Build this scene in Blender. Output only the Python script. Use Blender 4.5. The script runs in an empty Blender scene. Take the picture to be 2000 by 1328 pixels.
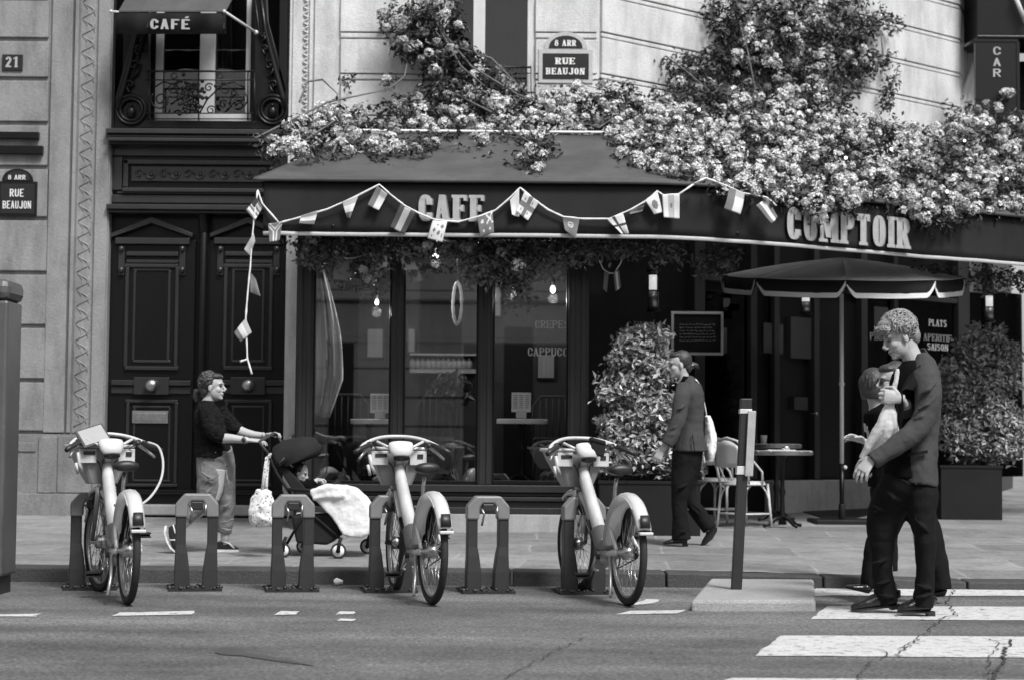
import bpy, math, random
import numpy as np
from mathutils import Vector, Matrix
random.seed(7); rng = np.random.default_rng(7)
PI = math.pi
sc = bpy.context.scene
COL = sc.collection
# ------------------------------------------------------------------ camera
FPX, PITCH, ROLL = 3555.0, math.radians(3.32), 0.0085
CAM = Vector((0, 0, 1.0))
_f = Vector((0, math.cos(PITCH), math.sin(PITCH))); _r0 = Vector((1, 0, 0)); _u0 = Vector((0, -math.sin(PITCH), math.cos(PITCH)))
_r = _r0*math.cos(ROLL) + _u0*math.sin(ROLL); _u = _u0*math.cos(ROLL) - _r0*math.sin(ROLL)
cd = bpy.data.cameras.new('camera'); cam = bpy.data.objects.new('camera', cd); COL.objects.link(cam)
m3 = Matrix((_r, _u, -_f)).transposed(); cam.matrix_world = Matrix.Translation(CAM) @ m3.to_4x4()
cd.sensor_width = 36; cd.lens = 36*FPX/2000; cd.clip_end = 500; cd.clip_start = 0.1
cd.dof.use_dof = True; cd.dof.focus_distance = 12.0; cd.dof.aperture_fstop = 3.2
sc.camera = cam
# ------------------------------------------------------------------ sky, sun, exposure
SUN_EL, SUN_AZ = math.radians(52), math.radians(148)       # azimuth clockwise from +Y: behind the camera, to the right
w = bpy.data.worlds.new('World'); sc.world = w; w.use_nodes = True
nt = w.node_tree; nt.nodes.clear()
sky = nt.nodes.new('ShaderNodeTexSky'); sky.sky_type = 'NISHITA'; sky.sun_disc = False
sky.sun_elevation = SUN_EL; sky.sun_rotation = SUN_AZ
sky.air_density = 1.0; sky.dust_density = 3.0
bw = nt.nodes.new('ShaderNodeRGBToBW'); bg = nt.nodes.new('ShaderNodeBackground'); bg.inputs[1].default_value = 0.115
wo = nt.nodes.new('ShaderNodeOutputWorld')
nt.links.new(sky.outputs[0], bw.inputs[0]); nt.links.new(bw.outputs[0], bg.inputs[0]); nt.links.new(bg.outputs[0], wo.inputs[0])
sl = bpy.data.lights.new('sun', 'SUN'); sl.energy = 2.5; sl.angle = math.radians(16); sl.color = (1, 1, 1)
so = bpy.data.objects.new('sun', sl); COL.objects.link(so)
sd = Vector((math.sin(SUN_AZ)*math.cos(SUN_EL), math.cos(SUN_AZ)*math.cos(SUN_EL), math.sin(SUN_EL)))
so.rotation_euler = sd.to_track_quat('Z', 'Y').to_euler(); so.location = (6, -6, 20)
sc.view_settings.view_transform = 'Standard'; sc.view_settings.look = 'None'; sc.view_settings.gamma = 1
sc.view_settings.exposure = 0.58
sc.render.engine = 'CYCLES'
# ------------------------------------------------------------------ pixel -> place
def P(px, py, Y):
    d = _f + _r*((px-1000)/FPX) - _u*((py-664)/FPX)
    return CAM + d*(Y/d.y)
def gz(Y): return 0.0 if Y < 13.1 else 0.10 + 0.02*(Y-13.1)
def G(px, py, z=0.0):
    d = _f + _r*((px-1000)/FPX) - _u*((py-664)/FPX)
    return CAM + d*((z-CAM.z)/d.z)
def GP(px, py):                                            # point of the sloping pavement
    Y = 15.0
    for _ in range(30): Y = G(px, py, gz(Y)).y*.5 + Y*.5
    return G(px, py, gz(Y))
def CH(px, py, a, b):                                      # point of the upright plane through plan points a, b
    d = _f + _r*((px-1000)/FPX) - _u*((py-664)/FPX)
    n = Vector((b[1]-a[1], -(b[0]-a[0]), 0)); t = (Vector((a[0], a[1], 0))-CAM).dot(n)/d.dot(n)
    return CAM + d*t
# ------------------------------------------------------------------ materials (the photograph is black and white: greys)
def mat(name, v, rough=.6, var=.15, scale=3.0, bump=.0, bscale=60.0, metal=0., spec=.5, stretch=(1, 1, 1), dirt=0., coat=0., island=0., fine=.0):
    m = bpy.data.materials.new(name); m.use_nodes = True; n = m.node_tree.nodes; L = m.node_tree.links
    b = n['Principled BSDF']; b.inputs['Roughness'].default_value = rough; b.inputs['Metallic'].default_value = metal
    b.inputs['Specular IOR Level'].default_value = spec; b.inputs['Coat Weight'].default_value = coat; b.inputs['Coat Roughness'].default_value = .15
    tc = n.new('ShaderNodeTexCoord'); mp = n.new('ShaderNodeMapping'); mp.inputs['Scale'].default_value = stretch
    L.new(tc.outputs['Object'], mp.inputs[0])
    no = n.new('ShaderNodeTexNoise'); no.inputs['Scale'].default_value = scale; no.inputs['Detail'].default_value = 8; no.inputs['Roughness'].default_value = .62
    L.new(mp.outputs[0], no.inputs['Vector'])
    mr = n.new('ShaderNodeMapRange'); mr.inputs[1].default_value = .25; mr.inputs[2].default_value = .75
    mr.inputs[3].default_value = v*(1-var); mr.inputs[4].default_value = v*(1+var); L.new(no.outputs[0], mr.inputs[0])
    out = mr.outputs[0]
    if fine:
        n2 = n.new('ShaderNodeTexNoise'); n2.inputs['Scale'].default_value = scale*22; n2.inputs['Detail'].default_value = 3; L.new(mp.outputs[0], n2.inputs['Vector'])
        m2 = n.new('ShaderNodeMapRange'); m2.inputs[1].default_value = .3; m2.inputs[2].default_value = .7; m2.inputs[3].default_value = 1-fine; m2.inputs[4].default_value = 1+fine
        L.new(n2.outputs[0], m2.inputs[0]); mm = n.new('ShaderNodeMath'); mm.operation = 'MULTIPLY'; L.new(out, mm.inputs[0]); L.new(m2.outputs[0], mm.inputs[1]); out = mm.outputs[0]
    if dirt:
        n3 = n.new('ShaderNodeTexNoise'); n3.inputs['Scale'].default_value = 1.3; n3.inputs['Detail'].default_value = 6; n3.inputs['Roughness'].default_value = .7
        mp3 = n.new('ShaderNodeMapping'); mp3.inputs['Scale'].default_value = (3.2, 3.2, .8); L.new(tc.outputs['Object'], mp3.inputs[0]); L.new(mp3.outputs[0], n3.inputs['Vector'])
        m4 = n.new('ShaderNodeMapRange'); m4.inputs[1].default_value = .45; m4.inputs[2].default_value = .72; m4.inputs[3].default_value = 1; m4.inputs[4].default_value = 1-dirt
        L.new(n3.outputs[0], m4.inputs[0]); mm = n.new('ShaderNodeMath'); mm.operation = 'MULTIPLY'; L.new(out, mm.inputs[0]); L.new(m4.outputs[0], mm.inputs[1]); out = mm.outputs[0]
    if island:
        ge = n.new('ShaderNodeNewGeometry'); m5 = n.new('ShaderNodeMapRange'); m5.inputs[3].default_value = 1-island; m5.inputs[4].default_value = 1+island*.5
        L.new(ge.outputs['Random Per Island'], m5.inputs[0]); mm = n.new('ShaderNodeMath'); mm.operation = 'MULTIPLY'; L.new(out, mm.inputs[0]); L.new(m5.outputs[0], mm.inputs[1]); out = mm.outputs[0]
    L.new(out, b.inputs['Base Color'])
    if bump:
        bn = n.new('ShaderNodeTexNoise'); bn.inputs['Scale'].default_value = bscale; bn.inputs['Detail'].default_value = 5; L.new(mp.outputs[0], bn.inputs['Vector'])
        bp = n.new('ShaderNodeBump'); bp.inputs['Strength'].default_value = bump; bp.inputs['Distance'].default_value = .02
        L.new(bn.outputs[0], bp.inputs['Height']); L.new(bp.outputs[0], b.inputs['Normal'])
    return m
def emis(name, s):
    m = bpy.data.materials.new(name); m.use_nodes = True; b = m.node_tree.nodes['Principled BSDF']
    b.inputs['Base Color'].default_value = (.8, .8, .8, 1); b.inputs['Emission Color'].default_value = (1, 1, 1, 1); b.inputs['Emission Strength'].default_value = s
    return m
def glass_mat(name, tint=.8, refl=.07):
    m = bpy.data.materials.new(name); m.use_nodes = True; n = m.node_tree.nodes; L = m.node_tree.links; n.clear()
    o = n.new('ShaderNodeOutputMaterial'); t = n.new('ShaderNodeBsdfTransparent'); t.inputs[0].default_value = (tint, tint, tint, 1)
    g = n.new('ShaderNodeBsdfGlossy'); g.inputs['Roughness'].default_value = .012; fr = n.new('ShaderNodeFresnel'); fr.inputs[0].default_value = 1.5
    ad = n.new('ShaderNodeMath'); ad.operation = 'ADD'; ad.inputs[1].default_value = refl; ad.use_clamp = True; mx = n.new('ShaderNodeMixShader')
    L.new(fr.outputs[0], ad.inputs[0]); L.new(ad.outputs[0], mx.inputs[0]); L.new(t.outputs[0], mx.inputs[1]); L.new(g.outputs[0], mx.inputs[2]); L.new(mx.outputs[0], o.inputs[0])
    return m
M = {}
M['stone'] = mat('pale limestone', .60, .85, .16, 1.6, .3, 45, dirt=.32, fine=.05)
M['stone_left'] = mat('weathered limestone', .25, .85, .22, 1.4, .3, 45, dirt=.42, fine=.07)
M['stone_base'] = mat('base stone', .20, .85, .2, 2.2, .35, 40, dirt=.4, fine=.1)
M['step'] = mat('worn step stone', .36, .8, .15, 2, .2, 50, dirt=.3, fine=.08)
M['black_wood'] = mat('black painted wood', .006, .33, .25, 3, .08, 90, stretch=(1, 1, .2), spec=.28)
M['grey_wood'] = mat('charcoal painted wood', .025, .30, .25, 4, .08, 60, stretch=(1, 1, .25), spec=.55)
M['iron'] = mat('black wrought iron', .007, .4, .2, 20, spec=.3)
M['white_paint'] = mat('white painted wood', .62, .45, .08, 4, dirt=.12)
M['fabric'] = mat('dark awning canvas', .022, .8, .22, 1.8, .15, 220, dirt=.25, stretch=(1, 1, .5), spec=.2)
M['fabric_toplit'] = mat('dark awning canvas, top', .072, .8, .35, 2.0, .15, 220, dirt=.2)  # paler copy of the same canvas; light from above is in its colour
M['cream'] = mat('cream trim', .46, .7, .12, 12)
M['letter'] = mat('painted letter, light', .37, .6, .2, 14)
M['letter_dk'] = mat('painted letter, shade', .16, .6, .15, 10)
M['sign_dark'] = mat('dark enamel', .022, .35, .15, 10, spec=.3)
M['sign_white'] = mat('white enamel', .75, .4, .05, 10)
M['sign_stone'] = mat('sign surround', .45, .7, .12, 12, .1, 80)
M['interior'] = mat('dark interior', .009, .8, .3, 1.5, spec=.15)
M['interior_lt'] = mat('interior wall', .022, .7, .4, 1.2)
M['curtain_dk'] = mat('dim curtain', .10, .85, .3, 4, stretch=(8, 8, .3))
M['curtain'] = mat('grey curtain', .22, .8, .2, 5, stretch=(8, 8, .3))
M['chrome'] = mat('brushed metal', .55, .3, .1, 20, metal=1.)
M['brass'] = mat('worn brass', .42, .38, .25, 30, metal=1., bump=.1, bscale=40)
M['tyre'] = mat('tyre rubber', .022, .75, .2, 40)
M['rim'] = mat('wheel rim', .45, .35, .1, 10, metal=.8)
M['bike'] = mat('light painted frame', .56, .35, .12, 6, coat=.3, dirt=.3, fine=.06)
M['bike_dk'] = mat('dark painted frame', .14, .4, .1, 6)
M['plastic_dk'] = mat('black plastic', .022, .45, .2, 20)
M['plastic_lt'] = mat('light plastic', .62, .35, .06, 8, coat=.3)
M['basket'] = mat('grey plastic basket', .30, .45, .1, 6)
M['dock'] = mat('dark grey dock metal', .026, .5, .2, 6, .05, 60, fine=.1)
M['dock_lt'] = mat('pale dock cap', .19, .45, .15, 8, fine=.08)
M['bamboo'] = mat('pale rattan cane', .60, .45, .22, 18)
M['marble'] = mat('marble table top', .42, .3, .15, 9)
M['paper'] = mat('white paper', .75, .8, .05, 20)
M['chalk'] = mat('blackboard', .012, .8, .3, 5, spec=.2)
M['chalk_w'] = mat('chalk', .35, .9, .3, 60)
M['skin'] = mat('skin', .42, .5, .08, 9, spec=.35)
M['skin_dk'] = mat('lips and brows', .14, .5, .1, 12)
M['hair_fair'] = mat('fair hair', .24, .4, .6, 40, .5, 30, stretch=(1, 1, .4))
M['hair_dark'] = mat('dark hair', .025, .38, .35, 30, .4, 60, stretch=(1, 3, .5))
M['hair_mid'] = mat('brown hair', .038, .4, .35, 30, .4, 60, stretch=(1, 3, .5))
M['suit'] = mat('dark grey suit cloth', .060, .9, .15, 5, .2, 300, fine=.12, spec=.12)
M['suit_dk'] = mat('black trousers', .011, .9, .2, 6, .15, 200, spec=.1)
M['shirt_dk'] = mat('black knit', .005, .95, .3, 8, .3, 120, spec=.08)
M['sweater'] = mat('black textured sweater', .009, .95, .8, 34, .9, 60, spec=.15)
M['chino'] = mat('grey cotton trousers', .17, .85, .15, 5, .25, 60)
M['shoe'] = mat('polished black leather', .012, .22, .2, 8)
M['shoe_can'] = mat('black canvas', .015, .8, .2, 20)
M['rubber_w'] = mat('white rubber', .6, .6, .1, 20)
M['cloth_w'] = mat('white cloth', .78, .85, .06, 5, .2, 90)
M['stroller'] = mat('charcoal stroller cloth', .022, .9, .2, 6, .15, 150, spec=.12)
M['blanket'] = mat('white padded blanket', .72, .85, .05, 4, .25, 40)
M['leaf'] = mat('dark glossy leaves', .035, .42, .3, 8, island=.6)
M['leaf_lt'] = mat('glossy box leaves', .38, .3, .3, 10, island=.85)
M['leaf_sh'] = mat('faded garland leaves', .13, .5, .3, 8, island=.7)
M['petal'] = mat('pale petals', .74, .7, .15, 3, island=.65)
M['petal_mid'] = mat('grey pink petals', .34, .7, .2, 3, island=.5)
M['stem'] = mat('woody stem', .12, .8, .3, 20)
M['planter'] = mat('black planter box', .012, .55, .3, 3, .08, 60, spec=.25)
M['post'] = mat('dark post paint', .028, .45, .15, 8)
M['concrete'] = mat('pale concrete kerb', .33, .85, .15, 4, .4, 90, fine=.18, dirt=.15)
M['glass'] = glass_mat('window glass', 1.0, .12)
M['dim_glass'] = glass_mat('upper window glass', .6, .02)
M['mirror_glass'] = glass_mat('dark window glass', .35, .0)
M['bulb'] = emis('lit bulb', 1.2)
M['lamp'] = emis('lit lamp shade', .38)
M['opp_stone'] = mat('sooty limestone', .62, .8, .1, 2, dirt=.15)
M['thin_cloth'] = mat('thin backlit cloth', .9, .85, .06, 5)
M['thin_cloth'].node_tree.nodes['Principled BSDF'].inputs['Subsurface Weight'].default_value = 0
_n = M['thin_cloth'].node_tree.nodes; _l = M['thin_cloth'].node_tree.links; _t = _n.new('ShaderNodeBsdfTranslucent'); _t.inputs[0].default_value = (.8, .8, .8, 1); _x = _n.new('ShaderNodeMixShader'); _x.inputs[0].default_value = .5
_l.new(_n['Principled BSDF'].outputs[0], _x.inputs[1]); _l.new(_t.outputs[0], _x.inputs[2]); _l.new(_x.outputs[0], _n['Material Output'].inputs[0])
M['flag_w'] = mat('flag white', .68, .8, .06, 9); M['flag_l'] = mat('flag light grey', .40, .8, .08, 9)
M['flag_m'] = mat('flag mid grey', .17, .8, .08, 9); M['flag_d'] = mat('flag dark grey', .055, .8, .1, 9)
M['parasol_brightened'] = mat('charcoal parasol canvas', .70, .8, .15, 3, .1, 200)  # colour raised to make up for the awning's shade on the canopy
def smooth(pts, k=6):                                      # Catmull-Rom through the given points
    pts = [Vector(p) for p in pts]; out = []; n = len(pts)
    for i in range(n-1):
        p0, p1, p2, p3 = pts[max(i-1, 0)], pts[i], pts[i+1], pts[min(i+2, n-1)]
        for j in range(k):
            t = j/k; out.append(.5*((2*p1)+(p2-p0)*t+(2*p0-5*p1+4*p2-p3)*t*t+(3*p1-p0-3*p2+p3)*t**3))
    return out+[pts[-1]]
# ------------------------------------------------------------------ mesh building
class MB:
    def __init__(s): s.v = []; s.f = []; s.mi = []; s.sm = []; s.M = None; s.cur = 0
    def _p(s, p): p = Vector(p); return tuple(s.M @ p) if s.M is not None else tuple(p)
    def add(s, vs, fs, smooth=False):
        o = len(s.v); s.v += [s._p(p) for p in vs]
        for f in fs: s.f.append([i+o for i in f]); s.mi.append(s.cur); s.sm.append(smooth)
        return s
    def hexa(s, p):                                        # bottom 4, top 4, same order
        return s.add(p, [(3, 2, 1, 0), (4, 5, 6, 7), (0, 1, 5, 4), (1, 2, 6, 5), (2, 3, 7, 6), (3, 0, 4, 7)])
    def box(s, x0, x1, y0, y1, z0, z1):
        return s.hexa([(x0, y0, z0), (x1, y0, z0), (x1, y1, z0), (x0, y1, z0), (x0, y0, z1), (x1, y0, z1), (x1, y1, z1), (x0, y1, z1)])
    def cbox(s, c, d, R=None):
        c = Vector(c); h = Vector(d)/2; R = R or Matrix.Identity(3)
        return s.hexa([c + R @ Vector((a*h.x, b*h.y, e*h.z)) for e in (-1, 1) for a, b in ((-1, -1), (1, -1), (1, 1), (-1, 1))])
    def prism(s, pts, ext):
        n = len(pts); pts = [Vector(p) for p in pts]; e = Vector(ext)
        fs = [tuple(range(n))[::-1], tuple(range(n, 2*n))] + [(i, (i+1) % n, n+(i+1) % n, n+i) for i in range(n)]
        return s.add(pts + [p+e for p in pts], fs)
    def loft(s, rings, cap=True, smooth=True, closed=True):
        n = len(rings[0]); vs = [p for r in rings for p in r]; fs = []
        for i in range(len(rings)-1):
            for j in range(n if closed else n-1):
                k = (j+1) % n; fs.append((i*n+j, i*n+k, (i+1)*n+k, (i+1)*n+j))
        if cap and closed: fs += [tuple(range(n))[::-1], tuple(range((len(rings)-1)*n, len(rings)*n))]
        return s.add(vs, fs, smooth)
    def tube(s, pts, r, n=8, side=None, cap=True, smooth=True, close=False):
        pts = [Vector(p) for p in pts]; N = len(pts)
        if not isinstance(r, list): r = [r]*N
        rings = []; prev = None
        for i, p in enumerate(pts):
            a = pts[i-1] if (i or close) else p; b = pts[(i+1) % N] if (i < N-1 or close) else p
            t = (b-a).normalized() if (b-a).length > 1e-9 else Vector((0, 0, 1))
            if side is not None: u = Vector(side)
            elif prev is None: u = Vector((0, 0, 1)) if abs(t.z) < .9 else Vector((0, 1, 0))
            else: u = prev
            u = (u - t*u.dot(t)); u = u.normalized() if u.length > 1e-6 else t.orthogonal().normalized(); prev = u
            q = t.cross(u); ra, rb = r[i] if isinstance(r[i], (list, tuple)) else (r[i], r[i])
            rings.append([p + u*(rb*math.cos(2*PI*k/n)) + q*(ra*math.sin(2*PI*k/n)) for k in range(n)])
        if close: rings.append(rings[0]); cap = False
        return s.loft(rings, cap, smooth)
    def ball(s, c, r, n=12, R=None, smooth=True):
        c = Vector(c); r = Vector(r) if isinstance(r, (tuple, list, Vector)) else Vector((r, r, r)); R = R or Matrix.Identity(3); m = max(6, n//2+2)
        rings = []
        for i in range(m+1):
            a = -PI/2 + PI*i/m; a = max(min(a, PI/2-.02), -PI/2+.02)
            rings.append([c + R @ Vector((r.x*math.cos(a)*math.cos(2*PI*k/n), r.y*math.cos(a)*math.sin(2*PI*k/n), r.z*math.sin(a))) for k in range(n)])
        return s.loft(rings, True, smooth)
    def rect(s, px0, py0, px1, py1, Yf, Yb):               # upright block facing the street, given by its outline in the photo
        xm, ym = (px0+px1)/2, (py0+py1)/2
        return s.box(P(px0, ym, Yf).x, P(px1, ym, Yf).x, Yf, Yb, P(xm, py1, Yf).z, P(xm, py0, Yf).z)
    def build(s, name, m, parent=None, bevel=0, kind=None, world=True):
        me = bpy.data.meshes.new(name); off = Vector((0, 0, 0))
        q = parent
        while q is not None: off += q.location; q = q.parent
        vs = [(x-off.x, y-off.y, z-off.z) for x, y, z in s.v]
        if parent is None and world:                        # origin of a one-mesh thing at its own base
            a = np.array(vs); lo = a.min(0); hi = a.max(0); o3 = ((lo[0]+hi[0])/2, (lo[1]+hi[1])/2, lo[2]); vs = [(x-o3[0], y-o3[1], z-o3[2]) for x, y, z in vs]
        me.from_pydata(vs, [], s.f)
        for mm in (m if isinstance(m, (list, tuple)) else [m]): me.materials.append(M[mm] if isinstance(mm, str) else mm)
        me.polygons.foreach_set('material_index', s.mi); me.polygons.foreach_set('use_smooth', s.sm); me.update()
        ob = bpy.data.objects.new(name, me); COL.objects.link(ob)
        if parent is None and world: ob.location = o3
        if parent: ob.parent = parent
        if bevel:
            b = ob.modifiers.new('bevel', 'BEVEL'); b.width = bevel; b.segments = 2; b.limit_method = 'ANGLE'; b.angle_limit = math.radians(40)
        if kind: ob['kind'] = kind
        return ob
def npmesh(name, V, F, m, parent=None, mi=None, smooth=False):
    V = np.asarray(V, dtype=np.float64).copy(); off = np.zeros(3); q = parent
    while q is not None: off += np.array(q.location); q = q.parent
    if parent is None: off = np.array([V[:, 0].mean(), V[:, 1].mean(), V[:, 2].min()])
    V -= off; F = np.asarray(F, dtype=np.int32)
    me = bpy.data.meshes.new(name); me.vertices.add(len(V)); me.vertices.foreach_set('co', V.ravel())
    k = F.shape[1]; me.loops.add(F.size); me.loops.foreach_set('vertex_index', F.ravel()); me.polygons.add(len(F))
    me.polygons.foreach_set('loop_start', np.arange(0, F.size, k)); me.polygons.foreach_set('loop_total', np.full(len(F), k))
    for mm in (m if isinstance(m, (list, tuple)) else [m]): me.materials.append(M[mm] if isinstance(mm, str) else mm)
    if mi is not None: me.polygons.foreach_set('material_index', np.asarray(mi, dtype=np.int32))
    if smooth: me.polygons.foreach_set('use_smooth', np.ones(len(F), bool))
    me.update(calc_edges=True); ob = bpy.data.objects.new(name, me); COL.objects.link(ob)
    if parent: ob.parent = parent
    else: ob.location = off
    return ob
def tag(o, label=None, cat=None, group=None, kind=None):
    if label: o['label'] = label
    if cat: o['category'] = cat
    if group: o['group'] = group
    if kind: o['kind'] = kind
    return o
def empty(name, loc, label=None, cat=None, group=None):
    o = bpy.data.objects.new(name, None); COL.objects.link(o); o.location = loc; o.empty_display_size = .2
    return tag(o, label, cat, group)
KIDS = {}
def copy_tree(o, parent=None):
    c = o.copy(); COL.objects.link(c); c.parent = parent
    for ch in [x for x in list(bpy.data.objects) if x.parent is o]: copy_tree(ch, c)
    return c
def remesh(o, vox=.006, smooth=3, fold=0, fscale=.12):
    r = o.modifiers.new('one surface', 'REMESH'); r.mode = 'VOXEL'; r.voxel_size = vox; r.use_smooth_shade = True
    if smooth: s_ = o.modifiers.new('soften', 'SMOOTH'); s_.factor = .5; s_.iterations = smooth
    if fold:
        t = bpy.data.textures.new('folds', 'CLOUDS'); t.noise_scale = fscale; t.noise_depth = 2
        d = o.modifiers.new('folds', 'DISPLACE'); d.texture = t; d.strength = fold; d.mid_level = .5; d.texture_coords = 'LOCAL'
    return o
# ------------------------------------------------------------------ lettering
def ring(cx, cy, rx, ry, a0, a1, T, t, n=18, e=.8):
    q = []
    def pt(a, X, Y): c, s_ = math.cos(a), math.sin(a); return (cx + X*math.copysign(abs(c)**e, c), cy + Y*math.copysign(abs(s_)**e, s_))
    for i in range(n):
        a, b = (math.radians(a0+(a1-a0)*k/n) for k in (i, i+1))
        q.append([pt(a, rx-T, ry-t), pt(a, rx, ry), pt(b, rx, ry), pt(b, rx-T, ry-t)])
    return q
def bar(x0, y0, x1, y1): return [[(x0, y0), (x1, y0), (x1, y1), (x0, y1)]]
def slant(x0, x1, w_, y0=0, y1=1): return [[(x0, y0), (x0+w_, y0), (x1+w_, y1), (x1, y1)]]
def glyph(c, w, T, t, sf):
    S = lambda x, y: bar(x-sf, y, x+T+sf, y+t) if sf else []   # serif under a stem
    H = w
    if c in 'OQ': return ring(w/2, .5, w/2, .5, 0, 360, T, t, 30)
    if c in 'CG':
        q = ring(w/2, .5, w/2, .5, 38, 322, T, t, 26) + bar(w-T*.9, .62, w, .86) + bar(w-T*.9, .14, w, .32)
        return q + (bar(w*.55, .38, w, .38+t) if c == 'G' else [])
    if c == 'S': return ring(w/2, .74, w/2, .26, 20, 270, T*.9, t, 16, 1) + ring(w/2, .26+t/2, w/2, .26+t/2, -160, 90, T*.9, t, 16, 1)
    if c == 'A': return slant(0, w/2-T*.55, t*1.1) + slant(w-T, w/2-T*.6, T) + bar(w*.22, .28, w*.75, .28+t) + (bar(-sf, 0, t+2*sf, t) + bar(w-T-sf, 0, w+sf, t) if sf else [])
    if c == 'M': return bar(0, 0, t*1.2, 1) + bar(w-T, 0, w, 1) + slant(w/2-T/2, t*.2, T*.9, .15, 1) + slant(w/2-t/2, w-T, t, .15, 1) + (S(0, 0) + S(w-T, 0) if sf else [])
    if c == 'N': return bar(0, 0, t*1.2, 1) + bar(w-t*1.2, 0, w, 1) + slant(w-T, 0, T) + (bar(-sf, 0, t+sf*2, t) + bar(w-t-2*sf, 1-t, w+sf, 1) if sf else [])
    if c in 'EFL':
        q = bar(0, 0, T, 1) + S(0, 0)
        if c != 'L': q += S(0, 1-t) + bar(T, 1-t, w, 1) + bar(T, .5-t/2, w*.78, .5+t/2) + (bar(w-t, .78, w, 1) + bar(w*.78-t, .38, w*.78, .62) if sf else [])
        if c != 'F': q += bar(T, 0, w, t) + (bar(w-t, 0, w, .22) if sf else [])
        return q
    if c == 'I': return bar(0, 0, T, 1) + S(0, 0) + S(0, 1-t)
    if c == '1': return bar(w*.35, 0, w*.35+T, 1) + bar(w*.05, .78, w*.4, .78+t) + S(w*.35, 0)
    if c == '2': return ring(w/2, .72, w/2, .28, -30, 175, T, t, 14, 1) + slant(0, w-T*1.2, T*1.2, t, .6) + bar(0, 0, w, t*1.2)
    if c == '8': return ring(w/2, .74, w*.42, .26, 0, 360, T*.8, t, 20, 1) + ring(w/2, .26+t/2, w/2, .26+t/2, 0, 360, T*.9, t, 20, 1)
    if c == 'T': return bar(w/2-T/2, 0, w/2+T/2, 1) + bar(0, 1-t, w, 1) + S(w/2-T/2, 0) + (bar(0, .78, t, 1) + bar(w-t, .78, w, 1) if sf else [])
    if c == 'H': return bar(0, 0, T, 1) + bar(w-T, 0, w, 1) + bar(T, .5-t/2, w-T, .5+t/2)
    if c == 'U': return bar(0, .3, T, 1) + bar(w-t*1.2, .3, w, 1) + ring(w/2, .32, w/2, .32, 180, 360, T, t, 14) + (bar(-sf, 1-t, T+sf, 1) + bar(w-t-sf*1.5, 1-t, w+sf, 1) if sf else [])
    if c == 'J': return bar(w-T, .25, w, 1) + ring(w/2, .26, w/2, .26, 180, 360, T, t, 12) + (S(w-T, 1-t) if sf else [])
    if c in 'PRB':
        q = bar(0, 0, T, 1) + S(0, 0) + S(0, 1-t) + bar(T, 1-t, w*.5, 1) + bar(T, .46, w*.5, .46+t) + ring(w*.45, .73, w*.55, .27, -90, 90, T, t, 12)
        if c == 'R': q += slant(w-T*.8, w*.35, T*.95, 0, .48) + (bar(w-T, 0, w+sf, t) if sf else [])
        if c == 'B': q += bar(T, 0, w*.5, t) + ring(w*.45, .26, w*.55, .26, -90, 90, T, t, 12)
        return q
    if c == 'D': return bar(0, 0, T, 1) + bar(T, 0, w*.45, t) + bar(T, 1-t, w*.45, 1) + ring(w*.4, .5, w*.6, .5, -90, 90, T, t, 16) + S(0, 0) + S(0, 1-t)
    if c == 'Z': return bar(0, 1-t, w, 1) + bar(0, 0, w, t) + slant(0, w-T, T)
    if c == '-': return bar(0, .45, w, .55)
    return []
def write(mb, text, origin, ux, uy, out, h, width=None, cw=.5, T=.16, t=.09, sf=.04, gap=.14, depth=.004, align='c'):
    """letters as thin raised shapes; origin = centre of the line of text, ux/uy unit vectors along and up, out = outward normal"""
    ws = [(T if c == 'I' else cw*1.35 if c == 'M' else .25 if c == ' ' else cw*.3 if c == "'" else cw) for c in text]
    tot = sum(ws)+gap*(len(text)-1); k = h; kx = (width/tot if width else h); ux = Vector(ux).normalized(); uy = Vector(uy).normalized(); out = Vector(out).normalized()
    x = -tot/2 if align == 'c' else 0; o = Vector(origin)
    for c, w_ in zip(text, ws):
        qs = glyph(c.upper(), w_, T, t, sf) if c not in "É" else glyph('E', w_, T, t, sf) + slant(w_*.35, w_*.55, T, 1.1, 1.28)
        for j, q in enumerate(qs):
            dd = depth*(1 + .06*(j % 9))
            pts = [o + ux*((a+x)*kx) + uy*((b-.5)*k) + out*.0005 for a, b in q]
            mb.prism(pts, out*dd)
        x += w_+gap
    return mb
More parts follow.
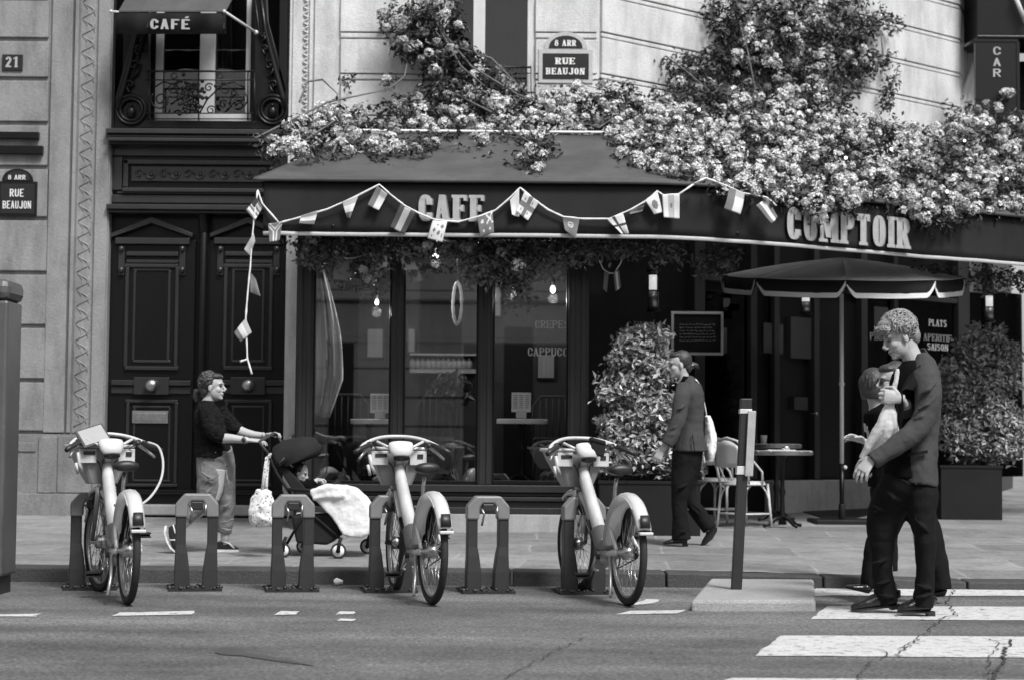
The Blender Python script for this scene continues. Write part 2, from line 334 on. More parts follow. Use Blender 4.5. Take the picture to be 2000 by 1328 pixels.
# ================================================================== THE SETTING
def ground_mats():
    a = mat('asphalt', .128, .85, .2, 2.2, .7, 120, fine=.38)
    n = a.node_tree.nodes; L = a.node_tree.links; b = n['Principled BSDF']
    src = b.inputs['Base Color'].links[0].from_socket
    tc = n.new('ShaderNodeTexCoord'); mp = n.new('ShaderNodeMapping'); mp.inputs['Scale'].default_value = (.3, 1.0, 1); no = n.new('ShaderNodeTexNoise'); no.inputs['Scale'].default_value = 1.3; no.inputs['Detail'].default_value = 6
    L.new(tc.outputs['Object'], mp.inputs[0]); L.new(mp.outputs[0], no.inputs['Vector'])
    mr = n.new('ShaderNodeMapRange'); mr.inputs[1].default_value = .35; mr.inputs[2].default_value = .65; mr.inputs[3].default_value = .58; mr.inputs[4].default_value = 1.35
    L.new(no.outputs[0], mr.inputs[0]); mm = n.new('ShaderNodeMath'); mm.operation = 'MULTIPLY'; L.new(src, mm.inputs[0]); L.new(mr.outputs[0], mm.inputs[1])
    vo = n.new('ShaderNodeTexVoronoi'); vo.inputs['Scale'].default_value = 70; L.new(tc.outputs['Object'], vo.inputs['Vector'])
    m2 = n.new('ShaderNodeMapRange'); m2.inputs[3].default_value = .55; m2.inputs[4].default_value = 1.6; L.new(vo.outputs['Color'], m2.inputs[0])
    m3_ = n.new('ShaderNodeMath'); m3_.operation = 'MULTIPLY'; L.new(mm.outputs[0], m3_.inputs[0]); L.new(m2.outputs[0], m3_.inputs[1]); L.new(m3_.outputs[0], b.inputs['Base Color'])
    M['asphalt'] = a
    p = mat('pavement slabs', .225, .8, .26, 1.1, .3, 90, fine=.16, dirt=.35)
    n = p.node_tree.nodes; L = p.node_tree.links; b = n['Principled BSDF']; src = b.inputs['Base Color'].links[0].from_socket
    tc = n.new('ShaderNodeTexCoord'); mp = n.new('ShaderNodeMapping'); mp.inputs['Rotation'].default_value = (0, 0, .05)
    wn = n.new('ShaderNodeTexNoise'); wn.inputs['Scale'].default_value = 1.2; wm = n.new('ShaderNodeVectorMath'); wm.operation = 'MULTIPLY_ADD'; wm.inputs[1].default_value = (.1, .1, 0)
    L.new(tc.outputs['Object'], mp.inputs[0]); L.new(mp.outputs[0], wn.inputs['Vector']); L.new(wn.outputs['Color'], wm.inputs[0]); L.new(mp.outputs[0], wm.inputs[2])
    br = n.new('ShaderNodeTexBrick'); br.inputs['Scale'].default_value = 1; br.inputs['Brick Width'].default_value = 1.1; br.inputs['Row Height'].default_value = .75
    br.inputs['Mortar Size'].default_value = .012; br.inputs['Color1'].default_value = (.82, .82, .82, 1); br.inputs['Color2'].default_value = (1.18, 1.18, 1.18, 1); br.inputs['Mortar'].default_value = (1.28, 1.28, 1.28, 1)
    L.new(wm.outputs[0], br.inputs['Vector']); mm = n.new('ShaderNodeMath'); mm.operation = 'MULTIPLY'; L.new(src, mm.inputs[0]); L.new(br.outputs['Color'], mm.inputs[1]); L.new(mm.outputs[0], b.inputs['Base Color'])
    M['pavement'] = p
    q = mat('worn road paint', .55, .75, .1, 3, .3, 160, fine=.15)
    n = q.node_tree.nodes; L = q.node_tree.links; b = n['Principled BSDF']; src = b.inputs['Base Color'].links[0].from_socket
    tc = n.new('ShaderNodeTexCoord'); no = n.new('ShaderNodeTexNoise'); no.inputs['Scale'].default_value = 14; no.inputs['Detail'].default_value = 9; no.inputs['Roughness'].default_value = .75
    L.new(tc.outputs['Object'], no.inputs['Vector']); mr = n.new('ShaderNodeMapRange'); mr.inputs[1].default_value = .36; mr.inputs[2].default_value = .47; mr.inputs[3].default_value = .22; mr.inputs[4].default_value = 1
    L.new(no.outputs[0], mr.inputs[0]); mm = n.new('ShaderNodeMath'); mm.operation = 'MULTIPLY'; L.new(src, mm.inputs[0]); L.new(mr.outputs[0], mm.inputs[1]); L.new(mm.outputs[0], b.inputs['Base Color'])
    M['road_paint'] = q
    M['crack'] = mat('open crack', .035, .95, .3, 30)
    M['kerb'] = mat('granite kerb', .055, .75, .2, 3, .35, 80, fine=.22, dirt=.3)
    M['tar'] = mat('oil stain', .065, .6, .3, 9)
ground_mats()
def sst(a, b, x): t = min(max((x-a)/(b-a), 0), 1); return t*t*(3-2*t)
def drop(x): return .045*sst(1.9, 2.7, x)
def pave_z(x, y): return gz(y) - drop(x)*(1-sst(13.4, 15.5, y))
mb = MB(); mb.add([(-80, -60, 0), (80, -60, 0), (80, 13.2, 0), (-80, 13.2, 0)], [(0, 1, 2, 3)])
mb.build('road', 'asphalt', kind='structure', world=False)
xs = [-80, -30] + [-12+.6*i for i in range(41)] + [30, 80]; ys = [13.3+.3*i for i in range(12)] + [17+.8*i for i in range(10)] + [30, 60]
V = [(x, y, pave_z(x, y)) for y in ys for x in xs]; nx = len(xs)
Fq = [(j*nx+i, j*nx+i+1, (j+1)*nx+i+1, (j+1)*nx+i) for j in range(len(ys)-1) for i in range(nx-1)]
mb = MB(); mb.add(V, Fq, True); mb.build('pavement', 'pavement', kind='structure', world=False)
mb = MB(); x = -30.0
while x < 30:
    L_ = random.uniform(.9, 1.25); a, b = drop(x), drop(x+L_); e = .006; h0, h1 = .105-a, .105-b; y0, y1 = 13.08, 13.36
    mb.hexa([(x+e, y0, -.1), (x+L_-e, y0, -.1), (x+L_-e, y1, -.1), (x+e, y1, -.1), (x+e, y0+.015, h0), (x+L_-e, y0+.015, h1), (x+L_-e, y1, h1+.004), (x+e, y1, h0+.004)]); x += L_
mb.build('kerb', 'kerb', kind='structure', bevel=.014, world=False)
# painted markings, as seen: dashed edge line and crosswalk bands
def ground_patch(name, pix, m, z, n=8, jag=.01):
    mb = MB(); pts = [G(a, b, z) for a, b in pix]; out = []
    for i, p in enumerate(pts):
        q = pts[(i+1) % len(pts)]; k = max(2, int((q-p).length/.12))
        for j in range(k):
            c = p.lerp(q, j/k); out.append(c + Vector((random.uniform(-jag, jag), random.uniform(-jag, jag), 0)))
    mb.add(out, [tuple(range(len(out)))]); o = mb.build(name, m, kind='structure', world=False)
    if o.data.polygons[0].normal.z < 0: o.data.flip_normals()
    return o
for q in ([(1560, 1162), (1600, 1146), (2200, 1148), (2260, 1163)], [(1583, 1208), (1616, 1183), (2200, 1184), (2260, 1212)],
          [(1475, 1279), (1527, 1240), (2200, 1243), (2300, 1286)], [(1390, 1336), (1430, 1323), (2200, 1328), (2300, 1395), (1320, 1390)]):
    ground_patch('crosswalk_band', q, 'road_paint', .004)
for q in ([(215, 1202), (235, 1195), (382, 1192), (372, 1199)], [(533, 1200), (548, 1192), (588, 1193), (578, 1199)], [(-40, 1203), (0, 1199), (80, 1197), (70, 1203)],
          [(656, 1199), (662, 1193), (695, 1193), (690, 1198)], [(1200, 1199), (1230, 1192), (1336, 1190), (1325, 1197)], [(1235, 1181), (1260, 1169), (1290, 1170), (1280, 1177)], [(660, 1211), (668, 1207), (692, 1208), (688, 1212)]):
    ground_patch('edge_line', q, 'road_paint', .004, jag=.012)
M['asphalt_dark'] = mat('older asphalt strip', .096, .85, .3, 2.5, .6, 120, fine=.4, stretch=(.5, 1.2, 1))
ground_patch('stain', [(418, 1273), (440, 1263), (470, 1264), (480, 1273), (560, 1286), (620, 1300), (540, 1290), (470, 1279), (430, 1277)], 'tar', .004, jag=.004)
def crack(pix, w_):
    mb = MB(); pts = []; w_ *= .62
    for i in range(len(pix)-1):
        a, b = G(*pix[i], .009), G(*pix[i+1], .009); k = max(2, int((b-a).length/.07))
        for j in range(k): pts.append(a.lerp(b, j/k) + Vector((random.uniform(-.018, .018), random.uniform(-.02, .02), 0)))
    L_ = [p + Vector((-w_*random.uniform(.4, 1.2), 0, 0)) for p in pts]; R_ = [p + Vector((w_*random.uniform(.4, 1.2), 0, 0)) for p in pts]; n = len(pts)
    mb.add(L_+R_, [(i, i+1, n+i+1, n+i) for i in range(n-1)]); o = mb.build('road_crack', 'crack', kind='structure', world=False)
for pix, w_ in (([(940, 1345), (1010, 1310), (1090, 1265), (1150, 1240)], .006), ([(1880, 1195), (1838, 1207), (1800, 1240), (1770, 1262), (1750, 1283)], .007), ([(1728, 1285), (1725, 1268), (1765, 1262), (1800, 1243)], .006),
                ([(1940, 1345), (1950, 1300), (1968, 1260), (1975, 1245)], .016), ([(1925, 1340), (1930, 1285), (1955, 1257), (1930, 1243)], .006), ([(1860, 1150), (1852, 1175), (1870, 1205)], .008), ([(1660, 1345), (1700, 1290), (1728, 1283)], .005)):
    crack(pix, w_)
mb = MB()
for _ in range(150):
    x_ = random.uniform(-4, 4.5); y_ = random.choice((random.uniform(12.6, 13.05), random.uniform(9, 13))); s__ = random.uniform(.003, .011); a_ = random.uniform(0, 3)
    mb.add([(x_+s__*math.cos(a_+q)*(1.6 if j % 2 else 1), y_+s__*math.sin(a_+q), .006+.003*(j % 2)) for j, q in enumerate((0, 1.5, 3.1, 4.7))], [(0, 1, 2, 3)])
o = mb.build('road_litter', 'concrete'); o['kind'] = 'stuff'
# raised concrete island that carries the post
mb = MB(); c4 = [G(1350, 1193, 0), G(1593, 1193, 0), Vector((2.17, 13.07, 0)), Vector((1.43, 13.07, 0))]
mb.hexa([(p.x, p.y, -.02) for p in c4] + [(p.x, p.y, .068) for p in c4])
isl = mb.build('traffic_island', 'concrete', bevel=.02); tag(isl, 'low pale concrete slab in the road beside the kerb under the leaning post', 'kerb island')

# ================================================================== CORNER BUILDING
FY = 19.4
bld = empty('corner_building', (P(385, 900, FY).x, FY, gz(FY)), 'pale stone corner building with a black double door and grooved masonry behind the cafe', 'building')
C0 = (P(1170, 300, FY).x, FY); C1 = (C0[0]+4.88, FY+4.17); CD = Vector((C1[0]-C0[0], C1[1]-C0[1], 0)).normalized(); CN = Vector((CD.y, -CD.x, 0))
C2 = (C1[0]+2.0, C1[1]+5.0); DD = Vector((C2[0]-C1[0], C2[1]-C1[1], 0)).normalized(); DN = Vector((DD.y, -DD.x, 0))
def zf(py, px=600, Y=FY): return P(px, py, Y).z
TOP = 9.5
def course(mb, px0, px1, py0, py1, proud=.03): mb.rect(px0, py0, px1, py1, FY-proud, FY)
# left wall: base plane, blocks between dark joints, plain strip, carved strip, reveal
mb = MB(); xl, xr = P(-420, 500, FY).x, P(211, 500, FY).x
mb.box(xl, xr, FY, FY+.5, 0, TOP); 
edges = [-330, -250, -165, -82, -4, 75, 152, 239, 325, 425, 531, 635, 740, 842]
for a, b in zip(edges[:-1], edges[1:]):
    mb.rect(-300, a+5, 95-.008*a, b-3, FY-.035, FY)
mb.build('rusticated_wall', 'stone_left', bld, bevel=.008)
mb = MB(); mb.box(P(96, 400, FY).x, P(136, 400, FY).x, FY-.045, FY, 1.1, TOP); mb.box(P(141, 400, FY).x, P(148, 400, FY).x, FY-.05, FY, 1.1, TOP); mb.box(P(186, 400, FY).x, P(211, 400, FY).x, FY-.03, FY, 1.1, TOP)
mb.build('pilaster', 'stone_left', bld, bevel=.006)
mb = MB(); xo = P(166, 400, FY).x; hw = .085
mb.box(xo-hw, xo+hw, FY-.012, FY, 1.1, TOP); z = 1.16
while z < 7.0:                                             # running leaf ornament
    for (pp) in ([(-.07, 0), (-.03, .03), (.03, .06), (.066, .09), (.03, .12), (-.03, .15), (-.07, .18)], [(-.055, .0), (-.01, .055), (-.005, .11), (-.055, .16)], [(.07, .03), (.045, .09), (.07, .15)]):
        mb.tube([(xo+a, FY-.014, z+b) for a, b in pp], [.003]+[.0085]*(len(pp)-2)+[.003], 6)
    z += .183
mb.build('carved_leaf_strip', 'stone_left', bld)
mb = MB()                                                  # base course of the left wall
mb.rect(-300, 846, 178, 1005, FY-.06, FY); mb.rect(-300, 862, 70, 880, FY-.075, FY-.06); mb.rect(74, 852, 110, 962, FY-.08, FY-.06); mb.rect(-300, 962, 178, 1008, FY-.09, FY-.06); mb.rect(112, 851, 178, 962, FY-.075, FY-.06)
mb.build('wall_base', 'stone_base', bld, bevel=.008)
mb = MB(); 
for a, b in ((257, 270), (284, 300)): mb.rect(-200, a, 75 if a < 280 else 83, b, FY-.10, FY-.036)
mb.build('stone_ledge', 'black_wood', bld, bevel=.005)
# door bay: dark joinery
DY = 19.55
mb = MB(); x0, x1 = P(211, 500, FY).x, P(562, 500, FY).x
mb.box(x0, x1, DY, DY+.3, zf(985), zf(282)); mb.box(x0, x1, DY-.02, DY+.3, zf(282), zf(246))
mb.build('joinery_back', 'black_wood', bld)
mb = MB()                                                  # entablature with carved panel
mb.rect(206, 252, 566, 262, FY-.12, DY); mb.rect(207, 264, 566, 270, FY-.07, DY); mb.rect(209, 270, 566, 277, FY-.15, DY); mb.rect(211, 277, 566, 283, FY-.05, DY)
mb.rect(212, 283, 566, 306, DY-.04, DY)
mb.rect(212, 306, 238, 372, DY-.04, DY); mb.rect(534, 306, 566, 372, DY-.04, DY); mb.rect(240, 312, 534, 322, DY-.05, DY); mb.rect(240, 312, 250, 366, DY-.05, DY)
mb.rect(238, 368, 534, 376, DY-.09, DY); mb.rect(228, 376, 540, 380, DY-.06, DY); mb.rect(212, 382, 566, 398, DY-.05, DY); mb.rect(207, 400, 566, 410, FY-.09, DY); mb.rect(210, 411, 566, 417, FY-.03, DY)
mb.build('entablature', 'grey_wood', bld, bevel=.008)
mb = MB(); mb.rect(257, 327, 520, 355, DY-.035, DY)
for k in range(11):                                        # scrolls
    cx = 272+k*24; c = P(cx, 341, DY-.04)
    pts = [c + Vector(((.058-.0045*j)*math.cos(j*.62+k*PI), -.004, (.058-.0045*j)*math.sin(j*.62+k*PI))) for j in range(11)]
    mb.tube(pts, .009, 6); mb.ball(c, .02, 8)
mb.build('carved_frieze', 'grey_wood', bld)
mb = MB(); zc = zf(960); xc = P(394, 600, FY).x
mb.tube([(xc, DY-.09, zc), (xc, DY-.09, zf(455))], .045, 14); mb.tube([(xc, DY-.09, zf(455)), (xc, DY-.09, zf(448)), (xc, DY-.09, zf(445)), (xc, DY-.09, zf(425)), (xc, DY-.09, zf(420)), (xc, DY-.09, zf(417))], [.05, .05, .062, .062, .07, .05], 14)
mb.box(xc-.065, xc+.065, DY-.04, DY, zc, zf(417)); mb.build('door_column', 'black_wood', bld, bevel=.004)
def door_leaf(a, b, slot):
    leaf = MB(); w_ = b-a; m = (a+b)/2
    leaf.rect(a, 470, b, 962, DY-.045, DY)
    o = leaf.build('door_leaf', 'black_wood', bld, bevel=.006)
    t = MB()
    p = [P(a+4, 456, DY-.09), P(m, 424, DY-.09), P(b-2, 456, DY-.09), P(b-2, 464, DY-.09), P(m, 436, DY-.09), P(a+4, 464, DY-.09)]
    t.prism([p[0], p[1], p[4], p[5]], (0, .09, 0)); t.prism([p[1], p[2], p[3], p[4]], (0, .09, 0))
    t.rect(a+12, 465, b-8, 477, DY-.10, DY-.046)
    for x in (a+18, b-28):
        t.rect(x, 482, x+12, 538, DY-.075, DY-.046)
        for yy in (487, 528): t.ball(P(x+6, yy, DY-.085), (.03, .03, .035), 10)
    t.rect(a+34, 492, b-30, 500, DY-.085, DY-.046); t.rect(a+34, 508, b-30, 514, DY-.07, DY-.046)
    t.build('pediment', 'grey_wood', o, bevel=.004)
    t = MB()
    def frame(l, tt, r, bb, w1, pr):
        t.rect(l, tt, r, tt+w1, DY-.045-pr, DY-.044); t.rect(l, bb-w1, r, bb, DY-.045-pr, DY-.044); t.rect(l, tt+w1, l+w1, bb-w1, DY-.045-pr, DY-.044); t.rect(r-w1, tt+w1, r, bb-w1, DY-.045-pr, DY-.044)
    frame(a+30, 516, b-30, 722, 7, .03); frame(a+46, 524, b-46, 708, 5, .015)
    t.rect(a+4, 742, b-6, 752, DY-.10, DY-.044); t.rect(a+4, 754, b-6, 768, DY-.07, DY-.044); t.rect(m-34, 736, m+34, 770, DY-.115, DY-.1)
    frame(a+32, 780, b-32, 950, 6, .03); frame(a+46, 792, b-46, 940, 4, .012)
    t.build('door_panel', 'grey_wood', o, bevel=.006)
    k = MB(); c = P(m, 752, DY-.17); k.ball(c, (.068, .05, .065), 16); k.tube([c + Vector((0, 0, 0)), c + Vector((0, .07, 0))], .025, 10); k.build('door_knob', 'brass', o)
    if slot:
        k = MB(); k.rect(258, 802, 328, 826, DY-.066, DY-.046); k.rect(264, 806, 322, 822, DY-.072, DY-.066); k.build('letter_slot', 'brass', o, bevel=.003)
door_leaf(213, 378, True); door_leaf(406, 562, False)
mb = MB(); mb.rect(207, 957, 566, 985, FY-.02, DY+.1); mb.rect(207, 962, 566, 966, FY-.05, FY-.02); mb.build('threshold', 'black_wood', bld, bevel=.006)
mb = MB(); mb.rect(200, 986, 575, 1006, FY-.25, DY+.1); mb.build('doorstep', 'step', bld, bevel=.012)
# first-floor bay: consoles, window, railing
WY = 19.75
mb = MB(); mb.rect(212, -260, 228, 252, FY+.02, WY+.05); mb.rect(546, -260, 562, 252, FY+.02, WY+.05); mb.rect(228, 236, 546, 252, FY, WY)
mb.build('window_surround', 'black_wood', bld, bevel=.008)
for sx, cx in ((1, 256), (-1, 532)):                       # scroll consoles
    mb = MB(); Yc = FY-.02
    zz = [P(cx, y, Yc) for y in (0, 60, 120, 170)]
    a = [P(cx+o_, y, Yc) for o_, y in ((sx*24, -20), (sx*14, 60), (-sx*4, 130), (-sx*20, 190), (-sx*26, 215))]
    mb.tube(a, [.022, .024, .03, .036, .03], 8); a2 = [p + Vector((sx*.07, .02, 0)) for p in a[:-1]]; mb.tube(a2, .014, 8)
    c = P(cx, 215, Yc)
    for R0 in (.155, .118): mb.tube([c + Vector((R0*math.cos(t), 0, R0*math.sin(t))) for t in np.linspace(0, 2*PI, 28)[:-1]], .020, 8, close=True)
    mb.ball(c + Vector((0, -.01, -.03)), (.05, .04, .065), 12); mb.ball(c + Vector((0, -.01, .045)), (.022, .03, .022), 10)
    for (ox, oy, R0, sg) in ((6, 128, .06, 1), (14, 95, .035, -1), (-2, 165, .045, -1), (18, 70, .03, 1)):
        c2 = P(cx+sx*ox, oy, Yc-.01)
        mb.tube([c2 + Vector((sg*R0*(1-j/16)*math.cos(j*.55), 0, R0*(1-j/16)*math.sin(j*.55))) for j in range(15)], [.013]*8+[.011]*7, 6)
        mb.tube([c2 + Vector((sg*R0, 0, 0)), c2 + Vector((sg*R0*.4, 0, -R0*1.6)), c2 + Vector((-sg*R0*.5, 0, -R0*2.4))], [.012, .018, .006], 6)
    q = [P(cx+sx*34, -40, Yc+.04), P(cx+sx*34, 250, Yc+.04), P(cx-sx*32, 250, Yc+.04), P(cx-sx*30, 190, Yc+.04), P(cx+sx*10, 40, Yc+.04), P(cx+sx*14, -40, Yc+.04)]
    mb.prism(q, (0, .12, 0)); mb.build('scroll_console', 'black_wood', bld)
wn = MB(); wn.rect(290, -200, 306, 240, WY-.06, WY); wn.rect(484, -200, 500, 240, WY-.06, WY); wf = wn.build('window', 'black_wood', bld, bevel=.004)
t = MB(); t.rect(306, -200, 320, 240, WY-.05, WY); t.rect(392, -200, 421, 240, WY-.07, WY); t.rect(482, -200, 491, 240, WY-.1, WY-.06); t.rect(306, 222, 490, 240, WY-.09, WY); t.build('window_frame', 'white_paint', wf, bevel=.004)
t = MB(); t.rect(320, -200, 392, 222, WY+.01, WY+.016); t.rect(421, -200, 484, 222, WY+.01, WY+.016); t.build('pane', 'dim_glass', wf)
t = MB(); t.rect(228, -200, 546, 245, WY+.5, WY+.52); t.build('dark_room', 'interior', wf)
t = MB(); 
for k in range(7): t.tube([P(425+k*4, -150, WY+.12+.02*(k % 2)), P(425+k*4.5, 240, WY+.12+.02*(k % 2))], .016, 6)
t.build('curtain', 'curtain', wf)
def scroll(mb, c, R0, turns, a0, sg, th, Yv=0):
    n = int(turns*14); mb.tube([c + Vector((sg*R0*(1-.82*j/n)*math.cos(a0+j*.45), Yv, R0*(1-.82*j/n)*math.sin(a0+j*.45))) for j in range(n)], th, 6)
RY = FY-.12
mb = MB()
for yy in (140, 157, 222, 233): a = P(283, yy, RY); b = P(499, yy, RY); mb.tube([a, b], .011 if yy == 140 else .007, 6)
for px in (290, 484, 497, 388): mb.tube([P(px, 140, RY), P(px, 236, RY)], .009, 6)
for sg, base in ((1, 300), (-1, 478)):
    scroll(mb, P(base+sg*32-sg*18, 196, RY), .11, 1.7, 2.4, sg, .009); scroll(mb, P(base+sg*66, 216, RY), .055, 1.5, -.6, -sg, .008); scroll(mb, P(base+sg*70, 172, RY), .05, 1.3, .6, -sg, .008); scroll(mb, P(base+sg*40, 175, RY), .07, 1.2, 1, sg, .008)
    mb.tube([P(base, 172, RY), P(base+sg*20, 160, RY), P(base+sg*46, 168, RY), P(base+sg*74, 196, RY), P(base+sg*88, 222, RY)], .009, 6)
for px in (340, 430): mb.tube([P(px, 149, RY) + Vector((.03*math.cos(t), 0, .03*math.sin(t))) for t in np.linspace(0, 2*PI, 14)[:-1]], .006, 6, close=True)
for k in range(90): mb.ball(P(random.gauss(372, 15), random.gauss(190, 17), RY-.02), (.022, .01, .02), 6)   # cast leaf boss
mb.build('railing', 'iron', bld)
# right of the door: pale pilaster and courses
PX = lambda px, py=300: P(px, py, FY).x
wy_open0, wy_open1 = PX(866, 80), PX(1030, 80); zsill = zf(190, 950)
mb = MB()
mb.box(PX(562), wy_open0, FY, FY+.5, 0, TOP); mb.box(wy_open1, C0[0], FY, FY+.5, 0, TOP); mb.box(wy_open0, wy_open1, FY, FY+.5, 0, zsill); mb.box(wy_open0, wy_open1, FY, FY+.5, 6.6, TOP)
for a in (-255, -175, -95, -15, 66, 147, 228):
    if a+15 < 300:
        for (l_, r_q) in ((665, 864), (1046, 1166)):
            mb.rect(l_, a+12, r_q, a+78, FY-.042, FY)
            if a+92 < 300: mb.rect(l_, a+80.6, r_q, a+89.6, FY-.034, FY)
mb.build('courses_wall', 'stone', bld, bevel=.007)
mb = MB(); mb.box(PX(569), PX(586), FY-.02, FY, 1.1, TOP); mb.box(PX(602), PX(608), FY-.03, FY, 1.1, TOP); mb.box(PX(612), PX(655), FY-.035, FY, 1.1, TOP); mb.box(PX(565), PX(580), FY-.05, FY-.02, .25, 1.1)
z = 1.2
while z < 6.5:
    mb.tube([(PX(594)-.025, FY-.01, z), (PX(594)+.02, FY-.02, z+.03), (PX(594)+.025, FY-.02, z+.05), (PX(594)-.025, FY-.01, z+.075)], .011, 6); z += .085
mb.build('carved_pilaster', 'stone', bld, bevel=.004)
wn = MB(); wn.box(wy_open0, wy_open0+.05, FY+.12, FY+.2, zsill, 6.6); wf2 = wn.build('window', 'stone', bld)
t = MB(); t.rect(925, -200, 948, 200, FY+.14, FY+.2); t.rect(868, 186, 1030, 200, FY+.12, FY+.2); t.build('window_frame', 'white_paint', wf2, bevel=.004)
t = MB(); t.rect(866, -200, 925, 200, FY+.24, FY+.246); t.rect(948, -200, 1032, 200, FY+.24, FY+.246); t.build('pane', 'dim_glass', wf2)
t = MB(); 
for k in range(16): t.tube([P(946+k*5.6, -150, FY+.34+.012*(k % 2)), P(946+k*5.6, 200, FY+.34+.012*(k % 2))], .02, 6)
t.build('curtain', 'curtain_dk', wf2)
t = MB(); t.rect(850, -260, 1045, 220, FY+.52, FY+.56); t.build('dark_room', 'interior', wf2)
mb = MB(); Yq = FY-.06
mb.tube([P(918, 132, Yq), P(1038, 132, Yq)], .012, 6); mb.tube([P(918, 144, Yq), P(1038, 144, Yq)], .006, 6)
for px in range(920, 1040, 9): mb.tube([P(px, 132, Yq), P(px, 200, Yq)], .006, 6)
scroll(mb, P(990, 150, Yq), .04, 1.3, 0, 1, .006); mb.build('railing', 'iron', bld)
# chamfered wall and the wall beyond it
def slab(mb, c0, D, N, s0, s1, z0, z1, pr, back=0.):
    a = Vector((c0[0], c0[1], 0)) + D*s0; b = Vector((c0[0], c0[1], 0)) + D*s1
    lo = [a+N*pr, b+N*pr, b-N*back, a-N*back]; mb.hexa([p + Vector((0, 0, z0)) for p in lo] + [p + Vector((0, 0, z1)) for p in lo])
LC = (Vector(C1)-Vector(C0)).length; LD = (Vector(C2)-Vector(C1)).length
mb = MB(); slab(mb, C0, CD, CN, 0, LC, 3.9, TOP, 0, .5); slab(mb, C1, DD, DN, 0, LD, 0, TOP, 0, .5)
jz = [zf(a+12+66, 1100) for a in (-255, -175, -95, -15, 66, 147)] ; hcourse = zf(78)-zf(144); pitch = abs(zf(66)-zf(147))
z = zf(144, 1165) - 3*pitch
while z < TOP-.4:
    for (q0, q1, pr) in ((0, pitch-.068, .042), (pitch-.054, pitch-.014, .034)):
        if z > 3.3: slab(mb, C0, CD, CN, .0, LC, z+q0, z+q1, pr)
        if z > 2.0: slab(mb, C1, DD, DN, .01, LD*.35, z+q0, z+q1, pr)
    z += pitch
mb.build('chamfer_wall', 'stone', bld, bevel=.007)
# right end: curved stone bracket and dark soffit under a balcony
mb = MB(); c = Vector((C1[0], C1[1], 0))
for k in range(5): mb.tube([c + CN*.05*(k) + CD*(.05+.05*k) + Vector((0, 0, z_)) + CD*q for z_, q in ((5.0, .0), (5.35, .03), (5.7, .12), (6.1, .35))], .045, 8)
for k in range(7): slab(mb, C1, DD, DN, .2+.14*k, .27+.14*k, 5.0+.12*(k > 3), 6.6, .05+.015*k)
mb.build('stone_bracket', 'stone', bld, bevel=.006)
mb = MB(); slab(mb, C1, DD, DN, .45, 3.8, 5.45, 5.55, 1.5); slab(mb, C1, DD, DN, .45, 3.8, 5.3, 5.45, .1); slab(mb, C1, DD, DN, 1.4, 1.5, 5.35, 6.3, 1.5); mb.rect(1908, -120, 2150, 70, 23.2, 24.0); mb.rect(1908, 70, 2150, 76, 23.1, 24.0); mb.build('balcony_soffit', 'black_wood', bld, bevel=.01)
mb = MB(); mb.tube([P(1982, -8, 23.1), P(2004, 45, 23.1)], .03, 8); mb.build('balcony_edge', 'stone', bld)
mb = MB(); slab(mb, C1, DD, DN, .9, 3.0, 1, 5.2, .06); mb.build('side_window', 'black_wood', bld)
# ------------------------------------------------------------------ wall furniture
def sign_text(mb, s, px, py, Y, hpx, wpx, **k):
    c = P(px, py, Y); return write(mb, s, c, (1, 0, 0), (0, 0, 1), (0, -1, 0), hpx*Y/FPX, wpx*Y/FPX, **k)
o = empty('house_number_plate', P(24, 138, FY-.05), 'small dark house number plate reading 21 on the left wall', 'number plate')
mb = MB(); mb.rect(4, 107, 44, 138, FY-.055, FY-.035); mb.build('plate', 'sign_dark', o, bevel=.003)
mb = MB(); sign_text(mb, '21', 24, 122, FY-.056, 21, 26, T=.2, t=.12); mb.build('lettering', 'letter', o)
def street_sign(cx, x0, x1, y0, y1, ytop, bord, title, cy, serif, lab, fill='sign_dark', edge='sign_stone'):
    o = empty('street_sign', P(cx, y1, FY-.06), lab, 'street sign')
    b = bord; mb = MB(); Y0 = FY-.055
    def arch(l, r, bot, top, Yf, d):
        n = 16; pts = [P(r, bot, Yf), P(l, bot, Yf)] + [P((l+r)/2-(r-l)/2*math.cos(PI*k/n), bot-(bot-top)*math.sin(PI*k/n)**.9, Yf) for k in range(1, n)]
        mb.prism(pts, (0, d, 0))
    arch(x0+(x1-x0)*.1, x1-(x1-x0)*.1, y0-.3, ytop, Y0, .02); mb.rect(x0, y0, x1, y1, Y0, FY-.032); mb.build('border', edge, o, bevel=.003)
    mb = MB(); arch(x0+(x1-x0)*.16+b*.4, x1-(x1-x0)*.16-b*.4, y0-b*.3, ytop+b*.9, Y0-.006, .008); mb.rect(x0+b, y0+b, x1-b, y1-b, Y0-.006, Y0+.001); mb.build('plate', fill, o, bevel=.002)
    mb = MB(); sf = .06 if serif else 0; T = .2 if serif else .15
    h = (y1-y0-2*b); sign_text(mb, title[1], cx, y0+b+h*.30, Y0-.007, h*.26, (x1-x0)*.36, sf=sf, T=T, t=.1); sign_text(mb, title[2], cx, y0+b+h*.70, Y0-.007, h*.26, (x1-x0-2*b)*.84, sf=sf, T=T, t=.1)
    sign_text(mb, title[0], cx, cy, Y0-.007, 9 if not serif else 12, 34 if not serif else 42, sf=sf*.5, T=T, t=.1); mb.build('lettering', 'sign_white', o)
street_sign(33, -4, 72, 355, 423, 330, 5, ('8 ARR', 'RUE', 'BEAUJON'), 347, False, 'dark street name plate RUE BEAUJON with rounded top on the left wall', edge='iron')
street_sign(1104, 1052, 1158, 97, 163, 63, 8, ('8 ARR', 'RUE', 'BEAUJON'), 85, True, 'street name sign RUE BEAUJON in a pale stone surround above the flowers', fill='sign_dark')
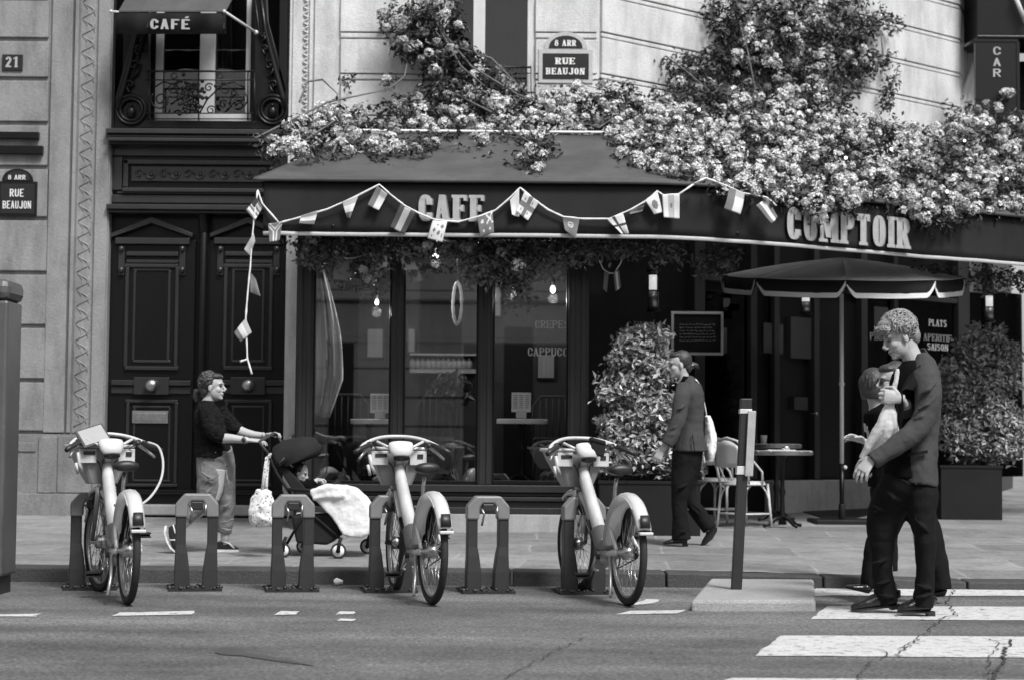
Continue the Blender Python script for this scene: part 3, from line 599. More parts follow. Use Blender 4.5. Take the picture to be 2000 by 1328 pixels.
mb = MB(); mb.rect(1100, 168, 1140, 186, FY-.05, FY-.03); mb.rect(1103, 171, 1137, 186, FY-.056, FY-.05); tag(mb.build('wall_plaque', 'white_paint', bevel=.003), 'small blank pale plaque on the stone just below the street name sign', 'plaque')
# small first-floor awning with lettering
o = empty('window_awning', P(332, 67, 18.9), 'small dark window awning lettered CAFÉ over the upper left window', 'awning')
Ya = 18.85; mb = MB(); a, b = P(232, 24, Ya), P(441, 24, Ya); c, d = P(262, -30, FY), P(470, -30, FY)
mb.hexa([a, b, d, c, a+Vector((0, 0, .015)), b+Vector((0, 0, .015)), d+Vector((0, 0, .015)), c+Vector((0, 0, .015))]); mb.build('canopy', 'fabric_toplit', o)
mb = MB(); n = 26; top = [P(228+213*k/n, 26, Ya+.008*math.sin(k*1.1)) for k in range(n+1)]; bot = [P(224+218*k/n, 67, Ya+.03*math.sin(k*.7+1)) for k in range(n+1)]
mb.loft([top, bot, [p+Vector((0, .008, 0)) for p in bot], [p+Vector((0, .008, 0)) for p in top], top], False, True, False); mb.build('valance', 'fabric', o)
mb = MB(); sign_text(mb, 'CAFÉ', 332, 48, Ya-.035, 20, 78, sf=0, T=.19, t=.14); mb.build('lettering', 'letter', o)
mb = MB(); mb.tube([P(438, 23, Ya), P(500, 64, FY-.1)], .014, 8); mb.ball(P(500, 64, FY-.1), .025, 8); mb.ball(P(438, 23, Ya), .02, 8); mb.build('support_arm', 'white_paint', o)
mb = MB(); mb.tube([P(216, 23, Ya), P(232, 24, Ya)], .012, 8); mb.ball(P(217, 23, Ya), .02, 8); mb.build('bar_end', 'white_paint', o)
# vertical banner sign on the right
BYs = 22.6
o = empty('hanging_sign', P(1948, 235, BYs), 'tall narrow black hanging sign with a column of white letters at the upper right', 'hanging sign')
mb = MB(); mb.rect(1906, 80, 1986, 262, BYs, BYs+.09); mb.build('board', 'iron', o, bevel=.006)
mb = MB(); mb.rect(1903, 77, 1989, 82, BYs-.01, BYs+.1); mb.rect(1986, 82, 1992, 262, BYs-.01, BYs+.1); mb.tube([P(1905, 79, BYs), P(1885, 90, BYs+.4)], .02, 8); mb.build('frame', 'iron', o)
mb = MB()
for ch, yy in (('C', 100), ('A', 122), ('R', 143), ('O', 207)): sign_text(mb, ch, 1947, yy, BYs-.001, 16, 15, sf=0, T=.13, t=.13)
mb.build('lettering', 'letter', o)
# building across the street: seen only as a reflection in the cafe windows
opp = empty('opposite_building', (0, -8, 0), 'stone building across the street, visible as a dim reflection in the cafe windows', 'building')
mb = MB(); OY = -8; mb.box(-30, 30, OY-.6, OY-.3, 0, 7.8)
PIERS = [(-30, -20), (-18, -12), (-10.5, -6.4), (-5.9, -4.35), (-3.72, -2.6), (-2.5, -1.15), (1.35, 2.9), (4.6, 8), (10, 15), (17, 30)]
for a, b in PIERS: mb.box(a, b, OY-.3, OY, 0, 3.5)
for k in range(-9, 10):
    mb.box(k*3.1-.9, k*3.1+.9, OY-.3, OY, 4.8, 7.6)
mb.box(-30, 30, OY-.3, OY+.02, 3.5, 4.4)
mb.box(-30, 30, OY-.3, OY+.01, 4.6, 4.8); mb.box(-30, 30, OY-.3, OY+.01, 7.6, 7.8)
for k in range(-9, 10):
    pass
for a, b in PIERS:
    for j in range(5): mb.box(a-.01, b+.01, OY-.01, OY+.03, .1+j*.68, .72+j*.68)
mb.build('facade', 'opp_stone', opp)
mb = MB(); mb.box(-30, 30, OY-.3, OY+.45, 4.4, 4.52); mb.box(-30, 30, OY-.3, OY+.3, 4.52, 4.6); mb.box(-30, 30, OY-.3, OY+.12, 3.42, 3.52); mb.box(-30, 30, OY-.3, OY+.4, 7.8, 8.0); mb.build('cornice', 'opp_stone', opp)
mb = MB()
for (a, b), (c_, d_) in zip(PIERS[:-1], PIERS[1:]): mb.box(b, c_, OY-.28, OY-.25, 0, 3.4)
for zz in (3.5, 4.36, 4.62): mb.box(-30, 30, OY+.0, OY+.04, zz-.05, zz+.03)  # dark strips drawn in as the shadow lines around the cornice
for a, b in PIERS:
    for j in range(5): mb.box(a-.02, b+.02, OY+.0, OY+.012, .06+j*.68, .11+j*.68)
mb.build('shop_window_and_shade', 'interior', opp)
mb = MB(); mb.box(27, 28, -8, 45, 0, 13)
for k in range(12): mb.box(26.7, 27, -7+k*4.2, -4.6+k*4.2, 0, 13)
side_b = mb.build('side_building', 'stone_left'); tag(side_b, 'stone building down the side street, seen only as a dark reflection in the glass', 'building')
# ================================================================== GLAZED CAFE TERRACE
VY = 17.5; gv = gz(VY)
vz = lambda py, px=860: P(px, py, VY).z
vx = lambda px, py=700: P(px, py, VY).x
caf = empty('cafe_terrace', (vx(860), VY, gv), 'dark glazed cafe terrace front with three tall windows under the wide awning', 'cafe terrace')
VT = 3.35
mb = MB()
mb.rect(578, 1003, 1165, 1040, VY-.12, VY+.3); mb.build('stone_step', 'step', caf, bevel=.008)
mb = MB(); mb.rect(578, 946, 1165, 960, VY-.10, VY+.12); mb.rect(578, 961, 1165, 968, VY-.04, VY+.1); mb.rect(578, 969, 1165, 977, VY-.07, VY+.1); mb.rect(578, 978, 1165, 990, VY-.03, VY+.1); mb.rect(578, 990, 1165, 1002, VY-.085, VY+.1)
mb.build('plinth', 'grey_wood', caf, bevel=.006)
for a, b, d in ((580, 611, .08), (764, 787, .05), (934, 962, .06), (1110, 1150, .09)):
    mb = MB(); mb.rect(a, 470, b, 946, VY-d, VY+.07); mb.rect(a+4, 470, a+(b-a)*.32, 946, VY-d-.018, VY-d); mb.rect(a+(b-a)*.62, 470, b-4, 946, VY-d-.018, VY-d); mb.build('post', 'grey_wood', caf, bevel=.005)
for a, b in ((611, 764), (787, 934), (962, 1110)):
    wn = MB(); wn.rect(a, 938, b, 946, VY-.02, VY+.03); wn.rect(a, 470, a+4, 938, VY-.02, VY+.03); wn.rect(b-4, 470, b, 938, VY-.02, VY+.03); wn.rect(a, 462, b, 470, VY-.02, VY+.03)
    wo_ = wn.build('window', 'black_wood', caf, bevel=.003); t = MB(); t.rect(a+4, 470, b-4, 938, VY, VY+.006); t.build('pane', 'glass', wo_)
XL, XR = vx(580), vx(1150)
mb = MB(); mb.box(XL-.02, XL+.10, VY+.07, FY, gv, VT+.4); mb.build('side_wall', 'grey_wood', caf)
mb = MB(); mb.box(XR-.1, XR+.0, VY+.07, FY-.02, gv, VT+.4); mb.build('side_wall', 'black_wood', caf)
mb = MB(); mb.box(XL, XR, VY-.06, VY+.08, vz(462), VT+.4); mb.box(XL, XR, VY-.06, FY-.02, VT+.3, VT+.42); mb.build('lintel', 'black_wood', caf)
mb = MB(); mb.box(XL+.1, XR-.1, FY-.10, FY-.06, gv, VT+.3); mb.build('back_wall', 'interior_lt', caf)
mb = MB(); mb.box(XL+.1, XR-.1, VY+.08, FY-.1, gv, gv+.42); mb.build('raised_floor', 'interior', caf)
FLZ = gv+.42
# back of the room: dark openings, shelf, picture
mb = MB()
for a, b, c, d in ((640, 700, 560, 900), (820, 900, 520, 900), (985, 1040, 640, 900)): mb.box(P(a, 700, FY-.1).x, P(b, 700, FY-.1).x, FY-.13, FY-.101, FLZ, P(a, c, FY).z)
mb.build('dark_doorway', 'interior', caf)
for a, b, c, d in ((715, 750, 640, 700), (795, 812, 640, 690), (1048, 1085, 690, 740), (965, 980, 560, 620)):
    mb = MB(); mb.rect(a, c, b, d, FY-.15, FY-.101); q = mb.build('wall_picture', 'iron', caf); mb = MB(); mb.rect(a+3, c+3, b-3, d-3, FY-.156, FY-.15); mb.build('print_sheet', 'curtain', q)
mb = MB(); mb.rect(800, 720, 930, 728, FY-.5, FY-.12); mb.rect(800, 690, 930, 694, FY-.4, FY-.12)
for k in range(12): mb.tube([P(806+k*10, 720, FY-.3), P(806+k*10, 706, FY-.3), P(806+k*10, 700, FY-.3)], [.035, .035, .012], 8)
mb.build('bottle_shelf', 'curtain', caf)
# ground floor of the chamfered side, under the awning: dark shopfront
sf = MB(); slab(sf, C0, CD, CN, -.25, LC, gz(FY), 3.9, .0, .35); slab(sf, C1, DD, DN, 0, LD, gz(FY), 4.3, .06); sf.build('shopfront_wall', 'black_wood', bld)
a2, b2 = (C0[0]+CN.x*.06, C0[1]+CN.y*.06), (C1[0]+CN.x*.06, C1[1]+CN.y*.06)
def chs(px, py=750): p = CH(px, py, a2, b2); return (p.to_2d()-Vector(a2)).dot(CD.to_2d()), p.z
def chrect(mb, x0, y0, x1, y1, pr, back=0.):
    s0 = chs(x0, (y0+y1)/2)[0]; s1 = chs(x1, (y0+y1)/2)[0]; xm = (x0+x1)/2
    slab(mb, C0, CD, CN, s0, s1, chs(xm, y1)[1], chs(xm, y0)[1], pr, back)
mb = MB()
for a, b in ((1352, 1372), (1462, 1474), (1508, 1518), (1586, 1596), (1678, 1690), (1742, 1750), (1868, 1890), (1926, 1932)): chrect(mb, a, 470, b, 935, .10)
for a, b in ((1372, 1868),): chrect(mb, a, 560, b, 570, .08)
mb.build('shopfront_frame', 'grey_wood', bld, bevel=.006)
for a, b in ((1380, 1462), (1474, 1508), (1690, 1742), (1750, 1866), (1892, 1926), (1934, 2000)):
    mb = MB(); chrect(mb, a+1, 572, b-1, 930, .045, -.04); mb.build('shop_pane', 'mirror_glass', bld)
    mb = MB(); chrect(mb, a+5, 580, b-5, 925, .02, 0); mb.build('dim_interior', 'interior', bld)
for a, b, c, d, m in ((1492, 1530, 632, 690, 'interior_lt'), (1400, 1420, 640, 690, 'interior_lt'), (1708, 1735, 600, 640, 'interior_lt'), (1552, 1578, 775, 800, 'interior_lt'), (1545, 1585, 620, 700, 'interior_lt')):
    mb = MB(); chrect(mb, a, c, b, d, .058); mb.build('notice', m, bld)
mb = MB(); mb.box(0, 0, 0, 0, 0, 0)
mb = MB(); c = CH(1579, 808, a2, b2) + CN*.12; mb.ball(c, .022, 8); mb.tube([c, c-CN*.1], .012, 8); mb.build('door_handle', 'brass', bld)
mb = MB(); s0, s1 = chs(1500)[0], chs(1850)[0]; slab(mb, C0, CD, CN, s0, s1, .2, P(1600, 936, 21.8).z, .25); mb.build('entrance_step', 'step', bld, bevel=.015)
mb = MB(); p = [GP(1500, 965), GP(1545, 1004), GP(1690, 1004), GP(1690, 962)]
mb.hexa([(q.x, q.y, gz(q.y)) for q in (GP(1640, 1022), GP(1700, 1004), GP(1700, 985), GP(1500, 978))]+[(q.x, q.y, gz(q.y)+.012) for q in (GP(1640, 1022), GP(1700, 1004), GP(1700, 985), GP(1500, 978))])
tag(mb.build('doormat', 'planter'), 'thin black mat on the pavement in front of the cafe entrance step', 'mat')
def ch_text(mb, s, px, py, hpx, wpx, **k):
    c = CH(px, py, a2, b2) + CN*.055; kx = chs(px+wpx/2, py)[0]-chs(px-wpx/2, py)[0]; hz = CH(px, py-hpx/2, a2, b2).z-CH(px, py+hpx/2, a2, b2).z
    return write(mb, s, c, CD, (0, 0, 1), CN, hz, kx, **k)
for s, x, y, h, w_ in (('PIZZAS', 1262, 637, 14, 62), ('PLATS', 1824, 632, 13, 34), ('APERITIF', 1824, 660, 13, 54), ('SAISON', 1824, 678, 13, 40), ('PASTA', 1712, 658, 14, 40)):
    mb = MB(); ch_text(mb, s, x, y, h, w_, sf=.05, T=.15, t=.08); mb.build('shop_lettering', 'letter_dk' if s in ('APERITIF', 'PASTA', 'PIZZAS') else 'letter', bld)
for s, x, y, h, w_ in (('CREPES', 1078, 634, 15, 66), ('CAPPUCC', 1070, 687, 16, 78)):
    mb = MB(); sign_text(mb, s, x, y, VY-.002, h, w_, sf=.05, T=.14, t=.08, depth=.002); mb.build('window_lettering', 'letter', caf)
# chalkboard, wall lantern
o = empty('chalkboard', CH(1362, 692, a2, b2), 'wall blackboard in a pale frame with chalk writing beside the large leafy plant', 'blackboard')
bc = CH(1362, 651, a2, b2); mb = MB(); Yb = bc.y-.35
mb.rect(1314, 612, 1410, 690, Yb, Yb+.03); mb.build('board', 'chalk', o)
mb = MB(); mb.rect(1311, 609, 1413, 614, Yb-.02, Yb+.03); mb.rect(1311, 688, 1413, 693, Yb-.02, Yb+.03); mb.rect(1311, 614, 1316, 688, Yb-.02, Yb+.03); mb.rect(1408, 614, 1413, 688, Yb-.02, Yb+.03); mb.build('frame', 'cream', o, bevel=.003)
mb = MB(); random.seed(3)
for r_ in range(6):
    y0 = 634+r_*6.2; x = 1327
    while x < 1392:
        w_ = random.uniform(2, 7); mb.tube([P(x+w_*k/4, y0+random.uniform(-1.4, 1.4), Yb-.004) for k in range(5)], .003, 4); x += w_+random.uniform(1, 3)
mb.build('chalk_writing', 'chalk_w', o)
def lantern(px, py, h, Yl, lab, mm='lamp'):
    o = empty('wall_lantern', P(px, py+h/2, Yl), lab, 'wall lamp', 'lanterns on the dark shopfront')
    mb = MB(); c = P(px, py, Yl); s_ = h*Yl/FPX
    mb.tube([c+Vector((0, 0, .5*s_)), c+Vector((0, 0, .43*s_))], .075, 14); mb.tube([c+Vector((0, 0, -.43*s_)), c+Vector((0, 0, -.5*s_))], .07, 14)
    for k in range(4): mb.tube([c+Vector((.068*math.cos(k*PI/2+.6), .068*math.sin(k*PI/2+.6), z_*s_)) for z_ in (-.45, .45)], .006, 6)
    mb.box(c.x-.03, c.x+.03, c.y, c.y+.15, c.z-.04, c.z+.04); mb.build('cage', 'iron', o)
    mb = MB(); mb.tube([c+Vector((0, 0, .02*s_)), c+Vector((0, 0, .36*s_))], .045, 12); mb.build('shade', mm, o)
    mb = MB(); mb.tube([c+Vector((0, 0, -.42*s_)), c+Vector((0, 0, -.02*s_))], .055, 12); mb.build('reflector', 'rim', o)
    return o
lantern(1276, 568, 84, 19.3, 'lit cylindrical wall lantern above the plant by the blackboard')
lantern(1574, 590, 50, 20.6, 'lit small lantern under the parasol by the entrance door')
lantern(1932, 600, 60, 21.8, 'lit wall lantern above the right-hand plant')

# ------------------------------------------------------------------ inside the terrace
def bistro_table(px, ytop, wpx, Yt, lab, grp, floor, top='marble', foot=True):
    c = P(px, ytop, Yt); r_ = wpx/2*Yt/FPX
    o = empty('bistro_table', (c.x, c.y, floor), lab, 'table', grp)
    mb = MB(); n = 32; rr = [(r_-.01, -.03), (r_, -.028), (r_, -.004), (r_-.006, 0)]
    mb.loft([[(c.x+a*math.cos(2*PI*k/n), c.y+a*math.sin(2*PI*k/n), c.z+z_*1.6) for k in range(n)] for a, z_ in rr], True, False); mb.build('table_top', top, o)
    if foot:
        mb = MB(); rr = [(r_+.001, -.044), (r_+.006, -.042), (r_+.006, -.009), (r_+.001, -.006)]
        mb.loft([[(c.x+a*math.cos(2*PI*k/n), c.y+a*math.sin(2*PI*k/n), c.z+z_) for k in range(n)] for a, z_ in rr], False, False); 
        for k in range(12): a = 2*PI*k/12; mb.ball((c.x+(r_+.006)*math.cos(a), c.y+(r_+.006)*math.sin(a), c.z-.016), .009, 6)
        mb.build('edge_band', 'brass', o)
    mb = MB(); H = c.z-.03; mb.tube([(c.x, c.y, H), (c.x, c.y, H-.03), (c.x, c.y, H-.06), (c.x, c.y, floor+.4), (c.x, c.y, floor+.36), (c.x, c.y, floor+.3), (c.x, c.y, floor+.1), (c.x, c.y, floor+.03)], [.05, .05, .022, .022, .035, .022, .03, .045], 12)
    mb.build('pedestal', 'iron', o)
    mb = MB()
    for k in range(4):
        a = k*PI/2+.5; d = Vector((math.cos(a), math.sin(a), 0)); b = Vector((c.x, c.y, floor))
        mb.tube([b+d*.02+Vector((0, 0, .10)), b+d*.10+Vector((0, 0, .085)), b+d*.18+Vector((0, 0, .03)), b+d*.23+Vector((0, 0, .02))], [.02, .018, .014, .018], 8)
    mb.build('foot', 'iron', o); return o, c
def menu_stand(px, Ym, ytop, ybot, lab, ybase):
    o = empty('menu_stand', P(px, ybase, Ym), lab, 'menu stand', 'menu sheets on the window tables')
    mb = MB(); mb.rect(px-19, ytop, px+19, ybot, Ym, Ym+.006); mb.build('menu_sheet', 'thin_cloth', o)
    mb = MB(); mb.rect(px-10, ybot-3, px+10, ybase, Ym-.01, Ym+.03); mb.build('holder', 'white_paint', o, bevel=.003)
    mb = MB(); 
    for k in range(3):
        for r_ in range(7): mb.rect(px-15+k*11, ytop+5+r_*4, px-7+k*11, ytop+6.4+r_*4, Ym-.0015, Ym-.0003)
    mb.build('print', 'letter_dk', o)
bistro_table(722, 818, 76, 17.74, 'round white table behind the left window', 'tables inside behind the glass', FLZ, 'paper', False)
bistro_table(1020, 818, 100, 17.8, 'round white table behind the right window', 'tables inside behind the glass', FLZ, 'paper', False)
menu_stand(742, 17.62, 768, 806, 'white menu sheet on the table behind the left window', 817); menu_stand(1018, 17.64, 766, 804, 'white menu sheet on the table behind the right window', 816)
def chair_dark(px, lab, Yc):
    z0 = FLZ; c = P(px, 850, Yc); o = empty('indoor_chair', (c.x, Yc, z0), lab, 'chair', 'dark chairs inside behind the glass')
    mb = MB(); mb.box(c.x-.2, c.x+.2, Yc-.2, Yc+.2, z0+.44, z0+.48); mb.build('seat', 'bamboo' if 0 else 'suit', o, bevel=.01)
    mb = MB(); mb.tube([(c.x-.2, Yc+.18, z0+.46), (c.x-.2, Yc+.22, z0+.8), (c.x-.12, Yc+.23, z0+.9), (c.x+.12, Yc+.23, z0+.9), (c.x+.2, Yc+.22, z0+.8), (c.x+.2, Yc+.18, z0+.46)], .014, 8)
    for k in range(5): mb.tube([(c.x-.13+.065*k, Yc+.19, z0+.48), (c.x-.13+.065*k, Yc+.23, z0+.88)], .007, 6)
    mb.build('backrest', 'suit', o)
    for a, b in ((-1, -1), (1, -1), (1, 1), (-1, 1)): mb = MB(); mb.tube([(c.x+a*.18, Yc+b*.18, z0+.44), (c.x+a*.2, Yc+b*.2, z0)], .012, 8); mb.build('leg', 'suit', o)
for px, Yc, lab in ((675, 18.3, 'dark slatted chair behind the left window, left of its table'), (850, 18.6, 'dark slatted chair behind the middle window'), (1080, 18.4, 'dark slatted chair behind the right window, right of its table')): chair_dark(px, lab, Yc)
# hanging ring, pendants, draped flag
o = empty('hanging_ring', P(893, 640, VY+.15), 'tall narrow pale ring hanging behind the middle window', 'hanging ring')
mb = MB(); c = P(893, 593, VY+.15); pts = [c + Vector((.042*math.cos(t), .035*math.sin(t*3), .20*math.sin(t))) for t in np.linspace(0, 2*PI, 40)[:-1]]
mb.tube(pts, [.011+.006*math.sin(k*1.9)**2 for k in range(39)], 8, close=True); mb.build('ring', 'cloth_w', o)
mb = MB(); mb.tube([c+Vector((0, 0, .2)), c+Vector((0, 0, .7))], .003, 5); mb.build('thread', 'iron', o)
def pendant(px, py, Yp, lab, k=1, en=9):
    o = empty('pendant_lamp', P(px, py, Yp), lab, 'lamp', 'lit lamps hanging inside the terrace'); c = P(px, py, Yp)
    mb = MB(); mb.ball(c, (.035*k, .035*k, .05*k), 12); mb.build('bulb', 'bulb', o)
    ld = bpy.data.lights.new('pendant_light', 'POINT'); ld.energy = en*k; ld.shadow_soft_size = .05; lo_ = bpy.data.objects.new('pendant_light', ld); COL.objects.link(lo_); lo_.location = c + Vector((0, -.02, -.1))
    mb = MB(); mb.tube([c+Vector((0, 0, .05*k)), c+Vector((0, 0, .12))], .018, 8); mb.tube([c+Vector((0, 0, .1)), (c.x, c.y, VT+.3)], .004, 5); mb.build('cord', 'iron', o)
pendant(851, 494, 17.9, 'lit bulb high behind the middle window', 1.1)
pendant(1000, 558, 18.2, 'lit small lamp high behind the right window, nearest its left post', .8); pendant(1080, 565, 18.2, 'lit small lamp high behind the right window, nearest its right post', .8)
pendant(736, 590, 17.72, 'lit small lamp behind the left window', .6, 24)
mb = MB(); rings = []
for j, yy in enumerate(np.linspace(525, 815, 24)):
    l = 613; r_ = 632 + 38*math.sin(min(1, (yy-520)/200)*PI/2) - (0 if yy < 740 else (yy-740)*.35)
    rings.append([P(l+(r_-l)*k/24, yy, VY+.16+.035*math.sin(k*.9+j*.16)+.02*math.sin(k*2.2)) for k in range(25)])
V = [p for r_ in rings for p in r_]; Fc = [(j*25+i, j*25+i+1, (j+1)*25+i+1, (j+1)*25+i) for j in range(23) for i in range(24)]
mb.add(V, Fc, True); mb.mi = [1 if (14 < (f % 24)+ (f//24)*.3 < 16.5) else (2 if (f % 24) > 20 else 0) for f in range(len(Fc))]
fl = mb.build('draped_flag', ['thin_cloth', 'flag_m', 'flag_w']); fl.modifiers.new('s', 'SOLIDIFY').thickness = .003; tag(fl, 'large pale flag draped down inside the left window edge', 'flag')
# counter-top plant and items for depth
o = empty('potted_plant', P(880, 800, 18.5), 'dark leafy pot plant standing behind the middle window', 'plant')
mb = MB(); c = P(880, 800, 18.5); mb.tube([c, c+Vector((0, 0, .14))], [.06, .08], 14); mb.tube([(c.x, c.y, FLZ), c], .02, 8); mb.build('pot', 'planter', o)

# ------------------------------------------------------------------ wide awning
AY = 16.4; zt, zb = P(900, 352, AY).z, P(900, 457, AY).z
ax0 = P(500, 400, AY).x; AD = Vector((math.cos(math.radians(31)), math.sin(math.radians(31)), 0)); A1 = Vector((1.59, AY, 0))
plan = [Vector((ax0+.07, AY+.0, 0))] + [Vector((x, AY, 0)) for x in np.linspace(ax0+.3, .9, 12)] + [Vector(p) for p in ((1.1, 16.402, 0), (1.25, 16.41, 0), (1.42, 16.435, 0), (1.6, 16.48, 0), (1.78, 16.545, 0), (1.95, 16.625, 0))] + [A1 + AD*t for t in np.linspace(.62, 7.0, 22)]
def nrm(i):
    a = plan[max(i-1, 0)]; b = plan[min(i+1, len(plan)-1)]; t = (b-a).normalized(); return Vector((t.y, -t.x, 0))
awn = empty('cafe_awning', (0, AY+.8, zb), 'very wide dark cafe awning lettered CAFE and COMPTOIR wrapping the corner', 'awning')
def surf(mb, rows, smooth=True, double=0):
    n = len(rows[0]); mb.add([p for r_ in rows for p in r_], [(j*n+i, j*n+i+1, (j+1)*n+i+1, (j+1)*n+i) for j in range(len(rows)-1) for i in range(n-1)], smooth)
fine = []
for i in range(len(plan)-1):
    for k in range(4): fine.append((plan[i].lerp(plan[i+1], k/4), nrm(i).lerp(nrm(i+1), k/4)))
fine.append((plan[-1], nrm(len(plan)-1)))
def wob(s, v): return .016*math.sin(s*2.3+v*2)*v + .010*math.sin(s*5.1+1.7)*v + .007*math.sin(s*13+v*5)*v*math.sin(s*1.1)**2 + .02*math.exp(-s*2)*math.sin(s*22+v*4)*v
rows = []
for v in np.linspace(0, 1, 7):
    r_ = []; s = 0
    for k, (p, n_) in enumerate(fine):
        if k: s += (p-fine[k-1][0]).length
        r_.append(p + n_*(wob(s, v)) + Vector((0, 0, zt-.02+(zb-zt+.02)*v)))
    rows.append(r_)
mb = MB(); surf(mb, rows); sd_ = [Vector((fine[0][0].x-.02, AY+t, 0)) for t in np.linspace(0, 1.0, 8)]
surf(mb, [[p + Vector((.05*math.sin(v*3+t*9)*v+.10*v, 0, zt-.02+(zb-zt+.02)*v)) for t, p in zip(np.linspace(0, 1, 8), sd_)][::-1] for v in np.linspace(0, 1, 7)])
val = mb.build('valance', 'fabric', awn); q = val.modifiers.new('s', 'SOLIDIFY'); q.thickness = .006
mb = MB(); mb.tube([p + Vector((0, 0, -.012)) + Vector((0, -.004, 0)) for p in rows[-1]], (.008, .019), 8, side=(0, 0, 1)); 
trim = mb.build('trim', 'cream', awn)
mb = MB()
for k in (14, 30, 46, 62, 84, 100, 112, 124, 136): mb.tube([rows[j][min(k, len(fine)-1)]+Vector((0, -.002, 0)) for j in range(7)], .004, 5)
mb.build('seam', 'fabric_toplit', awn)
mb = MB(); RB = 1.55; ztb = P(950, 262, AY+RB).z
rr = []
for v in np.linspace(0, 1, 8):
    r_ = []
    for k, (p, n_) in enumerate(fine):
        q = p + n_*(.05 - v*(RB+.05)); q.z = zt + (ztb-zt)*v - .040*math.sin(v*PI)*(1+.5*math.sin(k*.35)) + .006*math.sin(k*.9+v*7)*math.sin(v*PI)
        if k < 8: q.x += (.55*v)*(1-k/8) - .09*(1-k/8)*(1-v)
        r_.append(q)
    rr.append(r_)
surf(mb, rr); top = mb.build('canopy', 'fabric_toplit', awn); top.modifiers.new('s', 'SOLIDIFY').thickness = .006
mb = MB(); mb.tube([p + Vector((0, 0, -.015)) for p in rr[0]], .018, 8); mb.build('hem', 'fabric_toplit', awn)
mb = MB(); L_ = [rr[-1][k] + Vector((0, -.02, .02)) for k in range(6, len(fine)) if rr[-1][k].x < P(1350, 265, AY+RB).x]; mb.tube(L_, .014, 8); mb.build('ridge_strip', 'cloth_w', awn)
mb = MB(); c = P(881, 407, AY-.03); write(mb, 'CAFE', c, (1, 0, 0), (0, 0, 1), (0, -1, 0), 52*AY/FPX, 128*AY/FPX, T=.23, t=.11, sf=.05, gap=.13, depth=.004); mb.build('lettering', 'letter', awn)
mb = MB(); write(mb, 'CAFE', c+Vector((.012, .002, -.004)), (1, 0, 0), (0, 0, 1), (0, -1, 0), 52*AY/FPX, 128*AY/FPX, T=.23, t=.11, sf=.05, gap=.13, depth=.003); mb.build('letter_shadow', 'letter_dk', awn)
aa, ab = (A1.x+.02*AD.y, A1.y-.03), ((A1+AD*5).x+.02*AD.y, (A1+AD*5).y-.03); AN = Vector((AD.y, -AD.x, 0))
l, r_ = CH(1537, 440, aa, ab), CH(1775, 456, aa, ab); c = CH(1656, 447, aa, ab); hh = (CH(1656, 416, aa, ab)-CH(1656, 477, aa, ab)).z
mb = MB(); write(mb, 'COMPTOIR', c+AN*.02, AD, (0, 0, 1), AN, hh, (r_-l).length, T=.22, t=.10, sf=.05, gap=.13); mb.build('lettering', 'letter', awn)
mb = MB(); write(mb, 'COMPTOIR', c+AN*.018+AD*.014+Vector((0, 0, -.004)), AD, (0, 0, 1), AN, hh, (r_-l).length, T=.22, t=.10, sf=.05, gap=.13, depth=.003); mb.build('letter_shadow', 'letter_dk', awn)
mb = MB(); 
for k in (10, 40, 75, 100, 130):
    p, n_ = fine[min(k, len(fine)-1)]; mb.tube([p + Vector((0, 0, zb+.06)), p - n_*1.2 + Vector((0, 0, zb+.3))], .016, 6)
mb.build('folding_arm', 'iron', awn)

# ------------------------------------------------------------------ parasol by the entrance
UY = 19.2; uc = P(1644, 800, UY); ub = gz(UY)
um = empty('parasol', (uc.x, UY, ub), 'dark octagonal parasol with pale scalloped trim standing before the cafe entrance', 'parasol')
R0 = 232*UY/FPX; zr = P(1644, 545, UY-R0*.9).z; za = P(1644, 505, UY).z; hv = 34*18.8/FPX
ang = [math.radians(-8-45*k) for k in range(8)]; rim = [Vector((uc.x+R0*math.cos(a), UY+R0*math.sin(a), zr)) for a in ang]; apex = Vector((uc.x, UY-.05, za+.0))
for q_ in rim: q_.z = P(1644, 541, UY).z + .12*(q_.y-UY)
mb = MB()
for k in range(8):
    a, b = rim[k], rim[(k+1) % 8]; rows = []
    for v in np.linspace(0, 1, 7): rows.append([(a.lerp(b, u)).lerp(apex, v) + Vector((0, 0, .022*math.sin(v*PI)-.008*math.sin(u*PI)*(1-v))) for u in np.linspace(0, 1, 7)])
    surf(mb, rows)
cp = mb.build('canopy', 'parasol_brightened', um); cp.modifiers.new('s', 'SOLIDIFY').thickness = .004
mb = MB(); tr = MB()
for k in range(8):
    a, b = rim[k], rim[(k+1) % 8]; out = ((a+b)/2-Vector((uc.x, UY, (a.z+b.z)/2))).normalized(); us = np.linspace(0, 1, 41)
    prof = [1-.70*max(0, 1-min(u, 1-u)/.10)**1.5 for u in us]
    base = [a.lerp(b, u) + Vector((0, 0, -.006*math.sin(u*PI))) for u in us]
    surf(mb, [base, [p + Vector((0, 0, -hv*.5*q)) + out*.012*math.sin(u*9) for p, q, u in zip(base, prof, us)], [p + Vector((0, 0, -hv*q)) + out*.016*math.sin(u*9+1) for p, q, u in zip(base, prof, us)]])
    surf(tr, [[p + Vector((0, 0, -hv*q+e_*(.05 if .1 < u < .9 else .05))) + out*(.007+.016*math.sin(u*9+1)) for p, q, u in zip(base, prof, us)] for e_ in (1, .5, 0)])
vl = mb.build('valance', 'fabric', um); vl.modifiers.new('s', 'SOLIDIFY').thickness = .004; tr.build('scalloped_trim', 'cloth_w', um)
mb = MB(); mb.tube([(uc.x, UY, ub+.02), (uc.x, UY, P(1644, 905, UY).z)], .026, 12); mb.build('lower_pole', 'black_wood', um)
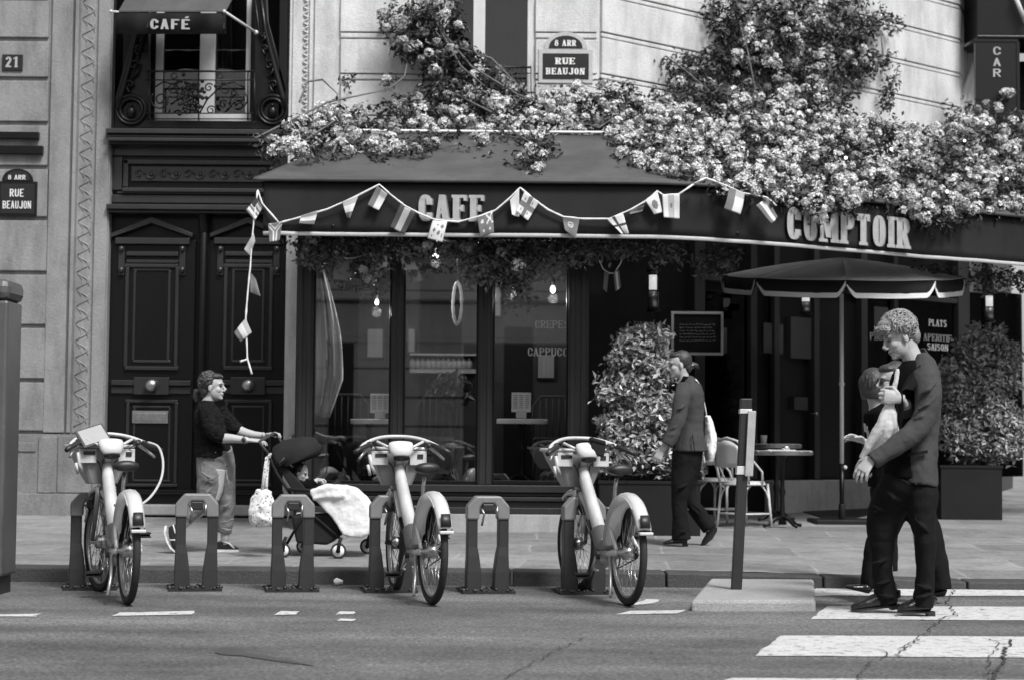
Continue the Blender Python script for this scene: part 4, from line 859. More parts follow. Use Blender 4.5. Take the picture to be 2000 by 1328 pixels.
mb = MB(); mb.tube([(uc.x, UY, P(1644, 905, UY).z), (uc.x, UY, za)], .022, 12); mb.tube([(uc.x, UY, P(1644, 752, UY).z), (uc.x, UY, P(1644, 746, UY).z)], .03, 12); mb.ball((uc.x+.03, UY-.03, P(1644, 912, UY).z), .022, 8); mb.build('pole', 'white_paint', um)
for k in range(8): mb = MB(); mb.tube([rim[k]+Vector((0, 0, -.01)), rim[k].lerp(apex, .45)+Vector((0, 0, -.07)), apex+Vector((0, 0, -.05))], .009, 6); mb.tube([rim[k].lerp(apex, .45)+Vector((0, 0, -.07)), (uc.x, UY, zr-.05)], .008, 6); mb.build('rib', 'iron', um)
mb = MB(); mb.box(uc.x-.32, uc.x+.32, UY-.3, UY+.3, ub-.01, ub+.04); mb.tube([(uc.x, UY, ub+.04), (uc.x, UY, ub+.2)], .035, 12); mb.build('base_plate', 'planter', um, bevel=.008)

# ------------------------------------------------------------------ bunting
def pat(kind, u, v):                                       # u across, v down; 0 white 1 light 2 mid 3 dark
    if kind == 'v3': return (2, 0, 2)[min(int(u*3), 2)]
    if kind == 'v3d': return (3, 1, 3)[min(int(u*3), 2)]
    if kind == 'h3': return (1, 0, 2)[min(int(v*3), 2)]
    if kind == 'usa': return 3 if (u < .4 and v < .5) else (0 if int(v*7) % 2 else 2)
    if kind == 'disc': return 2 if (u-.5)**2+(v-.5)**2 < .06 else 0
    if kind == 'discd': return 3 if (u-.5)**2+(v-.5)**2 < .07 else 1
    if kind == 'emb': return 2 if (u-.5)**2+(v-.45)**2 < .008 else (1 if int(u*3) % 2 else 0)
    if kind == 'cross': return 2 if abs(u-.5) < .1 or abs(v-.5) < .1 else (2 if ((u % .5-.22)**2+(v % .5-.25)**2 < .004) else 0)
    if kind == 'cross0': return 3 if abs(u-.4) < .09 or abs(v-.5) < .08 else 0
    if kind == 'y': d = abs(abs(u-.5)-max(0, .5-v*1.1)); return 0 if .08 < d < .17 else (2 if d < .1 else 2)
    if kind == 'aus': return 0 if (u > .55 and v < .5 and (abs((u-.77)*1.2-(v-.25)) < .06 or abs((u-.77)*1.2+(v-.25)) < .06)) or (u-.3)**2+(v-.3)**2 < .01 or (u-.3)**2+(v-.75)**2 < .006 or (u-.75)**2+(v-.75)**2 < .006 else 2
    if kind == 'half': return 2 if u < .45 else (0 if v > .3 else 1)
    if kind == 'blob': return 2 if abs(math.sin(u*9+v*4)*math.cos(v*8-u*3)) > .62 and .2 < u < .85 and .2 < v < .85 else 0
    if kind == 'ring': q = (u-.5)**2+(v-.4)**2; return 0 if .012 < q < .03 or q < .004 else 2
    if kind == 'l': return 1
    if kind == 'm': return 2
    return 0
def bunting(cords, flags, Yb_, lab, grp=None, th=.0085, fm=('flag_w', 'flag_l', 'flag_m', 'flag_d')):
    yf = Yb_ if callable(Yb_) else (lambda px, py: Yb_)
    pt = lambda p: P(p[0], p[1], yf(p[0], p[1]))
    o = empty('bunting', pt(cords[0][0]), lab, 'bunting', grp)
    for cd_ in cords:
        mb = MB(); pts = []
        for i in range(len(cd_)-1):
            for k in range(4): pts.append(pt((cd_[i][0]+(cd_[i+1][0]-cd_[i][0])*k/4, cd_[i][1]+(cd_[i+1][1]-cd_[i][1])*k/4)))
        pts.append(pt(cd_[-1])); mb.tube(pts, [th*random.uniform(.75, 1.3) for _ in pts], 6); mb.build('cord', 'cloth_w', o)
    for q, kind in flags:
        a, b, c, d = [pt(x) for x in q]; n = 16; mb = MB(); ph = random.uniform(0, 6)
        V = []; nn = (b-a).cross(d-a).normalized(); nn = nn if nn.y < 0 else -nn
        for j in range(n+1):
            for i in range(n+1):
                u, v = i/n, j/n; p = a.lerp(b, u).lerp(d.lerp(c, u), v); V.append(p + nn*(.012+.014*v*math.sin(u*4+ph)+.006*math.sin(v*5+ph)))
        Fc = [(j*(n+1)+i, j*(n+1)+i+1, (j+1)*(n+1)+i+1, (j+1)*(n+1)+i) for j in range(n) for i in range(n)]
        mb.add(V, Fc, True); mb.mi = [pat(kind, ((f % n)+.5)/n, ((f//n)+.5)/n) for f in range(n*n)]
        g = mb.build('flag', list(fm), o); g.modifiers.new('s', 'SOLIDIFY').thickness = .002
def front(px, py): return (AY if px < 1330 else min(CH(px, 440, (A1.x, A1.y), ((A1+AD).x, (A1+AD).y)).y, 30)) - (.06 if px < 1360 else .2)
bunting([[(503, 372), (512, 398), (545, 436), (590, 424), (640, 409), (700, 382), (741, 361), (762, 380), (790, 402), (820, 418), (850, 430), (895, 434), (940, 422), (968, 411), (995, 388), (1016, 367), (1040, 388), (1070, 410), (1100, 424), (1140, 428), (1190, 428), (1232, 410), (1262, 393), (1284, 374), (1296, 382), (1326, 380), (1352, 362), (1378, 348), (1410, 360), (1450, 377), (1497, 386), (1516, 402)]],
        [([(524, 438), (552, 434), (546, 470), (527, 474)], 'y'), ([(589, 422), (621, 412), (614, 440), (584, 437)], 'h3'), ([(668, 395), (700, 383), (684, 428), (678, 426)], 'h3'), ([(737, 364), (757, 380), (740, 412), (718, 402)], 'half'),
         ([(782, 400), (812, 416), (790, 458), (762, 445)], 'v3d'), ([(845, 432), (874, 433), (864, 474), (835, 466)], 'blob'), ([(932, 425), (962, 415), (965, 455), (938, 465)], 'aus'), ([(996, 392), (1014, 370), (1014, 425), (1000, 421)], 'w'), ([(1024, 376), (1053, 395), (1031, 432), (1008, 414)], 'cross'),
         ([(1098, 424), (1132, 428), (1124, 468), (1103, 450)], 'ring'), ([(1184, 428), (1217, 418), (1228, 458), (1214, 458)], 'cross0'), ([(1228, 412), (1258, 402), (1255, 413), (1230, 420)], 'm'), ([(1260, 393), (1284, 376), (1294, 415), (1278, 420)], 'disc'), ([(1293, 381), (1327, 380), (1327, 428), (1296, 426)], 'emb'),
         ([(1424, 366), (1454, 378), (1443, 420), (1414, 408)], 'half'), ([(1474, 402), (1496, 388), (1520, 424), (1504, 438)], 'v3')], front, 'string of small national flags looped along the front of the wide awning')
bunting([[(503, 374), (497, 420), (492, 470), (489, 520), (484, 570), (480, 620), (482, 670), (483, 700), (492, 730)], [(483, 701), (469, 706)]],
        [([(501, 386), (513, 406), (498, 432), (481, 412)], 'usa'), ([(496, 456), (499, 472), (488, 500), (477, 488)], 'l'), ([(489, 532), (500, 546), (510, 580), (489, 572)], 'm'), ([(480, 622), (492, 650), (470, 668), (457, 650)], 'h3')], AY-.08, 'loose end of flag string hanging down in front of the black double door')
bunting([[(668, 462), (642, 478), (644, 492), (656, 505), (690, 505), (715, 497), (745, 490), (763, 475), (776, 490), (800, 492)]],
        [([(678, 470), (694, 474), (706, 490), (696, 497)], 'm'), ([(655, 508), (683, 508), (680, 547), (650, 547)], 'm'), ([(722, 496), (755, 487), (756, 520), (730, 530)], 'emb'), ([(778, 490), (802, 492), (816, 527), (788, 527)], 'discd')], 16.9, 'short flag string hanging in the shade under the awning by the left window', th=.006)
bunting([[(1170, 508), (1178, 526), (1190, 534), (1200, 534), (1212, 515), (1225, 468)]], [([(1180, 530), (1189, 534), (1185, 571), (1178, 566)], 'm'), ([(1198, 535), (1209, 528), (1213, 562), (1202, 570)], 'v3')], 17.2, 'tiny flag string hanging in the shade under the awning right of the windows', th=.006)
# ================================================================== FLOWERS AND LEAVES
def fronty(px): return AY if px < 1345 else CH(px, 440, (A1.x, A1.y), ((A1+AD).x, (A1+AD).y)).y
def wally(px): return FY if px < 1170 else (CH(px, 200, C0, C1).y if px < 1870 else CH(1870, 200, C0, C1).y)
def ydepth(px, py):
    t = min(max((py-150)/235, 0), 1); fy = fronty(px); a, b = wally(px)-.35, fy+.28; y = a + (b-a)*t
    if P(px, py, fy).z < zt+.02: return fy-.13
    ys_ = fy; k = (ztb-zt)/RB*(1 if px < 1345 else .857)
    while ys_ < y:
        if P(px, py, ys_).z < zt+.04+(ys_-fy)*k*.98: return max(ys_-.06, fy-.1)
        ys_ += .04
    return y
def frames(N):                                             # random orthonormal frames around normals N (n,3)
    a = rng.normal(size=N.shape); u = np.cross(N, a); u /= np.linalg.norm(u, axis=1)[:, None]+1e-9; return u, np.cross(N, u)
def petals(C, Nn, size, k=4):                              # florets: k cupped petals each
    U, W = frames(Nn); V = []; n = len(C); size = np.asarray(size).reshape(-1, 1)*np.ones((n, 1))
    for j in range(k):
        a = 2*PI*j/k; d = U*math.cos(a)+W*math.sin(a); s_ = U*-math.sin(a)+W*math.cos(a)
        V += [C, C+d*size*.62+s_*size*.40+Nn*size*.10, C+d*size*1.0+Nn*size*.32, C+d*size*.62-s_*size*.40+Nn*size*.10]
    V = np.stack(V, 1).reshape(-1, 3); F = np.arange(len(V)).reshape(-1, 4); return V, F
def leaves(C, Nn, size):
    U, W = frames(Nn); size = np.asarray(size).reshape(-1, 1)*np.ones((len(C), 1))
    V = np.stack([C, C+U*size*.5+W*size*.27+Nn*size*.08, C+U*size*1.05-Nn*size*.1, C+U*size*.5-W*size*.27+Nn*size*.08], 1)
    # two halves folded along the midrib
    a = np.stack([V[:, 0], V[:, 1], V[:, 2], (V[:, 0]+V[:, 2])/2-Nn*size*.06], 1); b = np.stack([V[:, 0], (V[:, 0]+V[:, 2])/2-Nn*size*.06, V[:, 2], V[:, 3]], 1)
    V = np.concatenate([a, b]).reshape(-1, 3); return V, np.arange(len(V)).reshape(-1, 4)
def unit(v): return v/(np.linalg.norm(v, axis=1)[:, None]+1e-9)
def patchy(x, y): return .5+.22*math.sin(x*.031+y*.05+1.3)+.20*math.sin(x*.067-y*.043+.4)+.16*math.sin(y*.11+x*.013)+.14*math.sin(x*.13+y*.09)
def garland(name, blobs, lab, cat='flowering garland', flower=.7, mid=.3, leafn=1.0, cr=.085, leafm='leaf', grp=None, stems=(), dens=1.0, yfun=ydepth):
    Cc = []; Cl = []; Cm = []
    for (px, py, rx, ry, *rest) in blobs:
        fl = rest[0] if rest else flower; n = max(2, int(rx*ry/85*dens))
        for _ in range(n):
            while 1:
                a, b = rng.uniform(-1, 1, 2)
                if a*a+b*b < 1: break
            x, y = px+a*rx, py+b*ry; h = math.sqrt(max(0, 1-a*a-b*b)); Yd = yfun(x, y) - h*.16 + rng.uniform(-.04, .22)
            p = P(x, y, Yd); pa = patchy(x, y); k_ = fl if pa > .42 else fl*.38
            if rng.random() < k_: Cc.append((p.x, p.y, p.z)); Cm.append(rng.random() < mid*(1.5-pa))
            else: Cl.append((p.x, p.y+.03, p.z)); Cl.append((p.x+rng.normal()*.06, p.y, p.z+rng.normal()*.06))
        for _ in range(int(n*.8*leafn)):
            while 1:
                a, b = rng.uniform(-1.08, 1.08, 2)
                if a*a+b*b < 1.15: break
            p = P(px+a*rx, py+b*ry, yfun(px+a*rx, py+b*ry)+rng.uniform(-.12, .3)); Cl.append((p.x, p.y, p.z))
    lo = np.array(Cc+Cl); o = empty(name, (lo[:, 0].mean(), lo[:, 1].mean(), lo[:, 2].min()), lab, cat, grp)
    if Cc:
        Cc = np.array(Cc); K = 40; n = len(Cc); R = rng.uniform(.55, 1.1, n)*cr*.78; D = unit(rng.normal(size=(n, K, 3)).reshape(-1, 3)+np.array([0, -.35, .35])).reshape(n, K, 3)
        sq = np.array([1, 1, .85]); pts = (Cc[:, None]+D*sq*R[:, None, None]*rng.uniform(.86, 1.04, (n, K, 1))).reshape(-1, 3); N = unit(D.reshape(-1, 3)+rng.normal(size=(n*K, 3))*.25)
        V, F = petals(pts, N, rng.uniform(.013, .025, n*K)); mi = np.repeat(np.array(Cm), K*4).astype(int)
        npmesh('blossoms', V, F, ['petal', 'petal_mid'], o, mi)
        Cl = np.concatenate([np.array(Cl).reshape(-1, 3), Cc])
    Cl = np.array(Cl); n = len(Cl); K = 9; D = unit(rng.normal(size=(n*K, 3))); pts = np.repeat(Cl, K, 0)+D*rng.uniform(.02, .11, (n*K, 1))+np.array([0, .07, -.01]); N = unit(D+np.array([0, -.3, .7])+rng.normal(size=(n*K, 3))*.5)
    V, F = leaves(pts, N, rng.uniform(.03, .08, n*K)); npmesh('leaves', V, F, leafm, o)
    for st in stems:
        mb = MB(); mb.tube([P(x, y, yfun(x, y)-.05) for x, y in st], [.011]*(len(st)-1)+[.005], 6); mb.build('stem', 'stem', o)
    return o
G_ = 'flower garlands over the wide awning'
garland('flower_garland', [(522, 262, 26, 13), (545, 290, 40, 18), (585, 262, 45, 30), (600, 295, 40, 16), (650, 232, 60, 34), (700, 258, 60, 40), (690, 290, 40, 22), (755, 235, 50, 36), (755, 285, 45, 18), (720, 300, 30, 10), (795, 288, 40, 14), (850, 265, 45, 16), (680, 162, 12, 9, .2), (755, 158, 13, 10, .2)],
        'pale flower garland trailing over the left corner of the wide awning', grp=G_, mid=.4, leafn=1.0, stems=[[(500, 270), (560, 240), (640, 200), (760, 175)], [(560, 300), (610, 265), (680, 220)], [(650, 300), (670, 250), (720, 225)], [(585, 200), (600, 160), (630, 156), (660, 185)], [(760, 175), (790, 150), (795, 125)]])
garland('flowering_branch', [(775, 42, 32, 26, .25), (815, 15, 34, 22, .35), (855, 50, 45, 34, .35), (800, 80, 30, 20, .2), (840, 100, 38, 28, .35), (880, 110, 36, 34, .3), (870, 160, 44, 40, .4), (920, 175, 50, 36, .45), (800, 100, 16, 14, .2), (860, 6, 30, 20, .4), (925, 120, 22, 16, .15), (955, 140, 22, 15, .15), (985, 160, 24, 14, .15), (1000, 175, 20, 12, .15), (830, 190, 50, 30, .4)],
        'tall dark flowering branch reaching up in front of the upper window', 'flowering branch', flower=.30, mid=.8, leafn=2.2, stems=[[(830, 0), (870, 70), (920, 130), (1010, 185), (1060, 205)], [(900, 95), (960, 115), (1030, 185)], [(860, 60), (900, 130), (960, 180)]])
garland('flower_garland', [(850, 225, 60, 40), (930, 220, 60, 42), (1000, 205, 60, 34), (1080, 205, 60, 32), (1150, 195, 60, 34), (1215, 195, 50, 30), (960, 262, 45, 18), (1040, 245, 40, 32), (1060, 280, 30, 24), (1020, 318, 42, 17), (1045, 300, 28, 20), (945, 285, 10, 24), (898, 288, 14, 16), (1180, 240, 50, 24), (1120, 245, 40, 16)],
        'pale flower garland along the middle of the wide awning under the street name sign', grp=G_, mid=.22, flower=.75, stems=[[(980, 240), (1020, 270), (1075, 300)], [(880, 180), (960, 220), (1040, 240)], [(1130, 240), (1170, 250), (1200, 230)]])
garland('flower_garland', [(1230, 250, 45, 40), (1285, 225, 55, 45), (1250, 300, 45, 24), (1340, 250, 60, 50), (1300, 300, 60, 34), (1345, 330, 50, 18), (1400, 280, 70, 50), (1420, 330, 60, 26), (1470, 230, 60, 50), (1500, 300, 80, 50), (1440, 362, 50, 16), (1500, 366, 60, 18), (1560, 250, 70, 50), (1590, 330, 80, 40), (1570, 382, 60, 18), (1560, 200, 60, 30), (1400, 220, 40, 30)],
        'dense pale flower mass heaped on the bend of the awning', grp=G_, mid=.15, flower=.85, dens=1.25, stems=[[(1340, 200), (1345, 260), (1350, 290)]])
garland('flower_garland', [(1660, 270, 80, 50), (1680, 345, 80, 44), (1750, 290, 80, 50), (1640, 378, 46, 20), (1655, 398, 30, 12), (1720, 374, 60, 14), (1760, 378, 70, 34), (1825, 408, 52, 22), (1800, 425, 18, 14), (1850, 428, 18, 14), (1900, 402, 50, 20), (1845, 300, 80, 55), (1860, 365, 70, 34), (1930, 300, 70, 60), (1950, 370, 70, 44), (1985, 280, 40, 60), (1600, 410, 26, 18), (1980, 400, 40, 18), (1920, 225, 45, 26), (1962, 180, 22, 18), (1935, 150, 20, 12), (1885, 235, 40, 20), (2040, 340, 50, 80)],
        'dense pale flower mass heaped above the lettering COMPTOIR', grp=G_, mid=.35, flower=.75, dens=1.25)
garland('climbing_shrub', [(1420, 20, 40, 40, .3), (1440, 80, 40, 50, .3), (1500, 50, 60, 60, .55), (1480, 130, 60, 50, .5), (1560, 100, 70, 60, .55), (1580, 20, 70, 40, .45), (1660, 30, 60, 40, .4), (1640, 100, 60, 40, .4), (1720, 40, 34, 26, .4), (1700, 120, 40, 22, .3), (1330, 125, 32, 26, .2), (1355, 160, 45, 34, .3), (1390, 190, 50, 30, .5), (1560, 170, 70, 36, .4), (1640, 165, 40, 40, .2), (1680, 110, 30, 40, .2), (1740, 160, 17, 16, .05), (1740, 195, 15, 24, .15), (1400, 120, 40, 30, .2)],
        'tall dark climbing shrub with flowers growing up the stone wall on the right', 'climbing shrub', flower=.42, mid=.5, leafn=2.2, stems=[[(1430, 0), (1460, 100), (1480, 200)], [(1720, 60), (1725, 110), (1700, 150)], [(1740, 180), (1755, 130)], [(1300, 110), (1340, 140), (1400, 190)]])
GU = 'faded garlands hanging in the shade under the awning'
yu = lambda px, py: 16.85 if px < 1300 else fronty(px)+.5
garland('hanging_garland', [(600, 485, 30, 26), (650, 480, 45, 18), (640, 505, 30, 18), (720, 500, 30, 40), (710, 530, 18, 20), (780, 480, 60, 16)], 'dark faded garland hanging at the top of the left window', 'garland', flower=.1, mid=1, leafm='leaf_sh', grp=GU, leafn=.8, yfun=yu, dens=1.7)
garland('hanging_garland', [(880, 478, 70, 14), (940, 500, 26, 40), (980, 495, 40, 30), (1010, 520, 30, 36), (1060, 485, 60, 22), (1020, 550, 12, 16)], 'dark faded garland hanging between the middle and right windows', 'garland', flower=.12, mid=1, leafm='leaf_sh', grp=GU, leafn=.8, yfun=yu, dens=1.7, stems=[[(1040, 480), (1110, 500), (1095, 520), (1080, 525)]])
garland('hanging_garland', [(1130, 485, 40, 18), (1180, 480, 40, 14), (1260, 480, 50, 14), (1310, 490, 22, 14), (1148, 500, 14, 14)], 'dark faded garland hanging right of the windows under the awning', 'garland', flower=.1, mid=1, leafm='leaf_sh', grp=GU, leafn=.8, yfun=yu, dens=1.5)
garland('hanging_garland', [(1400, 505, 50, 16), (1900, 540, 60, 14), (1970, 545, 40, 16), (1840, 530, 40, 10)], 'thin dark garland under the awning edge above the right-hand plant', 'garland', flower=.05, mid=1, leafm='leaf_sh', grp=GU, leafn=.8, yfun=lambda a, b: fronty(a)+1.0, dens=1.5)
# little lights
sl_ = empty('string_lights', P(1700, 300, 18), 'thin string of tiny lit bulbs threaded through the flowers on the right', 'string lights')
lp = [(1130, 165), (1365, 215), (1560, 222), (1652, 309), (1741, 292), (1884, 276), (1927, 242), (1966, 350), (1850, 375), (2010, 300)]
mb = MB(); mb.tube([P(x, y, ydepth(x, y)-.05) for x, y in lp], .003, 5); mb.build('cord', 'iron', sl_)
for x, y in lp[1:-1]: mb = MB(); mb.ball(P(x, y, ydepth(x, y)-.26), .018, 8); mb.build('bulb', 'bulb', sl_)
# ------------------------------------------------------------------ planter plants
def planter(px0, px1, ytop, ybot, Yp, depth, plants, lab, plab, right=False):
    zg = gz(Yp); x0, x1 = P(px0, ybot, Yp).x, P(px1, ybot, Yp).x; zt_ = P((px0+px1)/2, ytop, Yp).z
    o = empty('planter_box', ((x0+x1)/2, Yp, zg), lab, 'planter', 'black planter boxes on the pavement')
    mb = MB(); mb.box(x0, x1, Yp, Yp+depth, zg-.03, zt_-.02); b = mb.build('box', 'planter', o, bevel=.006)
    mb = MB(); mb.box(x0-.01, x1+.01, Yp-.01, Yp+.02, zt_-.03, zt_); mb.box(x0-.01, x1+.01, Yp+depth-.02, Yp+depth+.01, zt_-.03, zt_); mb.box(x0-.01, x0+.02, Yp+.02, Yp+depth-.02, zt_-.03, zt_); mb.box(x1-.02, x1+.01, Yp+.02, Yp+depth-.02, zt_-.03, zt_); mb.build('rim', 'planter', o)
    if right: pass
    pts = []
    for (px, py, rx, ry) in plants:
        n = int(rx*ry*.36)
        for _ in range(n):
            d = rng.normal(size=3); d /= np.linalg.norm(d); rr_ = rng.uniform(.2, 1.0) if rng.random() < .96 else rng.uniform(1.0, 1.3); c = P(px+d[0]*rx*rr_, py+d[2]*ry*rr_, Yp+depth*.5+d[1]*.34*rr_); pts.append((c.x, c.y, c.z, d[0], d[1], d[2]))
    pts = np.array(pts); q = empty('leafy_shrub', ((x0+x1)/2, Yp+depth/2, zt_-.02), plab, 'shrub', 'bushy shrubs in the planters')
    keep = pts[:, 2] > zt_-.08 ; pts = pts[keep | (rng.random(len(pts)) < .2)]
    K = 3; D = np.repeat(pts[:, 3:], K, 0); C = np.repeat(pts[:, :3], K, 0)+rng.normal(size=(len(D), 3))*.03
    V, F = leaves(C, unit(D*.6+np.array([0, -.2, .75])+rng.normal(size=D.shape)*.55), rng.uniform(.035, .085, len(D))); npmesh('leaves', V, F, 'leaf_lt', q)
    mb = MB()
    for (px, py, rx, ry) in plants:
        a = Vector(((x0+x1)/2, Yp+depth/2, zt_-.1)); b = P(px, py, Yp+depth/2); mb.tube([a+Vector((random.uniform(-.1, .1), 0, 0)), a.lerp(b, .5)+Vector((random.uniform(-.05, .05), 0, 0)), b], [.018, .013, .006], 6)
    mb.build('stem', 'stem', q)
planter(1170, 1368, 938, 1043, 17.0, .55, [(1250, 690, 52, 42), (1222, 700, 30, 26), (1235, 750, 62, 50), (1190, 770, 22, 20), (1250, 810, 62, 52), (1200, 830, 30, 30), (1240, 870, 66, 44), (1285, 900, 60, 28), (1205, 905, 40, 24), (1295, 720, 22, 26), (1340, 900, 40, 22), (1275, 655, 34, 14), (1240, 655, 20, 12), (1290, 800, 26, 40)],
        'long black planter box behind the woman in the dark suit', 'tall glossy leafed shrub behind the walking woman in the suit')
planter(1838, 1958, 908, 1013, 19.95, .6, [(1905, 685, 44, 30), (1930, 740, 62, 50), (1880, 770, 46, 44), (1945, 820, 55, 50), (1890, 850, 56, 50), (1955, 870, 45, 36), (1860, 720, 24, 24), (1968, 700, 26, 34), (1905, 652, 16, 14), (1950, 655, 14, 12), (1850, 830, 20, 24)],
        'black planter box at the right edge behind the tall man', 'tall glossy leafed shrub at the right edge behind the tall man')
C = P(880, 760, 18.5); pts = unit(rng.normal(size=(260, 3))); Cc = np.array(C)+pts*np.array([.26, .2, .2])*rng.uniform(.3, 1, (260, 1))
V, F = leaves(Cc, unit(pts+rng.normal(size=pts.shape)*.5), rng.uniform(.05, .12, 260)); npmesh('leaves', V, F, 'leaf', bpy.data.objects['potted_plant'])
# ================================================================== DOCKS AND HIRE BICYCLES
def make_dock():
    r = empty('bike_dock', (0, 0, 0)); H = .655
    for sy in (-1, 1):
        mb = MB(); lv = [(0, .052, .060), (.14, .050, .060), (.25, .041, .055), (.31, .035, .05), (H-.14, .035, .05), (H-.10, .038, .052)]
        rings = []
        for z, wy, wx in lv:
            o_ = .142+.004*(z < .2)                       # outer face stays put, inner face flares at the foot
            a, b = (o_-2*wy, o_) if sy > 0 else (-o_, -o_+2*wy); sh = .0
            rings.append([(sh-wx, a, z), (sh+wx, a, z), (sh+wx, b, z), (sh-wx, b, z)])
        mb.loft(rings, True, False); mb.build('leg', 'dock', r, bevel=.008)
    mb = MB(); prof = [(-.146, H-.16), (-.146, H-.07), (-.085, H), (.085, H), (.146, H-.07), (.146, H-.16), (.064, H-.16), (.060, H-.08), (.04, H-.05), (-.04, H-.05), (-.060, H-.08), (-.064, H-.16)]
    n = len(prof); mb.add([(-.062, y, z) for y, z in prof]+[(.062, y, z) for y, z in prof], [tuple(range(n)), tuple(range(n, 2*n))[::-1]]+[(i, n+i, n+(i+1) % n, (i+1) % n) for i in range(n)])
    c = mb.build('cap', 'dock_lt', r, bevel=.012)
    mb = MB(); mb.box(-.055, .05, -.04, .04, H-.11, H-.052); mb.build('lock_box', 'plastic_dk', r, bevel=.008)
    mb = MB(); mb.tube([(-.05, .05, H-.08), (-.065, .03, H-.12), (-.05, .045, H-.2)], .008, 6); mb.tube([(-.06, -.06, H-.07), (-.062, -.055, H-.15)], .007, 6); mb.build('lock_lever', 'chrome', r)
    mb = MB(); mb.box(-.13, .13, -.18, .18, -.005, .018); 
    for a in (-.10, .10):
        for b in (-.15, -.05, .05, .15): mb.tube([(a, b, .018), (a, b, .034)], .012, 6)
    for k in range(26): mb.ball((random.uniform(-.14, .12), random.uniform(-.2, .2), .02), (random.uniform(.006, .02), random.uniform(.006, .022), random.uniform(.006, .018)), 6)
    mb.build('foot_plate', 'plastic_dk', r, bevel=0)
    return r
def wheel(r, name, x, parts_m='chrome'):
    c = Vector((x, 0, .33)); R = .31
    circ = lambda R_, y=0, n=44: [c + Vector((R_*math.cos(t), y, R_*math.sin(t))) for t in np.linspace(0, 2*PI, n+1)[:-1]]
    mb = MB(); mb.tube(circ(R), .024, 10, close=True); w_ = mb.build(name, 'tyre', r)
    mb = MB(); mb.tube(circ(R-.03), (.011, .016), 8, side=(0, 1, 0), close=True); mb.build('rim', 'rim', w_)
    mb = MB()
    for k in range(28):
        a = 2*PI*k/28; s_ = 1 if k % 2 else -1; b = a+.35*(1 if k % 4 < 2 else -1)
        mb.tube([c + Vector((.035*math.cos(b), .028*s_, .035*math.sin(b))), c + Vector(((R-.03)*math.cos(a), 0, (R-.03)*math.sin(a)))], .0021, 4)
    mb.build('spokes', 'chrome', w_)
    mb = MB(); mb.tube([c+Vector((0, -.06, 0)), c+Vector((0, -.035, 0)), c+Vector((0, -.03, 0)), c+Vector((0, .03, 0)), c+Vector((0, .035, 0)), c+Vector((0, .075, 0))], [.012, .018, .045, .045, .02, .012], 14); mb.build('hub', 'chrome', w_)
